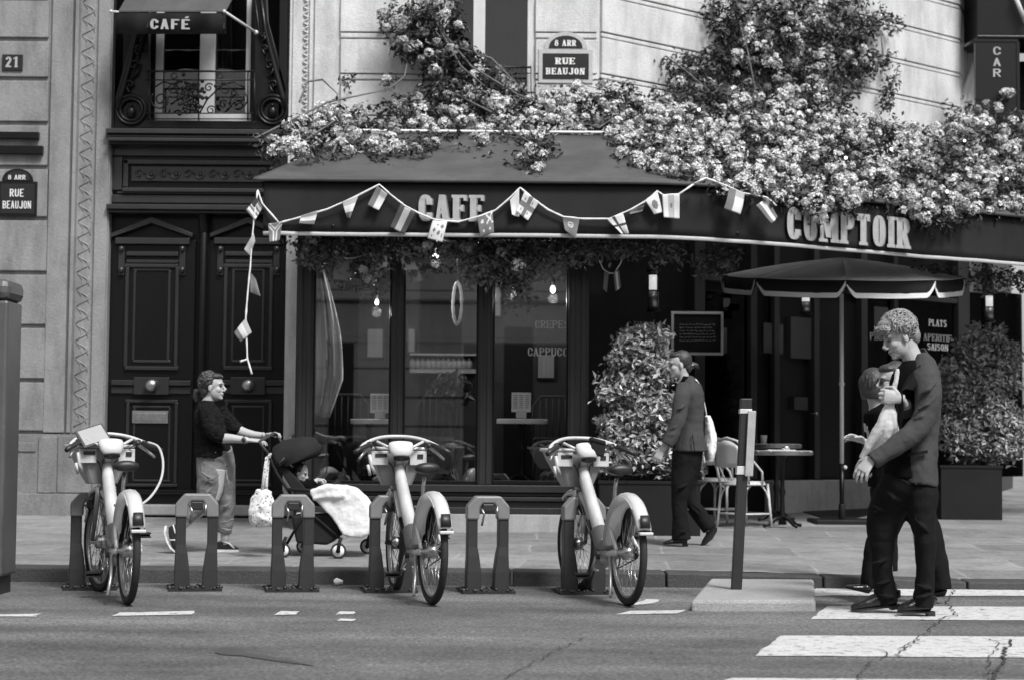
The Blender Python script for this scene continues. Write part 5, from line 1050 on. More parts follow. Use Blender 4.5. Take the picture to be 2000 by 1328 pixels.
def make_bike():
    r = empty('hire_bicycle', (0, 0, 0))
    wheel(r, 'wheel', 0); wheel(r, 'wheel', 1.06)
    # frame: broad main tube, bottom bracket box, stays, seat tube, fork
    mb = MB(); mb.tube([(.96, 0, .84), (.90, 0, .76), (.72, 0, .58), (.56, 0, .42), (.47, 0, .33)], [(.038, .032), (.048, .040), (.050, .043), (.050, .044), (.043, .043)], 16, side=(0, 1, 0))
    mb.tube([(.50, 0, .36), (.42, 0, .27), (.33, 0, .30)], [(.06, .05), (.07, .055), (.05, .05)], 12, side=(0, 1, 0))
    for s_ in (-1, 1):
        mb.tube([(.40, s_*.045, .30), (.20, s_*.065, .31), (0, s_*.075, .33)], [(.028, .016), (.02, .012), (.022, .012)], 8, side=(0, 1, 0))
        mb.tube([(.30, s_*.04, .50), (.14, s_*.062, .44), (0, s_*.075, .345)], [(.016, .012)]*3, 8, side=(0, 1, 0))
    mb.tube([(.42, 0, .30), (.34, 0, .48), (.30, 0, .60)], [.03, .024, .024], 10); mb.build('frame', 'bike', r)
    mb = MB(); mb.tube([(.58, 0, .44), (.49, 0, .345), (.36, 0, .33), (.12, .0, .36)], [(.064, .060), (.058, .062), (.04, .062), (.02, .06)], 12, side=(0, 1, 0)); mb.build('frame_band', 'bike_dk', r)
    mb = MB(); mb.tube([(.98, 0, .88), (.955, 0, .76), (.97, 0, .70)], .03, 10)
    for s_ in (-1, 1): mb.tube([(.97, s_*.05, .70), (1.0, s_*.055, .55), (1.06, s_*.06, .33)], [.02, .017, .013], 8)
    mb.tube([(.97, -.055, .70), (.97, .055, .70)], .024, 8); mb.build('fork', 'bike_dk', r)
    # handlebar, grips, brake levers, screen
    mb = MB(); pts = []
    for t in np.linspace(-1, 1, 25): pts.append((.90+.16*(1-abs(t)**2.2), .27*math.copysign(min(1, abs(t)*1.02), t), 1.055-.075*abs(t)**2.6))
    mb.tube(pts, .0125, 8); mb.tube([(.93, -.16, 1.02), (.90, -.08, .98), (.92, 0, .95), (.90, .08, .98), (.93, .16, 1.02)], .010, 8); mb.tube([(.92, 0, .94), (.96, 0, .86)], .022, 10); hb = mb.build('handlebar', 'bike', r)
    for s_ in (-1, 1):
        mb = MB(); mb.tube([(.89, s_*.215, .998), (.83, s_*.29, .965), (.80, s_*.325, .945)], [.017, .0175, .016], 10); mb.build('grip', 'plastic_dk', r)
        mb = MB(); mb.tube([(.94, s_*.2, .985), (.89, s_*.25, .945), (.84, s_*.29, .90)], [(.008, .011), (.009, .012), (.008, .01)], 8); mb.build('brake_lever', 'rim', r)
        mb = MB(); mb.tube([(.93, s_*.21, 1.0), (.955, s_*.2, .99)], .022, 10); mb.build('bell_clamp', 'plastic_dk', r)
    mb = MB(); mb.tube([(.86, 0, .915), (.862, 0, .925), (.872, 0, .95), (.885, 0, .99), (.895, 0, 1.01), (.898, 0, 1.014)], [(.02, .05), (.034, .062), (.040, .078), (.04, .088), (.03, .08), (.018, .065)], 20, side=(0, 1, 0)); mb.build('screen_pod', 'plastic_lt', r)
    mb = MB(); mb.tube([(.855, 0, .905), (.865, 0, .918)], [(.03, .055), (.03, .055)], 16, side=(0, 1, 0)); mb.build('pod_base', 'plastic_dk', r)
    # basket: open tapering shell with rounded pale lip
    mb = MB(); lv = [(.72, 1.02, 1.14, .10), (.80, 1.00, 1.20, .13), (.90, .98, 1.27, .165), (.965, .97, 1.30, .185)]
    def rr(z, xa, xb, hy, ins=0):
        return [(xa+ins, -hy+ins+.02, z), (xa+ins+.015, -hy+ins, z), (xb-ins-.03, -hy+ins, z), (xb-ins, -hy+ins+.03, z), (xb-ins, hy-ins-.03, z), (xb-ins-.03, hy-ins, z), (xa+ins+.015, hy-ins, z), (xa+ins, hy-ins-.02, z)]
    rings = [rr(*l) for l in lv] + [rr(*l, .010) for l in lv[::-1]]
    mb.loft(rings, True, False); bk = mb.build('basket', 'basket', r, bevel=.006)
    mb = MB(); mb.box(.955, .985, -.19, -.075, .86, .955); mb.box(.955, .985, .075, .19, .86, .955); mb.tube(rr(.972, .965, 1.305, .19), .012, 8, close=True); mb.build('lip', 'bike', bk, bevel=.012)
    mb = MB(); mb.box(.949, .955, .085, .165, .915, .938); mb.box(.949, .955, -.165, -.125, .905, .935); mb.build('slot', 'plastic_dk', bk)
    for s_ in (1,):
        mb = MB(); mb.tube([(.955, .205, .93), (.97, .185, .85), (.985, .16, .80)], [(.012, .012)]*3, 8); mb.tube([(.955, .215, .86), (.975, .195, .79)], .010, 8); mb.build('cable_lock', 'plastic_lt', bk)
    # fenders
    def fender(x, a0, a1, sk0, sk1, nm='fender'):
        mb = MB(); c = Vector((x, 0, .33)); n = 26; rows = []
        for y, R_ in ((-.045, .335), (-.046, .36), (-.03, .375), (0, .380), (.03, .375), (.046, .36), (.045, .335)):
            rows.append([c + Vector((R_*math.cos(a), y, R_*math.sin(a))) for a in np.linspace(math.radians(a0), math.radians(a1), n)])
        surf(mb, rows)
        if sk0 is not None:
            for y in (-.047, .047):
                rows = []
                for q in (0, .33, .66, 1):
                    rows.append([c + Vector(((.36-(.36-.36+ .25*min(1, max(0, (sk0-math.degrees(a))/42))**1.4)*q)*math.cos(a), y, (.36-(.25*min(1, max(0, (sk0-math.degrees(a))/42))**1.4)*q)*math.sin(a))) for a in np.linspace(math.radians(sk1), math.radians(sk0), 18)])
                surf(mb, rows)
        o = mb.build(nm, 'bike', r); o.modifiers.new('s', 'SOLIDIFY').thickness = .004; return o
    fender(0, 155, 8, 128, 2); fender(1.06, 150, 60, None, None)
    mb = MB(); a = math.radians(150); mb.tube([(-.372*math.cos(PI-a)*1.0, 0, .33+.372*math.sin(a)+.06), (-.395*math.cos(PI-a), 0, .33+.34*math.sin(a))], [(.012, .03), (.014, .034)], 12, side=(0, 1, 0)); mb.build('tail_light', 'plastic_dk', r)
    mb = MB(); mb.box(-.365, -.325, -.045, .045, .455, .475); mb.build('fender_tip', 'bike', r, bevel=.006)
    # saddle, post, transmission
    mb = MB(); mb.tube([(.30, 0, .58), (.235, 0, .79)], .0135, 10); mb.tube([(.305, 0, .575), (.30, 0, .61)], .024, 10); mb.tube([(.30, .0, .6), (.30, .05, .6)], .008, 6); mb.build('seat_post', 'rim', r)
    mb = MB(); mb.tube([(.42, 0, .835), (.37, 0, .842), (.30, 0, .84), (.24, 0, .842), (.17, 0, .85), (.13, 0, .852), (.11, 0, .85)], [(.012, .012), (.02, .024), (.024, .035), (.03, .06), (.036, .085), (.034, .078), (.018, .045)], 14, side=(0, 1, 0)); mb.build('saddle', 'plastic_dk', r)
    mb = MB(); cc = Vector((.42, -.06, .28)); mb.tube([cc + Vector((.085*math.cos(t), 0, .085*math.sin(t))) for t in np.linspace(0, 2*PI, 30)[:-1]], .006, 6, close=True); mb.tube([cc+Vector((0, -.015, 0)), cc+Vector((0, .14, 0))], .018, 8)
    mb.tube([(.42, -.06, .365), (0, -.055, .37)], .005, 5); mb.tube([(.42, -.06, .195), (0, -.055, .29)], .005, 5); mb.tube([(0, -.05, .33), (0, -.06, .33)], .042, 14); mb.build('chain_drive', 'plastic_dk', r)
    for s_, az in ((1, .9), (-1, .9+PI)):
        e = Vector((.42+.165*math.cos(az), s_*.085, .28+.165*math.sin(az)*-1)); mb = MB(); mb.tube([(.42, s_*.075, .28), e], [(.014, .009), (.011, .008)], 8, side=(0, 1, 0)); mb.build('crank', 'rim', r)
        mb = MB(); mb.cbox(e+Vector((0, s_*.055, .012)), (.085, .09, .010)); mb.cbox(e+Vector((0, s_*.055, -.012)), (.085, .09, .010)); mb.tube([e, e+Vector((0, s_*.1, 0))], .008, 6); mb.build('pedal', 'plastic_dk', r)
    mb = MB(); mb.tube([(.10, .085, .30), (.04, .10, .16), (-.05, .13, .06)], .011, 8); mb.tube([(.44, .07, .22), (.38, .1, .20), (.24, .12, .20)], .010, 8); mb.build('kickstand', 'rim', r)
    mb = MB(); 
    for s_ in (-1, 1): mb.tube([(.94, s_*.18, .99), (1.0, s_*.13, .93), (.97, s_*.05, .86), (.93, s_*.03, .78)], .0045, 6)
    mb.tube([(.92, .055, .70), (.72, .064, .52), (.58, .062, .40)], .004, 5); mb.build('brake_cable', 'plastic_dk', r)
    return r
GD = 'bike docks along the kerb'
dock = make_dock(); bike = make_bike()
dlab = {187: 'leftmost bike dock, mostly hidden behind the hire bicycle with a tablet', 390: 'empty bike dock in front of the woman pushing the stroller', 577: 'empty bike dock in front of the stroller', 767: 'bike dock behind the middle hire bicycle', 955: 'empty bike dock between the middle and right hire bicycles', 1142: 'rightmost bike dock holding the hire bicycle with a black pouch'}
for i, (px, lab) in enumerate(dlab.items()):
    o = dock if i == 0 else copy_tree(dock); Yd = 12.5; o.location = ((px-1000)/FPX*Yd, Yd, .002); o.rotation_euler = (0, 0, math.radians(90+9)); tag(o, lab, 'bike dock', GD)
bl = [(247, 1181, 21, 'leftmost pale hire bicycle with a tablet on its basket and a looped cable'), (843, 1181, 16.5, 'middle pale hire bicycle parked right of the white-blanketed stroller'), (1226, 1183, 15, 'rightmost pale hire bicycle with a dark pouch over its screen')]
bikes = []
for i, (px, py, th, lab) in enumerate(bl):
    o = bike if i == 0 else copy_tree(bike); p = G(px, py, 0); o.location = (p.x, p.y+.03, .003); o.rotation_euler = (0, 0, math.radians(90+th)); tag(o, lab, 'bicycle', 'hire bicycles parked in the docks'); bikes.append(o)
def steer(o, deg):                                         # turn the bars, fork, basket and front wheel of one bicycle
    a = math.radians(deg); pv = Vector((.97, 0, 0)); R_ = Matrix.Rotation(a, 3, 'Z')
    for c in [x for x in bpy.data.objects if x.parent is o]:
        nm = c.name.split('.')[0]; fx = sum(v.co.x for v in c.data.vertices)/len(c.data.vertices)
        if nm in ('fork', 'handlebar', 'grip', 'brake_lever', 'bell_clamp', 'screen_pod', 'pod_base', 'basket') or (nm in ('wheel', 'fender') and fx > .6): c.rotation_euler = (0, 0, a); c.location = pv - R_ @ pv
steer(bikes[0], 9); steer(bikes[1], -4); steer(bikes[2], 5)
def add_local(o, mb, name, m, **k):                        # a part that only one of the copies has
    q = mb.build(name, m, None, world=False, **k); q.parent = o; return q
mb = MB(); R_ = Matrix.Rotation(math.radians(-52), 3, 'Y') @ Matrix.Rotation(math.radians(22), 3, 'Z'); mb.cbox((.93, .10, 1.04), (.15, .20, .012), R_); add_local(bikes[0], mb, 'tablet_case', 'plastic_dk', bevel=.004)
mb = MB(); mb.cbox(Vector((.93, .10, 1.04))+R_ @ Vector((0, 0, .009)), (.125, .17, .004), R_); add_local(bikes[0], mb, 'tablet_screen', 'basket')
mb = MB(); mb.tube(smooth([(.90, -.26, 1.0), (.84, -.32, .97), (.74, -.335, .87), (.62, -.30, .75), (.5, -.21, .64), (.36, -.09, .58), (.32, -.03, .59)]), .0085, 8); add_local(bikes[0], mb, 'looped_cable', 'sign_stone')
mb = MB(); mb.cbox((.868, -.07, .985), (.05, .11, .10), Matrix.Rotation(.2, 3, 'X')); mb.cbox((.862, -.07, 1.035), (.056, .115, .03), Matrix.Rotation(.25, 3, 'X')); add_local(bikes[2], mb, 'black_pouch', 'stroller', bevel=.012)

# ================================================================== STREET FURNITURE
o = empty('sign_post', G(1437, 1150, .068), 'dark square post with a pale reflector panel leaning on the concrete slab', 'post')
Yp = o.location.y; a = P(1438, 1150, Yp); b = P(1457, 778, Yp); h = .034
def leaning(mb, t0, t1, e=0, dx=0):
    p, q = a.lerp(b, t0), a.lerp(b, t1); w_ = h+e
    mb.hexa([(p.x-w_+dx, p.y-w_, p.z), (p.x+w_+dx, p.y-w_, p.z), (p.x+w_+dx, p.y+w_, p.z), (p.x-w_+dx, p.y+w_, p.z), (q.x-w_+dx, q.y-w_, q.z), (q.x+w_+dx, q.y-w_, q.z), (q.x+w_+dx, q.y+w_, q.z), (q.x-w_+dx, q.y+w_, q.z)])
mb = MB(); leaning(mb, 0, .97); mb.build('shaft', 'post', o, bevel=.006)
mb = MB(); leaning(mb, .945, 1.0, .003); mb.build('top_cap', 'dock', o, bevel=.006)
mb = MB(); leaning(mb, .60, .645, .008); leaning(mb, .92, .945, .006); mb.build('collar', 'bamboo', o, bevel=.004)
mb = MB(); p, q = a.lerp(b, .60), a.lerp(b, .935); mb.hexa([(p.x+.012, p.y-.062, p.z-.01), (p.x+.066, p.y-.05, p.z-.01), (p.x+.066, p.y-.0, p.z-.01), (p.x+.012, p.y-.04, p.z-.01), (q.x+.012, q.y-.062, q.z), (q.x+.066, q.y-.05, q.z), (q.x+.066, q.y-.0, q.z), (q.x+.012, q.y-.04, q.z)]); mb.build('reflector_panel', 'letter', o, bevel=.004)
M['cabinet'] = mat('grey cabinet metal', .085, .45, .2, 3, .05, 60, fine=.06, dirt=.2)
o = empty('advertising_cabinet', G(0, 1160, 0), 'tall dark metal street cabinet with a rounded top cut off by the left edge', 'street cabinet')
Yc = 11.9; xr = P(38, 850, Yc+.35).x; H = P(38, 545, Yc).z
mb = MB(); mb.box(xr-1.3, xr, Yc, Yc+.35, .12, H-.14); mb.build('body', 'cabinet', o, bevel=.02)
mb = MB(); mb.box(xr-1.32, xr+.012, Yc-.02, Yc+.37, H-.14, H); mb.build('top_cap', 'cabinet', o, bevel=.05)
mb = MB(); mb.box(xr-1.28, xr-.03, Yc+.02, Yc+.33, 0, .12); mb.build('foot', 'plastic_dk', o)
mb = MB(); mb.box(xr-1.2, xr-.1, Yc-.008, Yc, .5, H-.3); mb.build('panel', 'post', o, bevel=.004)
mb = MB(); p = G(660, 1143, 0); mb.tube([p+Vector((-.03, 0, .025)), p+Vector((-.01, .0, .03)), p+Vector((.03, .02, .024))], [.02, .026, .016], 8); tag(remesh(mb.build('crushed_cup', 'cloth_w'), .005, 1, .01, .03), 'crushed white paper cup lying in the gutter by the kerb', 'litter')
# outdoor tables and rattan chairs
t1, c1 = bistro_table(1528, 879, 116, 18.35, 'near round marble table with brass edge left of the parasol pole', 'marble tables on the pavement', gz(18.35))
t2, c2 = bistro_table(1516, 866, 96, 19.4, 'farther round marble table half hidden behind the near one', 'marble tables on the pavement', gz(19.4))
mb = MB(); mb.box(c1.x-.16, c1.x+.12, c1.y-.1, c1.y+.08, c1.z+.001, c1.z+.007); tag(mb.build('paper_placemat', 'paper'), 'white paper sheet lying on the near marble table', 'paper sheet')
mb = MB(); mb.tube([(c1.x+.03, c1.y-.03, c1.z+.007), (c1.x+.03, c1.y-.03, c1.z+.04)], [.04, .045], 14); tag(mb.build('ashtray', 'chrome'), 'small round ashtray on the near marble table', 'ashtray')
mb = MB(); q = Vector((c2.x-.14, c2.y-.05, c2.z)); mb.tube([q, q+Vector((0, 0, .09))], [.03, .036], 12); tag(mb.build('glass_tumbler', 'sign_stone'), 'small pale tumbler on the farther marble table', 'glass')
def rattan_chair(x, y, rot, lab):
    zg = gz(y); o = empty('rattan_chair', (x, y, zg), lab, 'chair', 'rattan chairs at the pavement tables'); R_ = Matrix.Rotation(rot, 4, 'Z'); Mx = Matrix.Translation((x, y, zg)) @ R_
    def mk(): m_ = MB(); m_.M = Mx; return m_
    mb = mk(); mb.loft([[(a*.21*s_, b*.20*s_, z) for a, b in [(math.cos(t)*(1 if abs(math.cos(t)) < .8 else 1), math.sin(t)) for t in np.linspace(0, 2*PI, 21)[:-1]]] for s_, z in ((.95, .43), (1.03, .44), (1.03, .455), (.97, .465))], True, False); mb.build('seat', 'bamboo', o)
    mb = mk(); mb.tube([(math.cos(t)*.212, math.sin(t)*.202, .435) for t in np.linspace(0, 2*PI, 25)[:-1]], .012, 8, close=True); mb.build('seat_ring', 'bamboo', o)
    for a, b in ((.17, .16), (.17, -.16), (-.16, .16), (-.16, -.16)):
        mb = mk(); s_ = math.copysign(1, b); f_ = math.copysign(1, a); mb.tube([(a, b, .44), (a+f_*.015, b+s_*.012, .22), (a+f_*.035, b+s_*.025, 0)], [.013, .014, .012], 8); mb.tube([(a+f_*.012, b+s_*.01, .26), (a-f_*.02, b, .36), (a-f_*.09, b, .43)], .008, 6); mb.tube([(a+f_*.012, b+s_*.01, .26), (a, b-s_*.02, .36), (a, b-s_*.09, .43)], .008, 6); mb.build('leg', 'bamboo', o)
    mb = mk(); mb.tube([(.19, .175, .14), (-.18, .175, .14), (-.18, -.175, .14), (.19, -.175, .14)], .009, 6, close=True); mb.build('stretcher', 'bamboo', o)
    mb = mk(); arc = [(-.13, .21, .44), (-.17, .225, .62), (-.20, .215, .76), (-.225, .15, .86), (-.235, 0, .895), (-.225, -.15, .86), (-.20, -.215, .76), (-.17, -.225, .62), (-.13, -.21, .44)]
    mb.tube(arc, .014, 8); mb.tube([(.05, .215, .44), (.02, .24, .56), (-.10, .245, .66), (-.19, .22, .72)], .011, 8); mb.tube([(.05, -.215, .44), (.02, -.24, .56), (-.10, -.245, .66), (-.19, -.22, .72)], .011, 8); mb.tube([(-.15, .1, .45), (-.2, .14, .6), (-.22, .16, .8)], .008, 6); mb.tube([(-.15, -.1, .45), (-.2, -.14, .6), (-.22, -.16, .8)], .008, 6); mb.build('back_frame', 'bamboo', o)
    mb = mk(); rows = [[(-.205-.02*(1-abs(u))-.02*v, u*(.20-.03*v*v), .60+v*.27*(1-.25*u*u)) for u in np.linspace(-1, 1, 9)] for v in np.linspace(0, 1, 6)]; surf(mb, rows); q = mb.build('back_weave', 'cloth_w', o); q.modifiers.new('s', 'SOLIDIFY').thickness = .008
p = P(1452, 1000, 18.35); rattan_chair(p.x, 18.3, .62, 'pale rattan chair facing the near marble table')
p = P(1405, 1000, 19.2); rattan_chair(p.x, 19.1, .95, 'pale rattan chair farther back, partly hidden by the near one')

# ================================================================== STROLLER
SY = 14.4; s_ = SY/FPX
st = empty('stroller', GP(620, 1085), 'black folding stroller with a charcoal hood and pale wheels', 'stroller')
Yn, Yf_ = 14.22, 14.62
mb = MB()
for Yk in (Yn, Yf_):
    mb.tube([P(523, 884, Yk), P(541, 925, Yk), P(575, 975, Yk), P(640, 1030, Yk), P(665, 1052, Yk)], .0115, 8); mb.tube([P(612, 965, Yk), P(590, 1010, Yk), P(560, 1062, Yk)], .0115, 8); mb.tube([P(575, 975, Yk), P(650, 985, Yk), P(690, 1046, Yk)], .009, 8)
mb.tube([P(640, 1030, Yn), P(640, 1030, Yf_)], .01, 6); mb.tube([P(560, 1062, Yn), P(560, 1062, Yf_)], .01, 6); mb.build('frame', 'stroller', st)
mb = MB(); mb.tube([P(509, 866, Yn), P(523, 884, Yn)], .010, 8); mb.tube([P(540, 848, Yf_), P(556, 872, Yf_), P(560, 890, Yf_)], .010, 8); mb.tube([P(509, 866, Yn), P(507, 862, Yn+.1), P(534, 846, Yf_-.1), P(540, 848, Yf_)], .013, 8); mb.build('handle', 'suit', st)
for (px, py, Yk, r0) in ((661, 1074, 14.12, 15), (718, 1060, 14.62, 14.5), (553, 1076, 14.18, 14), (592, 1066, 14.64, 13)):
    c = P(px, py, Yk); rr_ = r0*Yk/FPX; zf_ = gz(Yk)+rr_; c.z = max(c.z, zf_) if r0 < 14.4 else zf_
    mb = MB(); mb.tube([c+Vector((rr_*.88*math.cos(t), 0, rr_*.88*math.sin(t))) for t in np.linspace(0, 2*PI, 25)[:-1]], rr_*.16, 8, close=True); w_ = mb.build('wheel', 'tyre', st)
    mb = MB(); mb.tube([c+Vector((0, -.012, 0)), c+Vector((0, .012, 0))], rr_*.76, 20); mb.build('disc', 'cloth_w', w_)
    mb = MB(); mb.tube([c+Vector((0, -.03, 0)), c+Vector((0, .03, 0))], rr_*.3, 10); mb.tube([c+Vector((0, -.025, 0)), c+Vector((.01, -.02, .07)), c+Vector((.02, 0, .1))], .014, 8); mb.build('wheel_fork', 'stroller', st)
mb = MB(); piv = P(556, 914, (Yn+Yf_)/2); rows = []
for px, py in ((530, 893), (536, 872), (556, 860), (590, 853), (615, 855), (627, 874), (624, 886)):
    ap = P(px, py, (Yn+Yf_)/2)-piv; rows.append([piv + ap*math.sin(t)**.55*(1+.0*t) + Vector((0, -.215*math.cos(t)*(1+.06*math.sin(t)), 0)) for t in np.linspace(0.02, PI-.02, 17)])
surf(mb, rows); q = mb.build('hood', 'stroller', st); q.modifiers.new('s', 'SOLIDIFY').thickness = .006
mb = MB()
for k in (1, 3, 5): mb.tube(rows[k], .005, 6)
mb.tube([P(545, 905, Yn-.02), P(556, 893, Yn-.02)], .007, 6); mb.build('hood_rib', 'suit', st)
mb = MB(); mb.prism([P(538, 905, Yn+.02), P(552, 905, Yn+.02), P(606, 962, Yn+.02), P(655, 968, Yn+.02), P(690, 1040, Yn+.02), P(676, 1046, Yn+.02), P(640, 990, Yn+.02), P(590, 985, Yn+.02)], (0, Yf_-Yn-.04, 0)); mb.build('seat', 'stroller', st, bevel=.01)
mb = MB(); mb.prism([P(568, 1006, Yn+.01), P(655, 1003, Yn+.01), P(664, 1045, Yn+.01), P(640, 1064, Yn+.01), P(578, 1060, Yn+.01)], (0, Yf_-Yn-.02, 0)); mb.build('shopping_basket', 'stroller', st, bevel=.02)
mb = MB(); mb.tube([P(560, 955, Yn-.03), P(605, 957, Yn-.03), P(650, 945, Yn-.03), P(662, 940, Yn+.1), P(662, 940, Yf_-.1), P(650, 945, Yf_+.02)], .014, 8); mb.build('bumper_bar', 'stroller', st)
mb = MB(); mb.prism([P(604, 962, Yn-.06), P(640, 949, Yn-.06), P(684, 952, Yn-.06), P(711, 976, Yn-.06), P(733, 1012, Yn-.06), P(733, 1036, Yn-.06), P(702, 1050, Yn-.06), P(670, 1046, Yn-.06), P(648, 1010, Yn-.06), P(628, 988, Yn-.06)], (0, Yf_-Yn+.1, 0))
mb.tube([P(606, 962, Yn-.06), P(640, 952, Yn-.07), P(676, 953, Yn-.06), P(680, 955, Yf_+.02)], .030, 10); mb.tube([P(610, 972, Yn-.06), P(640, 966, Yn-.07), P(674, 966, Yn-.06)], .030, 10)
bk_ = mb.build('footmuff_blanket', 'blanket'); remesh(bk_, .010, 14, .03, .12); tag(bk_, 'thick white padded blanket covering the lower half of the stroller', 'blanket')
# tote bag hanging from the handle
bg_ = MB(); Yb_ = 14.12
bg_.tube([P(516, 956, Yb_), P(514, 970, Yb_), P(512, 995, Yb_), P(517, 1014, Yb_), P(519, 1027, Yb_)], [(.06, .03), (.09, .05), (.105, .07), (.12, .075), (.085, .05)], 16, side=(0, 1, 0))
M['dots'] = mat('spotted white cotton', .66, .85, .06, 5, .2, 60)
n_ = M['dots'].node_tree.nodes; L_ = M['dots'].node_tree.links; vo = n_.new('ShaderNodeTexVoronoi'); vo.inputs['Scale'].default_value = 38; tc_ = n_.new('ShaderNodeTexCoord'); L_.new(tc_.outputs['Object'], vo.inputs['Vector'])
mr_ = n_.new('ShaderNodeMapRange'); mr_.inputs[1].default_value = .22; mr_.inputs[2].default_value = .30; mr_.inputs[3].default_value = .25; mr_.inputs[4].default_value = 1; L_.new(vo.outputs['Distance'], mr_.inputs[0])
mm_ = n_.new('ShaderNodeMath'); mm_.operation = 'MULTIPLY'; b_ = n_['Principled BSDF']; src_ = b_.inputs['Base Color'].links[0].from_socket; L_.new(src_, mm_.inputs[0]); L_.new(mr_.outputs[0], mm_.inputs[1]); L_.new(mm_.outputs[0], b_.inputs['Base Color'])
o = empty('tote_bag', P(516, 1027, Yb_), 'white spotted cotton bag hanging from the stroller handle', 'bag')
remesh(bg_.build('bag_body', 'dots', o), .008, 4, .04, .07)
mb = MB(); mb.tube([P(512, 962, Yb_), P(516, 925, Yb_), P(521, 893, Yb_), P(528, 885, Yb_+.05), P(524, 895, Yb_+.1), P(521, 930, Yb_+.04), P(520, 962, Yb_+.03)], (.012, .005), 8, side=(0, 1, 0)); mb.build('strap', 'dots', o)
# ================================================================== PEOPLE
def catm(spec, k=4, wr=0, seed=0):                         # densify rings (px,py,dy,rx,ry); wr = slight wrinkling of the radii
    out = []; n = len(spec); rd = random.Random(seed)
    for i in range(n-1):
        p0, p1, p2, p3 = (np.array(spec[j], float) for j in (max(i-1, 0), i, i+1, min(i+2, n-1)))
        for j in range(k):
            t = j/k; q = .5*((2*p1)+(p2-p0)*t+(2*p0-5*p1+4*p2-p3)*t*t+(3*p1-p0-3*p2+p3)*t**3); w_ = 1+rd.uniform(-wr, wr); q[3] *= w_; q[4] *= w_; out.append(q)
    out.append(np.array(spec[-1], float)); return out
def limb(mb, Yp, spec, n=18, k=4, wr=0, seed=0):
    s_ = catm(spec, k, wr, seed); mb.tube([P(a, b, Yp+c) for a, b, c, _, _ in s_], [(d*Yp/FPX, e) for _, _, _, d, e in s_], n, side=(0, 1, 0))
def head(mb, c, f, u, s=1.0, neck=None, nr=.052):
    c = Vector(c); f = Vector(f).normalized(); u = Vector(u); u = (u-f*u.dot(f)).normalized(); r = f.cross(u)
    R = Matrix((f, r, u)).transposed(); q = lambda a, b, e: c + (f*a + r*b + u*e)*s
    B = lambda a, b, e, ra, rb, re_, n=18: mb.ball(q(a, b, e), (ra*s, rb*s, re_*s), n, R)
    B(-.012, 0, .035, .094, .075, .088, 24); B(.018, 0, -.035, .066, .058, .078, 20); B(.045, 0, -.078, .036, .034, .030); B(.068, 0, -.092, .016, .020, .016)
    B(.062, 0, .028, .026, .05, .022); B(.045, .032, -.022, .036, .024, .03); B(.045, -.032, -.022, .036, .024, .03)
    mb.tube([q(.078, 0, .022), q(.094, 0, -.004), q(.110, 0, -.026)], [.008*s, .010*s, .013*s], 8); B(.096, .010, -.032, .012, .008, .008, 8); B(.096, -.010, -.032, .012, .008, .008, 8)
    B(.078, 0, -.055, .013, .024, .009, 10); B(.076, 0, -.068, .013, .020, .009, 10)
    for s_ in (-1, 1): B(-.004, s_*.074, -.008, .017, .008, .030, 10)
    if neck is not None: mb.tube([q(-.03, 0, -.03), q(-.028, 0, -.08), (q(-.028, 0, -.08)+Vector(neck))/2, neck], [nr*s*1.05, nr*s*.98, nr*s, nr*1.25], 16)
    return q, R
def face(q, R, parent, s=1.0, glasses=False, smile=False, beard=False):
    for b in (-1, 1):
        mb = MB(); mb.ball(q(.080, b*.030, .006), (.008*s, .013*s, .0065*s), 8, R); mb.build('eye', 'plastic_dk', parent)
        mb = MB(); mb.tube([q(.084, b*.014, .024), q(.086, b*.03, .030), q(.076, b*.047, .024)], .0045*s, 6); mb.build('eyebrow', 'skin_dk', parent)
    mb = MB(); w_ = .026 if smile else .020; mb.tube([q(.072, -w_, -.056 if smile else -.064), q(.087, -.010, -.063), q(.091, 0, -.063), q(.087, .010, -.063), q(.072, w_, -.056 if smile else -.064)], .004*s, 6); mb.build('lips', 'skin_dk', parent)
    if glasses:
        mb = MB(); 
        for b in (-1, 1): mb.ball(q(.088, b*.032, .004), (.006*s, .026*s, .019*s), 10, R); mb.tube([q(.08, b*.056, .01), q(-.005, b*.08, .008)], .003, 5)
        mb.build('sunglasses', 'plastic_dk', parent)
def hand(mb, w, d, pn, th, curl=.5, s=1.0, spread=.10, thumb=.9):
    """w wrist, d direction of the palm, pn palm normal (fingers curl towards it), th side on which the thumb sits"""
    w = Vector(w); d = Vector(d).normalized(); pn = Vector(pn); pn = (pn-d*pn.dot(d)).normalized(); l = d.cross(pn).normalized()
    if l.dot(Vector(th)) < 0: l = -l
    mb.tube([w-d*.02*s, w+d*.01*s, w+d*.04*s, w+d*.075*s, w+d*.092*s], [(a*s, b*s) for a, b in ((.020, .026), (.016, .028), (.015, .036), (.013, .040), (.010, .036))], 12, side=l)
    for i, (o_, L_) in enumerate(((.031, .072), (.0105, .080), (-.0105, .075), (-.031, .060))):
        p = w + d*(.085-.006*abs(i-1.2))*s + l*o_*s; dd = (d + l*spread*(1.3-i)*.6).normalized(); pts = [p-dd*.02*s, p]; rr_ = [.0088*s, .0092*s]
        ang = curl*.55
        for j, fr in enumerate((.44, .30, .26)):
            c_, sn = math.cos(ang), math.sin(ang); e = (dd*c_+pn*sn); p = p+e*L_*fr*s; pts.append(p); rr_.append((.0088, .0080, .0062)[j]*s); ang += curl*(1.05+.1*i)
        mb.tube(pts, rr_, 8)
    p = w+d*.022*s+l*.026*s; e = (d*.62+l*.72+pn*.25).normalized(); p1 = p+e*.038*s; e2 = (d*(.95)+l*(.35-.5*thumb*curl)+pn*(.3+.5*thumb*curl)).normalized(); p2 = p1+e2*.032*s; p3 = p2+(e2+pn*.3*curl).normalized()*.024*s
    mb.tube([p-e*.01*s, p, p1, p2, p3], [.013*s, .014*s, .011*s, .0098*s, .0072*s], 8)
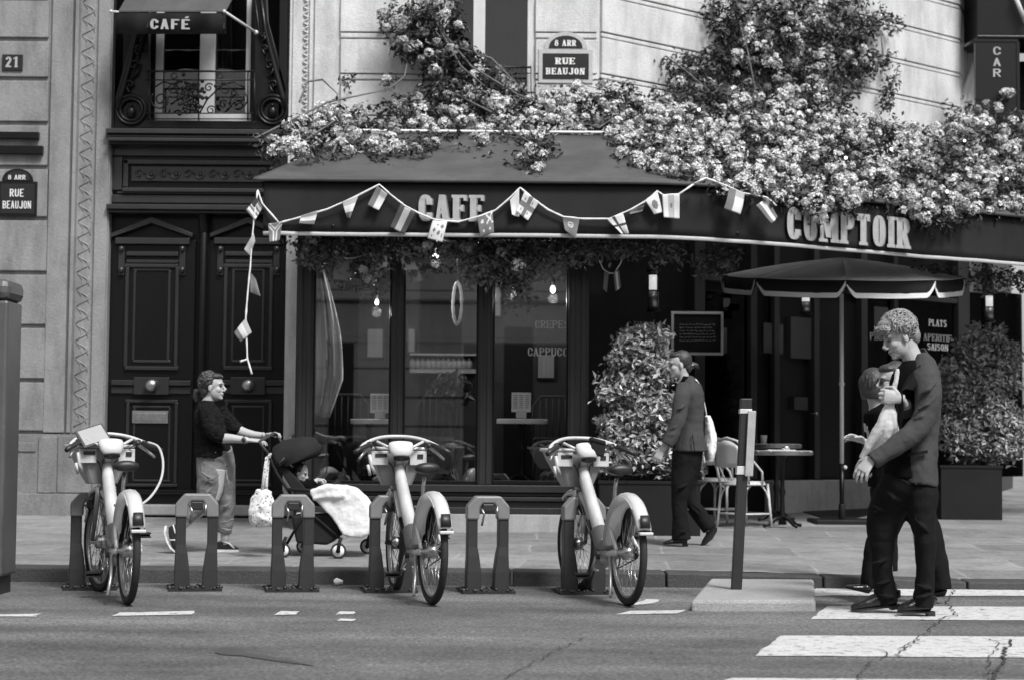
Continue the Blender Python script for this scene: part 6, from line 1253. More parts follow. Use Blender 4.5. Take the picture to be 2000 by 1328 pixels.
def shoe(mb, heel, toe, w_=.045, h=.06, heelh=.0, side=(0, 1, 0)):
    heel = Vector(heel); toe = Vector(toe); f = (toe-heel).normalized(); sd_ = Vector(side); sd_ = (sd_-f*sd_.dot(f)).normalized(); u = sd_.cross(f); u = u if u.z > 0 else -u
    if abs(f.z) > .8: u = Vector((-f.z, 0, f.x)); u = u if (u.x > 0) == (f.x < 0) else -u
    L_ = (toe-heel).length; pt = lambda t, z: heel+f*L_*t+u*z
    rows = [(0, .030, .010), (.06, .036, .030), (.2, .042, .036), (.36, .034, .034), (.52, .030, .036), (.70, .024, .042), (.86, .019, .038), (.96, .014, .026), (1.0, .008, .012)]
    rr_ = [(a*h/.045, b*w_/.042) for _, a, b in rows]
    mb.tube([pt(t, r0[0]*1.0) for (t, _, _), r0 in zip(rows, rr_)], rr_, 14, side=sd_)
def sole(mb, heel, toe, w_=.045, th=.014, heel_th=.022, side=(0, 1, 0), up=None):
    heel = Vector(heel); toe = Vector(toe); f = (toe-heel).normalized(); sd_ = Vector(side); sd_ = (sd_-f*sd_.dot(f)).normalized(); u = sd_.cross(f); u = u if u.z > 0 else -u
    if up is not None: u = Vector(up)
    L_ = (toe-heel).length; rows = [(-.015, .6), (.03, .82), (.2, .9), (.4, .78), (.7, 1.0), (.88, .9), (1.0, .45), (1.02, .2)]
    Lp = [heel+f*L_*t+sd_*w_*b for t, b in rows] + [heel+f*L_*t-sd_*w_*b for t, b in rows[::-1]]
    mb.prism([p-u*0 for p in Lp], u*th); hp = [heel+f*L_*t+sd_*w_*b for t, b in rows[:3]] + [heel+f*L_*t-sd_*w_*b for t, b in rows[:3][::-1]]
    mb.prism([p-u*heel_th*.9 for p in hp], u*heel_th*.9)
def strands(mb, c, R, rad, n, seed, r0=.006, L_=.05, droop=.5, wave=.012, sel=lambda d: True, sweep=(0, 0, 0)):
    rd = random.Random(seed); k = 0
    while k < n:
        d = Vector((rd.gauss(0, 1), rd.gauss(0, 1), rd.gauss(0, 1))).normalized()
        if not sel(d): continue
        k += 1; p = c + R @ Vector((d.x*rad[0], d.y*rad[1], d.z*rad[2])); nn = (R @ d); t = nn.cross(Vector((rd.gauss(0, 1), rd.gauss(0, 1), rd.gauss(0, 1)))).normalized()
        t = (t*.8 + Vector((0, 0, -droop)) + Vector(sweep)); t = (t-nn*t.dot(nn)).normalized(); b = nn.cross(t); ph = rd.uniform(0, 6); LL = L_*rd.uniform(.6, 1.4); pts = []
        for j in range(7):
            s_ = j/6; pts.append(p + t*LL*(s_-.3) + nn*(.006*math.sin(s_*PI)-.012*(s_-.5)**2) + b*wave*math.sin(s_*5+ph))
        mb.tube(pts, [r0*.5, r0, r0*1.1, r0, r0*.9, r0*.6, r0*.2], 6)

# ---------------------------------------------------------------- the tall man in the dark suit
Y0 = 11.1
man = empty('person', (P(1780, 1200, Y0).x, Y0, 0), 'tall fair-haired man in a loose charcoal suit striding left over the crosswalk', 'person')
hc = P(1756, 660, Y0); f_ = Vector((-.90, -.22, -.36)); u_ = Vector((-.30, 0, .95))
mb = MB(); q, R = head(mb, hc, f_, u_, 1.08, neck=P(1792, 722, Y0), nr=.056)
limb(mb, Y0, [(1790, 715, 0, 18, .06), (1795, 740, 0, 34, .15), (1792, 800, 0, 32, .14), (1785, 880, 0, 30, .13), (1775, 935, 0, 36, .15)])
for sp in ([(1765, 930, .08, 22, .075), (1735, 1010, .09, 20, .07), (1728, 1090, .09, 15, .05), (1740, 1175, .09, 11, .035)], [(1795, 940, -.08, 22, .075), (1803, 1040, -.09, 20, .07), (1806, 1110, -.09, 15, .05), (1806, 1190, -.09, 11, .035)]): limb(mb, Y0, sp)
limb(mb, Y0, [(1808, 745, -.18, 14, .045), (1795, 838, -.22, 12, .04), (1745, 870, -.26, 10, .035), (1708, 898, -.27, 8, .028)])
limb(mb, Y0, [(1780, 745, .18, 14, .045), (1765, 830, .20, 12, .04), (1768, 800, -.10, 10, .034), (1762, 780, -.19, 8, .028)])
hand(mb, P(1704, 893, Y0-.27), (-.62, -.1, -.78), (.45, .6, -.35), (-.6, -.2, .5), .42, 1.15, .15)
hand(mb, P(1759, 778, Y0-.20), (-.97, -.12, .12), (.12, 1, 0), (0, 0, 1), 1.3, 1.15, .04)
body = remesh(mb.build('body', 'skin', man), .0042, 3)
face(q, R, man, 1.08, smile=True)
mb = MB(); B = lambda a, b, e, ra, rb, re_: mb.ball(q(a, b, e), (ra, rb, re_), 20, R)
B(-.028, 0, .062, .100, .090, .090); B(-.070, 0, -.005, .058, .078, .075); B(.045, 0, .098, .055, .068, .035); B(.085, 0, .075, .026, .055, .028)
strands(mb, q(-.02, 0, .05), R, (.104, .092, .096), 1100, 5, .0042, .060, .35, .013, lambda d: d.z > (-.97 if d.x < -.2 else -.75) and not (d.x > .35 and d.z < .33) and not (d.x > -.05 and d.z < -.05 and abs(d.y) > .2), (-.1, 0, 0))
strands(mb, q(-.02, 0, .055), R, (.110, .098, .102), 380, 15, .0055, .07, .25, .016, lambda d: d.z > (-.95 if d.x < -.2 else -.55) and not (d.x > .35 and d.z < .36) and not (d.x > -.05 and d.z < 0 and abs(d.y) > .2), (-.25, 0, .1))
strands(mb, q(.065, 0, .07), R, (.045, .065, .035), 160, 8, .0038, .055, .8, .010, lambda d: d.x > 0 and d.z > -.2, (-.7, 0, -.2))
mb.build('hair', 'hair_fair', man)
# clothes
mb = MB()
limb(mb, Y0, [(1768, 928, 0, 40, .16), (1757, 950, .02, 41, .15), (1742, 975, .06, 38, .12), (1726, 1015, .09, 33, .10), (1722, 1050, .10, 27, .09), (1723, 1085, .10, 22, .085), (1724, 1120, .10, 20, .08), (1729, 1155, .10, 21.5, .085), (1735, 1178, .10, 20, .085)], 22, 5, .03, 3)
limb(mb, Y0, [(1797, 930, 0, 32, .16), (1800, 965, -.05, 31, .13), (1802, 1015, -.09, 25, .10), (1807, 1060, -.10, 20, .09), (1807, 1110, -.10, 18, .085), (1805, 1150, -.10, 18, .085), (1803, 1184, -.10, 19.5, .09)], 22, 5, .03, 4)
for (a, b, c, d, y_) in ((1700, 985, 1740, 1000, -.02), (1705, 1000, 1750, 985, -.02), (1700, 1100, 1735, 1090, .0), (1710, 1140, 1745, 1130, .01), (1790, 1140, 1822, 1150, -.19), (1786, 1166, 1820, 1160, -.19), (1785, 1010, 1815, 1040, -.19), (1715, 1160, 1750, 1166, .01), (1730, 960, 1760, 980, -.09)):
    mb.tube([P(a, b, Y0+y_), P((a+c)/2, (b+d)/2+2, Y0+y_-.008), P(c, d, Y0+y_)], [.004, .014, .004], 8)
remesh(mb.build('trousers', 'suit_dk', man), .007, 2, .014, .08)
mb = MB(); limb(mb, Y0, [(1777, 704, 0, 14, .06), (1778, 722, 0, 26, .13), (1772, 760, 0, 36, .15), (1768, 830, 0, 34, .14), (1765, 900, 0, 36, .15), (1764, 932, 0, 38, .16)]); remesh(mb.build('shirt', 'shirt_dk', man), .008, 3, .012, .09)
mb = MB()
limb(mb, Y0, [(1797, 690, 0, 13, .075), (1799, 700, 0, 20, .10), (1801, 716, 0, 28, .155), (1802, 738, 0, 33, .195), (1801, 775, 0, 36, .19), (1797, 820, 0, 37, .175), (1793, 860, 0, 37, .165), (1791, 900, 0, 39, .18), (1791, 935, 0, 40, .19), (1790, 945, 0, 40, .19)], 26, 4, .006, 2)
limb(mb, Y0, [(1802, 726, -.14, 22, .07), (1810, 748, -.185, 27, .07), (1812, 785, -.215, 25, .068), (1803, 822, -.235, 22, .062), (1782, 846, -.255, 20.5, .060), (1752, 868, -.27, 18, .056), (1722, 888, -.275, 16.5, .053), (1704, 900, -.275, 16, .052)], 20, 4, .03, 6)
limb(mb, Y0, [(1785, 730, .14, 22, .07), (1780, 780, .19, 24, .068), (1777, 822, .16, 22, .065), (1773, 818, .02, 20, .060), (1770, 804, -.10, 17, .055), (1766, 789, -.165, 14, .048)], 18, 4, .02, 7)
for (a, b, c, d) in ((1795, 770, 1830, 745), (1790, 800, 1828, 775), (1785, 818, 1815, 800), (1760, 850, 1790, 835), (1770, 870, 1800, 845), (1735, 868, 1760, 880), (1745, 852, 1772, 866)):
    mb.tube([P(a, b, Y0-.285), P((a+c)/2, (b+d)/2+3, Y0-.298), P(c, d, Y0-.27)], [.004, .013, .004], 8)
jk = remesh(mb.build('jacket', 'suit', man), .007, 2, .018, .085)
mb = MB()                                                  # collar, lapels, flap pocket, vent
mb.tube([P(1812, 712, Y0-.07), P(1812, 694, Y0-.03), P(1806, 685, Y0+.05), P(1795, 688, Y0+.09)], [(.008, .02)]*4, 8); mb.build('collar', 'suit', man)
mb = MB(); Yl = Y0-.235
mb.prism([P(1797, 712, Yl+.07), P(1812, 722, Yl+.06), P(1790, 752, Yl), P(1783, 762, Yl), P(1770, 760, Yl), P(1763, 763, Yl+.01), P(1766, 800, Yl), P(1760, 845, Yl+.01), P(1755, 830, Yl+.04), P(1756, 770, Yl+.05), P(1772, 738, Yl+.06)], (0, .01, 0)); mb.build('lapel', 'suit_dk', man, bevel=.003)
mb = MB(); mb.prism([P(1774, 885, Y0-.20), P(1812, 878, Y0-.20), P(1813, 884, Y0-.205), P(1775, 891, Y0-.205)], (0, .01, 0)); mb.build('pocket_flap', 'suit_dk', man, bevel=.002)
for nm, hl, te, dy in (('shoe', (1757, 1183), (1664, 1193), .10), ('shoe', (1824, 1204), (1754, 1207), -.10)):
    mb = MB(); a, b = P(*hl, Y0+dy), P(*te, Y0+dy)
    if dy < 0: a.z = b.z = .02
    shoe(mb, a, b, .050, .068); mb.tube([a+Vector((-.03, 0, .05)), a+Vector((-.03, 0, .10))], [(.04, .038), (.036, .034)], 12, side=(0, 1, 0)); s1 = remesh(mb.build(nm, 'shoe', man), .005, 2)
    mb = MB(); sole(mb, a, b, .047, .012, .02 if dy < 0 else .016); mb.build('sole', 'plastic_dk', s1)
# white cloth held in the fist
mb = MB(); Yw = Y0-.10
limb(mb, Yw, [(1753, 720, -.04, 3.5, .012), (1750, 742, -.04, 5, .018), (1744, 765, -.04, 6, .02), (1738, 792, -.06, 9, .03)], 12)
for (x1, y1, x2, y2, r1, r2, dz) in ((1722, 826, 1682, 894, 8, 4, -.02), (1727, 832, 1700, 886, 10, 8, .03), (1733, 836, 1719, 884, 10, 10, -.02), (1740, 836, 1738, 878, 9, 9, .03), (1745, 826, 1750, 862, 7, 6, -.01)):
    limb(mb, Yw, [(1738, 788, -.05, 7, .025), ((1737+x1)/2, 806, -.06, 9, .035), (x1, y1, -.06+dz, r1+1, .035), ((x1+x2)/2, (y1+y2)/2, -.03+dz, r1+1, .038), (x2, y2, dz, r2, .03)], 14, 4, .03, x1)
cl = remesh(mb.build('carried_jacket', 'thin_cloth'), .0055, 1, .012, .05); tag(cl, 'white folded cloth jacket gripped in the fist of the tall man', 'jacket')

# ---------------------------------------------------------------- woman behind the tall man
Y1 = 11.95
w1 = empty('person', (P(1760, 1165, Y1).x, Y1, 0), 'woman in sunglasses and dark clothes half hidden behind the tall man', 'person')
mb = MB(); q, R = head(mb, P(1742, 745, Y1), (-.95, -.2, -.08), (0, 0, 1), .98, neck=P(1755, 790, Y1), nr=.046)
limb(mb, Y1, [(1755, 785, 0, 16, .05), (1760, 805, 0, 30, .15), (1762, 850, 0, 26, .13), (1762, 930, 0, 32, .14), (1765, 950, 0, 30, .14)])
limb(mb, Y1, [(1752, 815, -.05, 11, .04), (1738, 870, -.05, 10, .035), (1712, 872, .02, 8, .03), (1690, 862, .05, 6, .025)])
for sp in ([(1755, 950, 0, 22, .07), (1725, 1050, .05, 17, .055), (1700, 1140, .05, 10, .035)], [(1775, 950, 0, 22, .07), (1815, 1060, -.05, 17, .055), (1842, 1145, -.05, 10, .035)]): limb(mb, Y1, sp)
hand(mb, P(1688, 861, Y1+.05), (-.95, -.1, .30), (.1, -.4, -.9), (0, -.7, .7), .35, .98, .3)
remesh(mb.build('body', 'skin', w1), .0045, 3); face(q, R, w1, .98, glasses=True)
mb = MB(); mb.ball(q(-.035, 0, .045), (.088, .082, .092), 20, R); mb.ball(q(-.06, 0, -.03), (.06, .075, .09), 16, R); mb.ball(q(.02, 0, .085), (.065, .07, .035), 16, R); remesh(mb.build('hair', 'hair_mid', w1), .006, 2)
mb = MB(); limb(mb, Y1, [(1757, 795, 0, 16, .07), (1762, 806, 0, 34, .17), (1764, 850, 0, 32, .15), (1762, 900, 0, 34, .15), (1763, 950, 0, 38, .17)]); limb(mb, Y1, [(1756, 812, -.08, 16, .05), (1738, 868, -.06, 14, .045), (1712, 874, .02, 11, .038), (1698, 866, .04, 9, .034)]); remesh(mb.build('top', 'shirt_dk', w1), .008, 3, .015, .08)
mb = MB(); limb(mb, Y1, [(1763, 935, 0, 38, .16), (1752, 970, 0, 34, .12), (1725, 1040, .05, 28, .09), (1706, 1100, .05, 22, .085), (1700, 1148, .05, 20, .08)], 18, 4, .02); limb(mb, Y1, [(1770, 935, 0, 38, .16), (1785, 970, 0, 34, .12), (1812, 1040, -.05, 26, .09), (1830, 1100, -.05, 21, .085), (1838, 1150, -.05, 20, .08)], 18, 4, .02, 5)
remesh(mb.build('trousers', 'suit_dk', w1), .008, 3, .02, .1)
for hl, te in (((1700, 1160), (1650, 1148)), ((1848, 1165), (1800, 1166))):
    mb = MB(); a, b = P(*hl, Y1), P(*te, Y1); a.z = max(a.z, .01); shoe(mb, a, b, .040, .035); s1 = remesh(mb.build('shoe', 'shoe', w1), .005, 2)
# ---------------------------------------------------------------- third walker with bobbed hair
Y2 = 12.75
w2 = empty('person', (P(1712, 1120, Y2).x, Y2, 0), 'walker with brown bobbed hair seen from behind, beyond the couple', 'person')
mb = MB(); q, R = head(mb, P(1706, 755, Y2), (.3, .95, 0), (0, 0, 1), .98, neck=P(1712, 800, Y2), nr=.046)
limb(mb, Y2, [(1712, 795, 0, 14, .05), (1716, 812, 0, 28, .12), (1720, 870, 0, 26, .12), (1725, 940, 0, 28, .14), (1728, 960, 0, 24, .13)]); limb(mb, Y2, [(1722, 950, 0, 18, .08), (1722, 1040, .05, 14, .055), (1724, 1118, .0, 9, .035)]); limb(mb, Y2, [(1735, 950, .05, 18, .08), (1738, 1040, .05, 14, .055), (1740, 1115, .05, 9, .035)])
limb(mb, Y2, [(1695, 825, 0, 9, .04), (1700, 870, .02, 8, .035), (1706, 905, .0, 7, .03)]); hand(mb, P(1706, 905, Y2), (0, -.1, -1), (0, 1, 0), (1, 0, 0), .4, .95)
limb(mb, Y2, [(1738, 825, 0, 9, .04), (1742, 870, .02, 8, .035), (1744, 905, .0, 7, .03)]); hand(mb, P(1744, 905, Y2), (0, -.1, -1), (0, 1, 0), (-1, 0, 0), .4, .95)
remesh(mb.build('body', 'skin', w2), .005, 3)
mb = MB(); hq = P(1706, 755, Y2); mb.ball(hq+Vector((0, 0, .035)), (.092, .108, .102), 20); mb.tube([hq+Vector((0, 0, .03)), hq+Vector((0, 0, -.04)), hq+Vector((0, 0, -.085))], [(.09, .10), (.095, .102), (.085, .09)], 20, side=(0, 1, 0)); strands(mb, hq+Vector((0, 0, .02)), Matrix.Identity(3), (.09, .10, .105), 160, 4, .006, .07, 1.6, .003, lambda d: d.z > -.6); remesh(mb.build('hair', 'hair_mid', w2), .006, 1)
mb = MB(); limb(mb, Y2, [(1711, 792, 0, 16, .07), (1716, 806, 0, 30, .15), (1722, 860, 0, 28, .14), (1726, 950, 0, 30, .16)]); limb(mb, Y2, [(1697, 815, 0, 11, .05), (1700, 870, .02, 10, .045), (1705, 900, .0, 9, .04)]); limb(mb, Y2, [(1737, 815, 0, 11, .05), (1742, 870, .02, 10, .045), (1744, 900, .0, 9, .04)]); remesh(mb.build('coat', 'shirt_dk', w2), .009, 3, .015, .1)
mb = MB(); limb(mb, Y2, [(1726, 940, 0, 28, .15), (1724, 1000, 0, 22, .1), (1722, 1060, .03, 17, .08), (1724, 1118, 0, 15, .07)]); limb(mb, Y2, [(1730, 940, 0, 26, .15), (1736, 1000, .04, 20, .1), (1738, 1060, .05, 16, .08), (1740, 1115, .05, 14, .07)]); remesh(mb.build('trousers', 'suit_dk', w2), .009, 3, .02, .1)
for x in (1724, 1742): mb = MB(); a = P(x, 1140, Y2); a.z = .01; shoe(mb, a, a+Vector((.05, .22, 0)), .04, .04, side=(1, 0, 0)); mb.build('shoe', 'shoe_can', w2)

# ---------------------------------------------------------------- woman in the dark trouser suit
Y3 = 15.75; g3 = gz(Y3)
w3 = empty('person', (P(1335, 1065, Y3).x, Y3, g3), 'woman in a dark trouser suit walking left in front of the planter', 'person')
mb = MB(); q, R = head(mb, P(1326, 713, Y3), (-.97, -.15, -.12), (-.06, 0, 1), .98, neck=P(1338, 748, Y3), nr=.048)
limb(mb, Y3, [(1338, 745, 0, 12, .05), (1344, 765, 0, 22, .14), (1345, 800, 0, 22, .13), (1343, 860, 0, 18, .12), (1342, 890, 0, 24, .15)])
limb(mb, Y3, [(1335, 762, -.15, 9, .04), (1322, 825, -.18, 8, .036), (1300, 868, -.20, 6, .028), (1294, 878, -.20, 5.5, .025)]); limb(mb, Y3, [(1345, 762, .15, 9, .04), (1325, 825, .18, 8, .036), (1308, 862, .18, 6, .028)])
hand(mb, P(1293, 877, Y3-.20), (-.45, 0, -.9), (.3, .9, -.2), (-.7, -.5, 0), .55, .98); hand(mb, P(1306, 864, Y3+.18), (-.45, 0, -.9), (.3, -.9, -.2), (-.7, .5, 0), .55, .95)
limb(mb, Y3, [(1335, 900, -.05, 16, .08), (1325, 970, -.06, 12, .055), (1328, 1050, -.06, 7, .035)]); limb(mb, Y3, [(1345, 900, .06, 16, .08), (1338, 965, .06, 12, .055), (1386, 1036, .06, 7, .035)])
remesh(mb.build('body', 'skin', w3), .0046, 3); face(q, R, w3, .98)
mb = MB(); mb.ball(q(-.035, 0, .042), (.088, .082, .088), 20, R); mb.ball(q(.015, 0, .085), (.065, .068, .032), 16, R); mb.ball(q(-.07, 0, -.02), (.045, .06, .06), 16, R); mb.tube([q(-.10, 0, -.02), q(-.13, 0, -.01), q(-.16, 0, -.02), q(-.175, .01, -.05)], [.02, .028, .022, .008], 10); remesh(mb.build('hair', 'hair_mid', w3), .006, 2)
mb = MB(); mb.tube([q(-.118, 0, -.035), q(-.116, .02, -.01), q(-.118, 0, .01), q(-.12, -.02, -.01)], .010, 6, close=True); mb.build('hair_tie', 'bamboo', w3)
mb = MB()
limb(mb, Y3, [(1340, 737, 0, 9, .06), (1344, 745, 0, 17, .10), (1347, 760, 0, 25, .175), (1349, 785, 0, 27, .175), (1348, 815, 0, 26, .155), (1347, 840, 0, 27, .155), (1347, 865, 0, 32, .17), (1347, 881, 0, 35, .18)], 24, 4, .008)
limb(mb, Y3, [(1337, 754, -.12, 15, .06), (1332, 775, -.185, 16, .062), (1326, 815, -.21, 15, .058), (1315, 845, -.225, 14, .054), (1302, 868, -.23, 12, .05)], 18, 4, .03, 2)
limb(mb, Y3, [(1342, 754, .12, 15, .06), (1335, 775, .185, 15, .06), (1322, 825, .2, 14, .055), (1310, 858, .2, 11, .05)], 18, 4, .02, 2)
for (a, b, c, d) in ((1318, 800, 1340, 790), (1308, 838, 1330, 826), (1305, 850, 1322, 842), (1345, 850, 1352, 880)): mb.tube([P(a, b, Y3-.275), P((a+c)/2, (b+d)/2+2, Y3-.28), P(c, d, Y3-.25)], [.004, .011, .004], 8)
remesh(mb.build('jacket', 'suit', w3), .0078, 2, .012, .09)
mb = MB(); mb.tube([P(1352, 848, Y3-.18), P(1355, 866, Y3-.205), P(1357, 884, Y3-.21)], .004, 6); mb.build('jacket_vent', 'shirt_dk', w3)
mb = MB(); mb.tube([P(1329, 752, Y3-.07), P(1337, 737, Y3-.07), P(1350, 738, Y3-.05), P(1352, 744, Y3+.03)], [(.007, .018)]*4, 8); mb.build('collar', 'shirt_dk', w3)
mb = MB()
limb(mb, Y3, [(1343, 872, 0, 29, .16), (1339, 900, -.03, 27, .125), (1330, 950, -.06, 19.5, .09), (1327, 985, -.06, 15, .075), (1329, 1020, -.06, 16, .08), (1331, 1053, -.06, 19, .09)], 20, 4, .02, 3)
limb(mb, Y3, [(1345, 880, 0, 28, .15), (1345, 915, .05, 23, .11), (1341, 955, .07, 18, .09), (1353, 985, .07, 15, .078), (1370, 1010, .07, 15.5, .08), (1386, 1032, .07, 15, .085)], 20, 4, .02, 5)
for (a, b, c, d, y_) in ((1320, 955, 1345, 945, -.16), (1345, 975, 1372, 1000, -.03), (1350, 990, 1376, 1014, -.03), (1315, 1040, 1345, 1035, -.16)): mb.tube([P(a, b, Y3+y_), P((a+c)/2, (b+d)/2, Y3+y_-.008), P(c, d, Y3+y_)], [.004, .012, .004], 8)
remesh(mb.build('trousers', 'suit_dk', w3), .008, 2, .014, .08)
mb = MB(); a = P(1344, 1066, Y3-.06); b = P(1295, 1067, Y3-.06); a.z = b.z = g3+.012; shoe(mb, a+Vector((0, 0, .02)), b, .038, .038); mb.box(a.x-.05, a.x+.0, a.y-.025, a.y+.025, g3, g3+.03); remesh(mb.build('shoe', 'shoe', w3), .005, 2)
mb = MB(); mb.tube([P(1386, 1026, Y3+.06), P(1390, 1036, Y3+.06), P(1385, 1048, Y3+.06), P(1376, 1058, Y3+.06), P(1369, 1067, Y3+.06)], [(.045, .04), (.05, .04), (.036, .042), (.026, .036), (.010, .02)], 14, side=(0, 1, 0)); mb.tube([P(1391, 1034, Y3+.06), P(1400, 1030, Y3+.06)], [(.022, .022), (.016, .016)], 8, side=(0, 1, 0)); remesh(mb.build('shoe', 'shoe', w3), .005, 2)
o = empty('tote_bag', P(1384, 900, Y3+.05), 'white canvas tote bag hanging behind the woman in the trouser suit', 'bag')
mb = MB(); limb(mb, Y3, [(1382, 812, .06, 5, .05), (1386, 835, .06, 9, .09), (1388, 860, .06, 11, .11), (1387, 885, .06, 10, .11), (1385, 901, .06, 7, .09)], 14); remesh(mb.build('bag_body', 'cloth_w', o), .007, 3, .03, .08)
mb = MB(); mb.tube([P(1360, 742, Y3-.10), P(1367, 752, Y3-.02), P(1373, 775, Y3+.05), P(1378, 800, Y3+.06), P(1381, 818, Y3+.06)], (.006, .018), 8, side=(0, 1, 0)); mb.build('strap', 'cloth_w', o)

# ---------------------------------------------------------------- woman pushing the stroller
Y4 = 14.55; g4 = gz(Y4)
w4 = empty('person', (P(425, 1080, Y4).x, Y4, g4), 'woman in a black sweater and rolled grey trousers pushing the stroller', 'person')
mb = MB(); q, R = head(mb, P(416, 756, Y4), (.97, -.14, .02), (0, 0, 1), .96, neck=P(404, 792, Y4), nr=.05)
limb(mb, Y4, [(404, 790, 0, 13, .05), (404, 808, 0, 18, .13), (410, 850, 0, 22, .12), (416, 900, 0, 25, .13), (418, 920, 0, 24, .13)])
limb(mb, Y4, [(404, 808, -.15, 12, .045), (424, 850, -.19, 11, .042), (455, 856, -.2, 8.5, .036), (484, 859, -.21, 6, .026)]); limb(mb, Y4, [(425, 808, .15, 12, .045), (462, 838, .17, 11, .042), (492, 848, .15, 8, .034), (516, 850, .12, 6, .026)])
hand(mb, P(486, 859, Y4-.21), (.95, .05, -.05), (.0, .25, -1), (0, 1, .1), .38, 1.0, .22); hand(mb, P(518, 850, Y4+.10), (.95, 0, .2), (.1, -.2, -1), (0, -1, .1), .75, 1.0, .15)
limb(mb, Y4, [(425, 915, -.06, 20, .085), (415, 970, -.06, 15, .06), (385, 1000, -.06, 12, .05), (352, 1030, -.06, 8, .035), (345, 1042, -.06, 7, .03)]); limb(mb, Y4, [(435, 915, .06, 20, .085), (443, 975, .06, 15, .06), (441, 1030, .06, 10, .04), (437, 1066, .06, 7, .032)])
remesh(mb.build('body', 'skin', w4), .0046, 3); face(q, R, w4, .96)
mb = MB(); mb.ball(q(-.035, 0, .042), (.090, .084, .088), 20, R); mb.ball(q(.022, 0, .085), (.062, .070, .032), 16, R); mb.ball(q(-.06, 0, -.03), (.05, .068, .06), 16, R); mb.tube([q(-.10, 0, -.02), q(-.14, 0, -.03), q(-.15, 0, -.08), q(-.14, 0, -.12)], [.02, .03, .024, .008], 10); strands(mb, q(-.03, 0, .04), R, (.088, .082, .088), 90, 3, .003, .08, .3, .003, lambda d: d.z > -.3 and d.x < .5, (-1, 0, 0)); remesh(mb.build('hair', 'hair_mid', w4), .0055, 1)
mb = MB()
limb(mb, Y4, [(401, 782, 0, 12, .055), (403, 794, 0, 20, .11), (405, 810, 0, 26, .165), (410, 835, 0, 30, .165), (414, 862, 0, 32.5, .16), (416, 885, 0, 34.5, .17), (416, 893, 0, 34, .17)], 24, 4, .02)
limb(mb, Y4, [(401, 798, -.13, 14, .055), (408, 824, -.18, 15, .058), (422, 846, -.20, 15, .058), (438, 853, -.205, 12.5, .052)], 16, 4, .04, 4); limb(mb, Y4, [(424, 802, .13, 17, .06), (448, 828, .17, 17, .062), (468, 840, .17, 13, .056)], 16, 4, .04, 5)
remesh(mb.build('sweater', 'sweater', w4), .007, 2, .020, .04)
mb = MB()
limb(mb, Y4, [(417, 884, 0, 34, .165), (415, 910, -.02, 32, .135), (409, 945, -.06, 25, .11), (402, 972, -.07, 20, .09), (384, 992, -.07, 16.5, .08), (366, 1010, -.07, 14, .07)], 20, 4, .03, 2)
limb(mb, Y4, [(422, 884, 0, 34, .165), (433, 915, .04, 27, .13), (440, 955, .07, 20, .10), (442, 990, .07, 16.5, .085), (440, 1018, .07, 15, .075), (438, 1040, .07, 13, .07)], 20, 4, .03, 3)
for (a, b, c, d, y_) in ((392, 920, 420, 935, -.19), (400, 940, 430, 925, -.19), (395, 965, 415, 950, -.19), (428, 1020, 458, 1012, -.03), (430, 1030, 455, 1034, -.03), (425, 990, 455, 980, -.03), (440, 905, 448, 960, -.10)): mb.tube([P(a, b, Y4+y_), P((a+c)/2, (b+d)/2+3, Y4+y_-.01), P(c, d, Y4+y_)], [.004, .014, .004], 8)
remesh(mb.build('trousers', 'chino', w4), .0075, 2, .018, .07)
mb = MB(); a = P(434, 1078, Y4+.06); b = P(466, 1078, Y4+.06); a.z = b.z = gz(Y4+.06)+.016; a.x -= .05; shoe(mb, a, b, .042, .042); mb.tube([a+Vector((.04, 0, .04)), a+Vector((.04, 0, .07))], .04, 10); s1 = remesh(mb.build('shoe', 'shoe_can', w4), .005, 2); mb = MB(); sole(mb, a-Vector((0, 0, .012)), b-Vector((0, 0, .012)), .045, .022, .001); mb.build('sole', 'rubber_w', s1); mb = MB(); mb.tube([a+Vector((.06, -.045, .075)), a+Vector((.11, -.045, .06)), a+Vector((.15, -.035, .02))], .007, 6); mb.build('lace', 'rubber_w', s1)
mb = MB(); hl = P(326, 1030, Y4-.06); te = P(346, 1078, Y4-.06); shp = [P(336, 1026, Y4-.06), P(340, 1036, Y4-.06), P(341, 1050, Y4-.06), P(344, 1064, Y4-.06), P(350, 1076, Y4-.06)]
mb.tube(shp, [(.030, .034), (.046, .040), (.042, .042), (.034, .045), (.014, .028)], 14, side=(0, 1, 0)); s1 = remesh(mb.build('shoe', 'shoe_can', w4), .005, 2)
mb = MB(); mb.tube([P(324, 1026, Y4-.06), P(322, 1040, Y4-.06), P(326, 1056, Y4-.06), P(334, 1070, Y4-.06), P(346, 1080, Y4-.06)], [(.008, .034), (.012, .040), (.012, .036), (.012, .045), (.010, .03)], 10, side=(0, 1, 0)); mb.build('sole', 'rubber_w', s1)
mb = MB(); mb.tube([P(338, 1024, Y4-.10), P(342, 1040, Y4-.105), P(350, 1050, Y4-.10)], .006, 6); mb.tube([P(331, 1054, Y4-.105), P(350, 1054, Y4-.10)], .006, 6); mb.build('lace', 'rubber_w', s1)
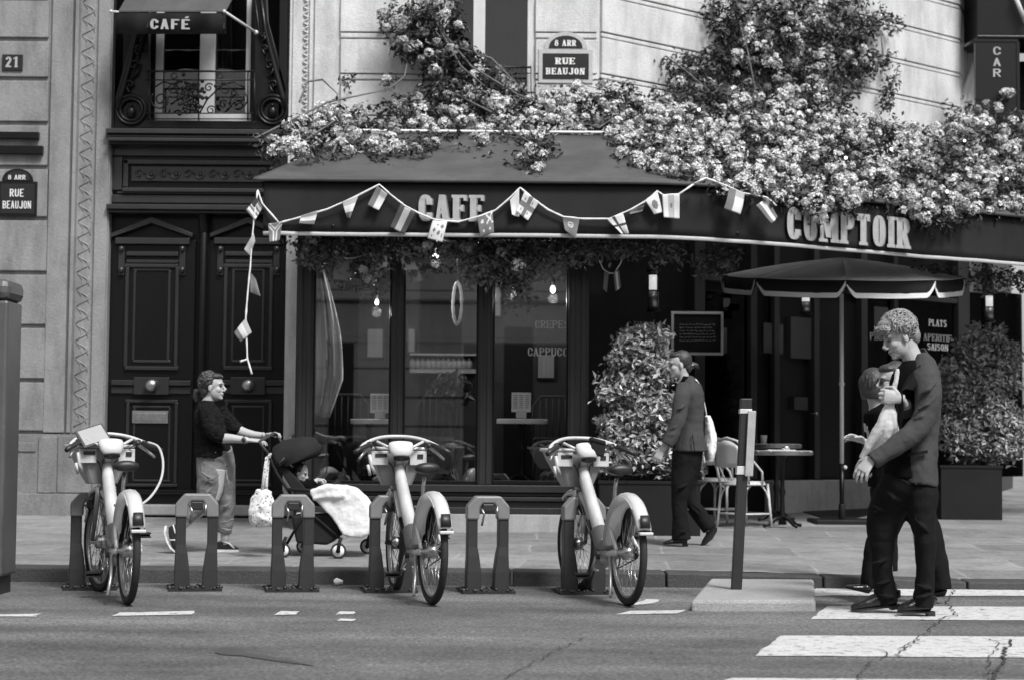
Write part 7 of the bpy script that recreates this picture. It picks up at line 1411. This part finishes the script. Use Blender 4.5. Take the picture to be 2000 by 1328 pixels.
mb = MB(); c = P(477, 858, Y4-.205); mb.tube([c+Vector((0, .031*math.cos(t), .031*math.sin(t))) for t in np.linspace(0, 2*PI, 17)[:-1]], (.009, .005), 6, side=(1, 0, 0), close=True); mb.ball(c+Vector((0, -.034, 0)), (.018, .006, .018), 10); mb.build('wristwatch', 'plastic_dk', w4)
# ---------------------------------------------------------------- baby in the stroller
Y5 = 14.4
by = empty('person', P(600, 955, Y5), 'baby in dark clothes leaning forward under the stroller hood', 'person')
mb = MB(); q, R = head(mb, P(587, 924, Y5-.03), (.85, -.25, -.28), (.25, 0, 1), .64, neck=P(578, 943, Y5), nr=.036)
limb(mb, Y5, [(578, 942, 0, 9, .04), (586, 950, 0, 16, .08), (600, 958, 0, 18, .09), (620, 966, 0, 18, .09), (650, 975, 0, 14, .08)], 14, 4)
limb(mb, Y5, [(584, 946, -.09, 8, .03), (602, 950, -.13, 7, .026), (618, 938, -.13, 5, .02)]); limb(mb, Y5, [(590, 944, .09, 8, .03), (606, 945, .12, 7, .026), (622, 936, .1, 5, .02)])
hand(mb, P(618, 937, Y5-.13), (.95, 0, -.1), (0, 0, -1), (0, 1, 0), .9, .55); hand(mb, P(622, 935, Y5+.1), (.95, 0, -.1), (0, 0, -1), (0, -1, 0), .9, .55)
remesh(mb.build('body', 'skin', by), .0035, 3); face(q, R, by, .64)
mb = MB(); mb.ball(q(-.025, 0, .04), (.058, .054, .056), 16, R); mb.ball(q(-.045, 0, -.01), (.036, .046, .046), 12, R); mb.build('hair', 'hair_dark', by)
mb = MB(); limb(mb, Y5, [(577, 943, 0, 10, .045), (586, 950, 0, 18, .09), (600, 957, 0, 20, .10), (622, 966, 0, 20, .10), (652, 976, 0, 16, .09)], 14, 4); limb(mb, Y5, [(584, 946, -.08, 10, .036), (602, 951, -.13, 9, .032), (616, 939, -.13, 7, .026)]); limb(mb, Y5, [(590, 944, .08, 10, .036), (606, 946, .12, 9, .032), (620, 937, .1, 7, .026)]); remesh(mb.build('sweater', 'shirt_dk', by), .006, 2, .01, .05)
mb = MB(); mb.tube([P(566, 930, Y5-.09), P(572, 938, Y5-.11), P(580, 946, Y5-.10)], (.010, .02), 8, side=(0, 1, 0)); mb.build('collar', 'cloth_w', by)
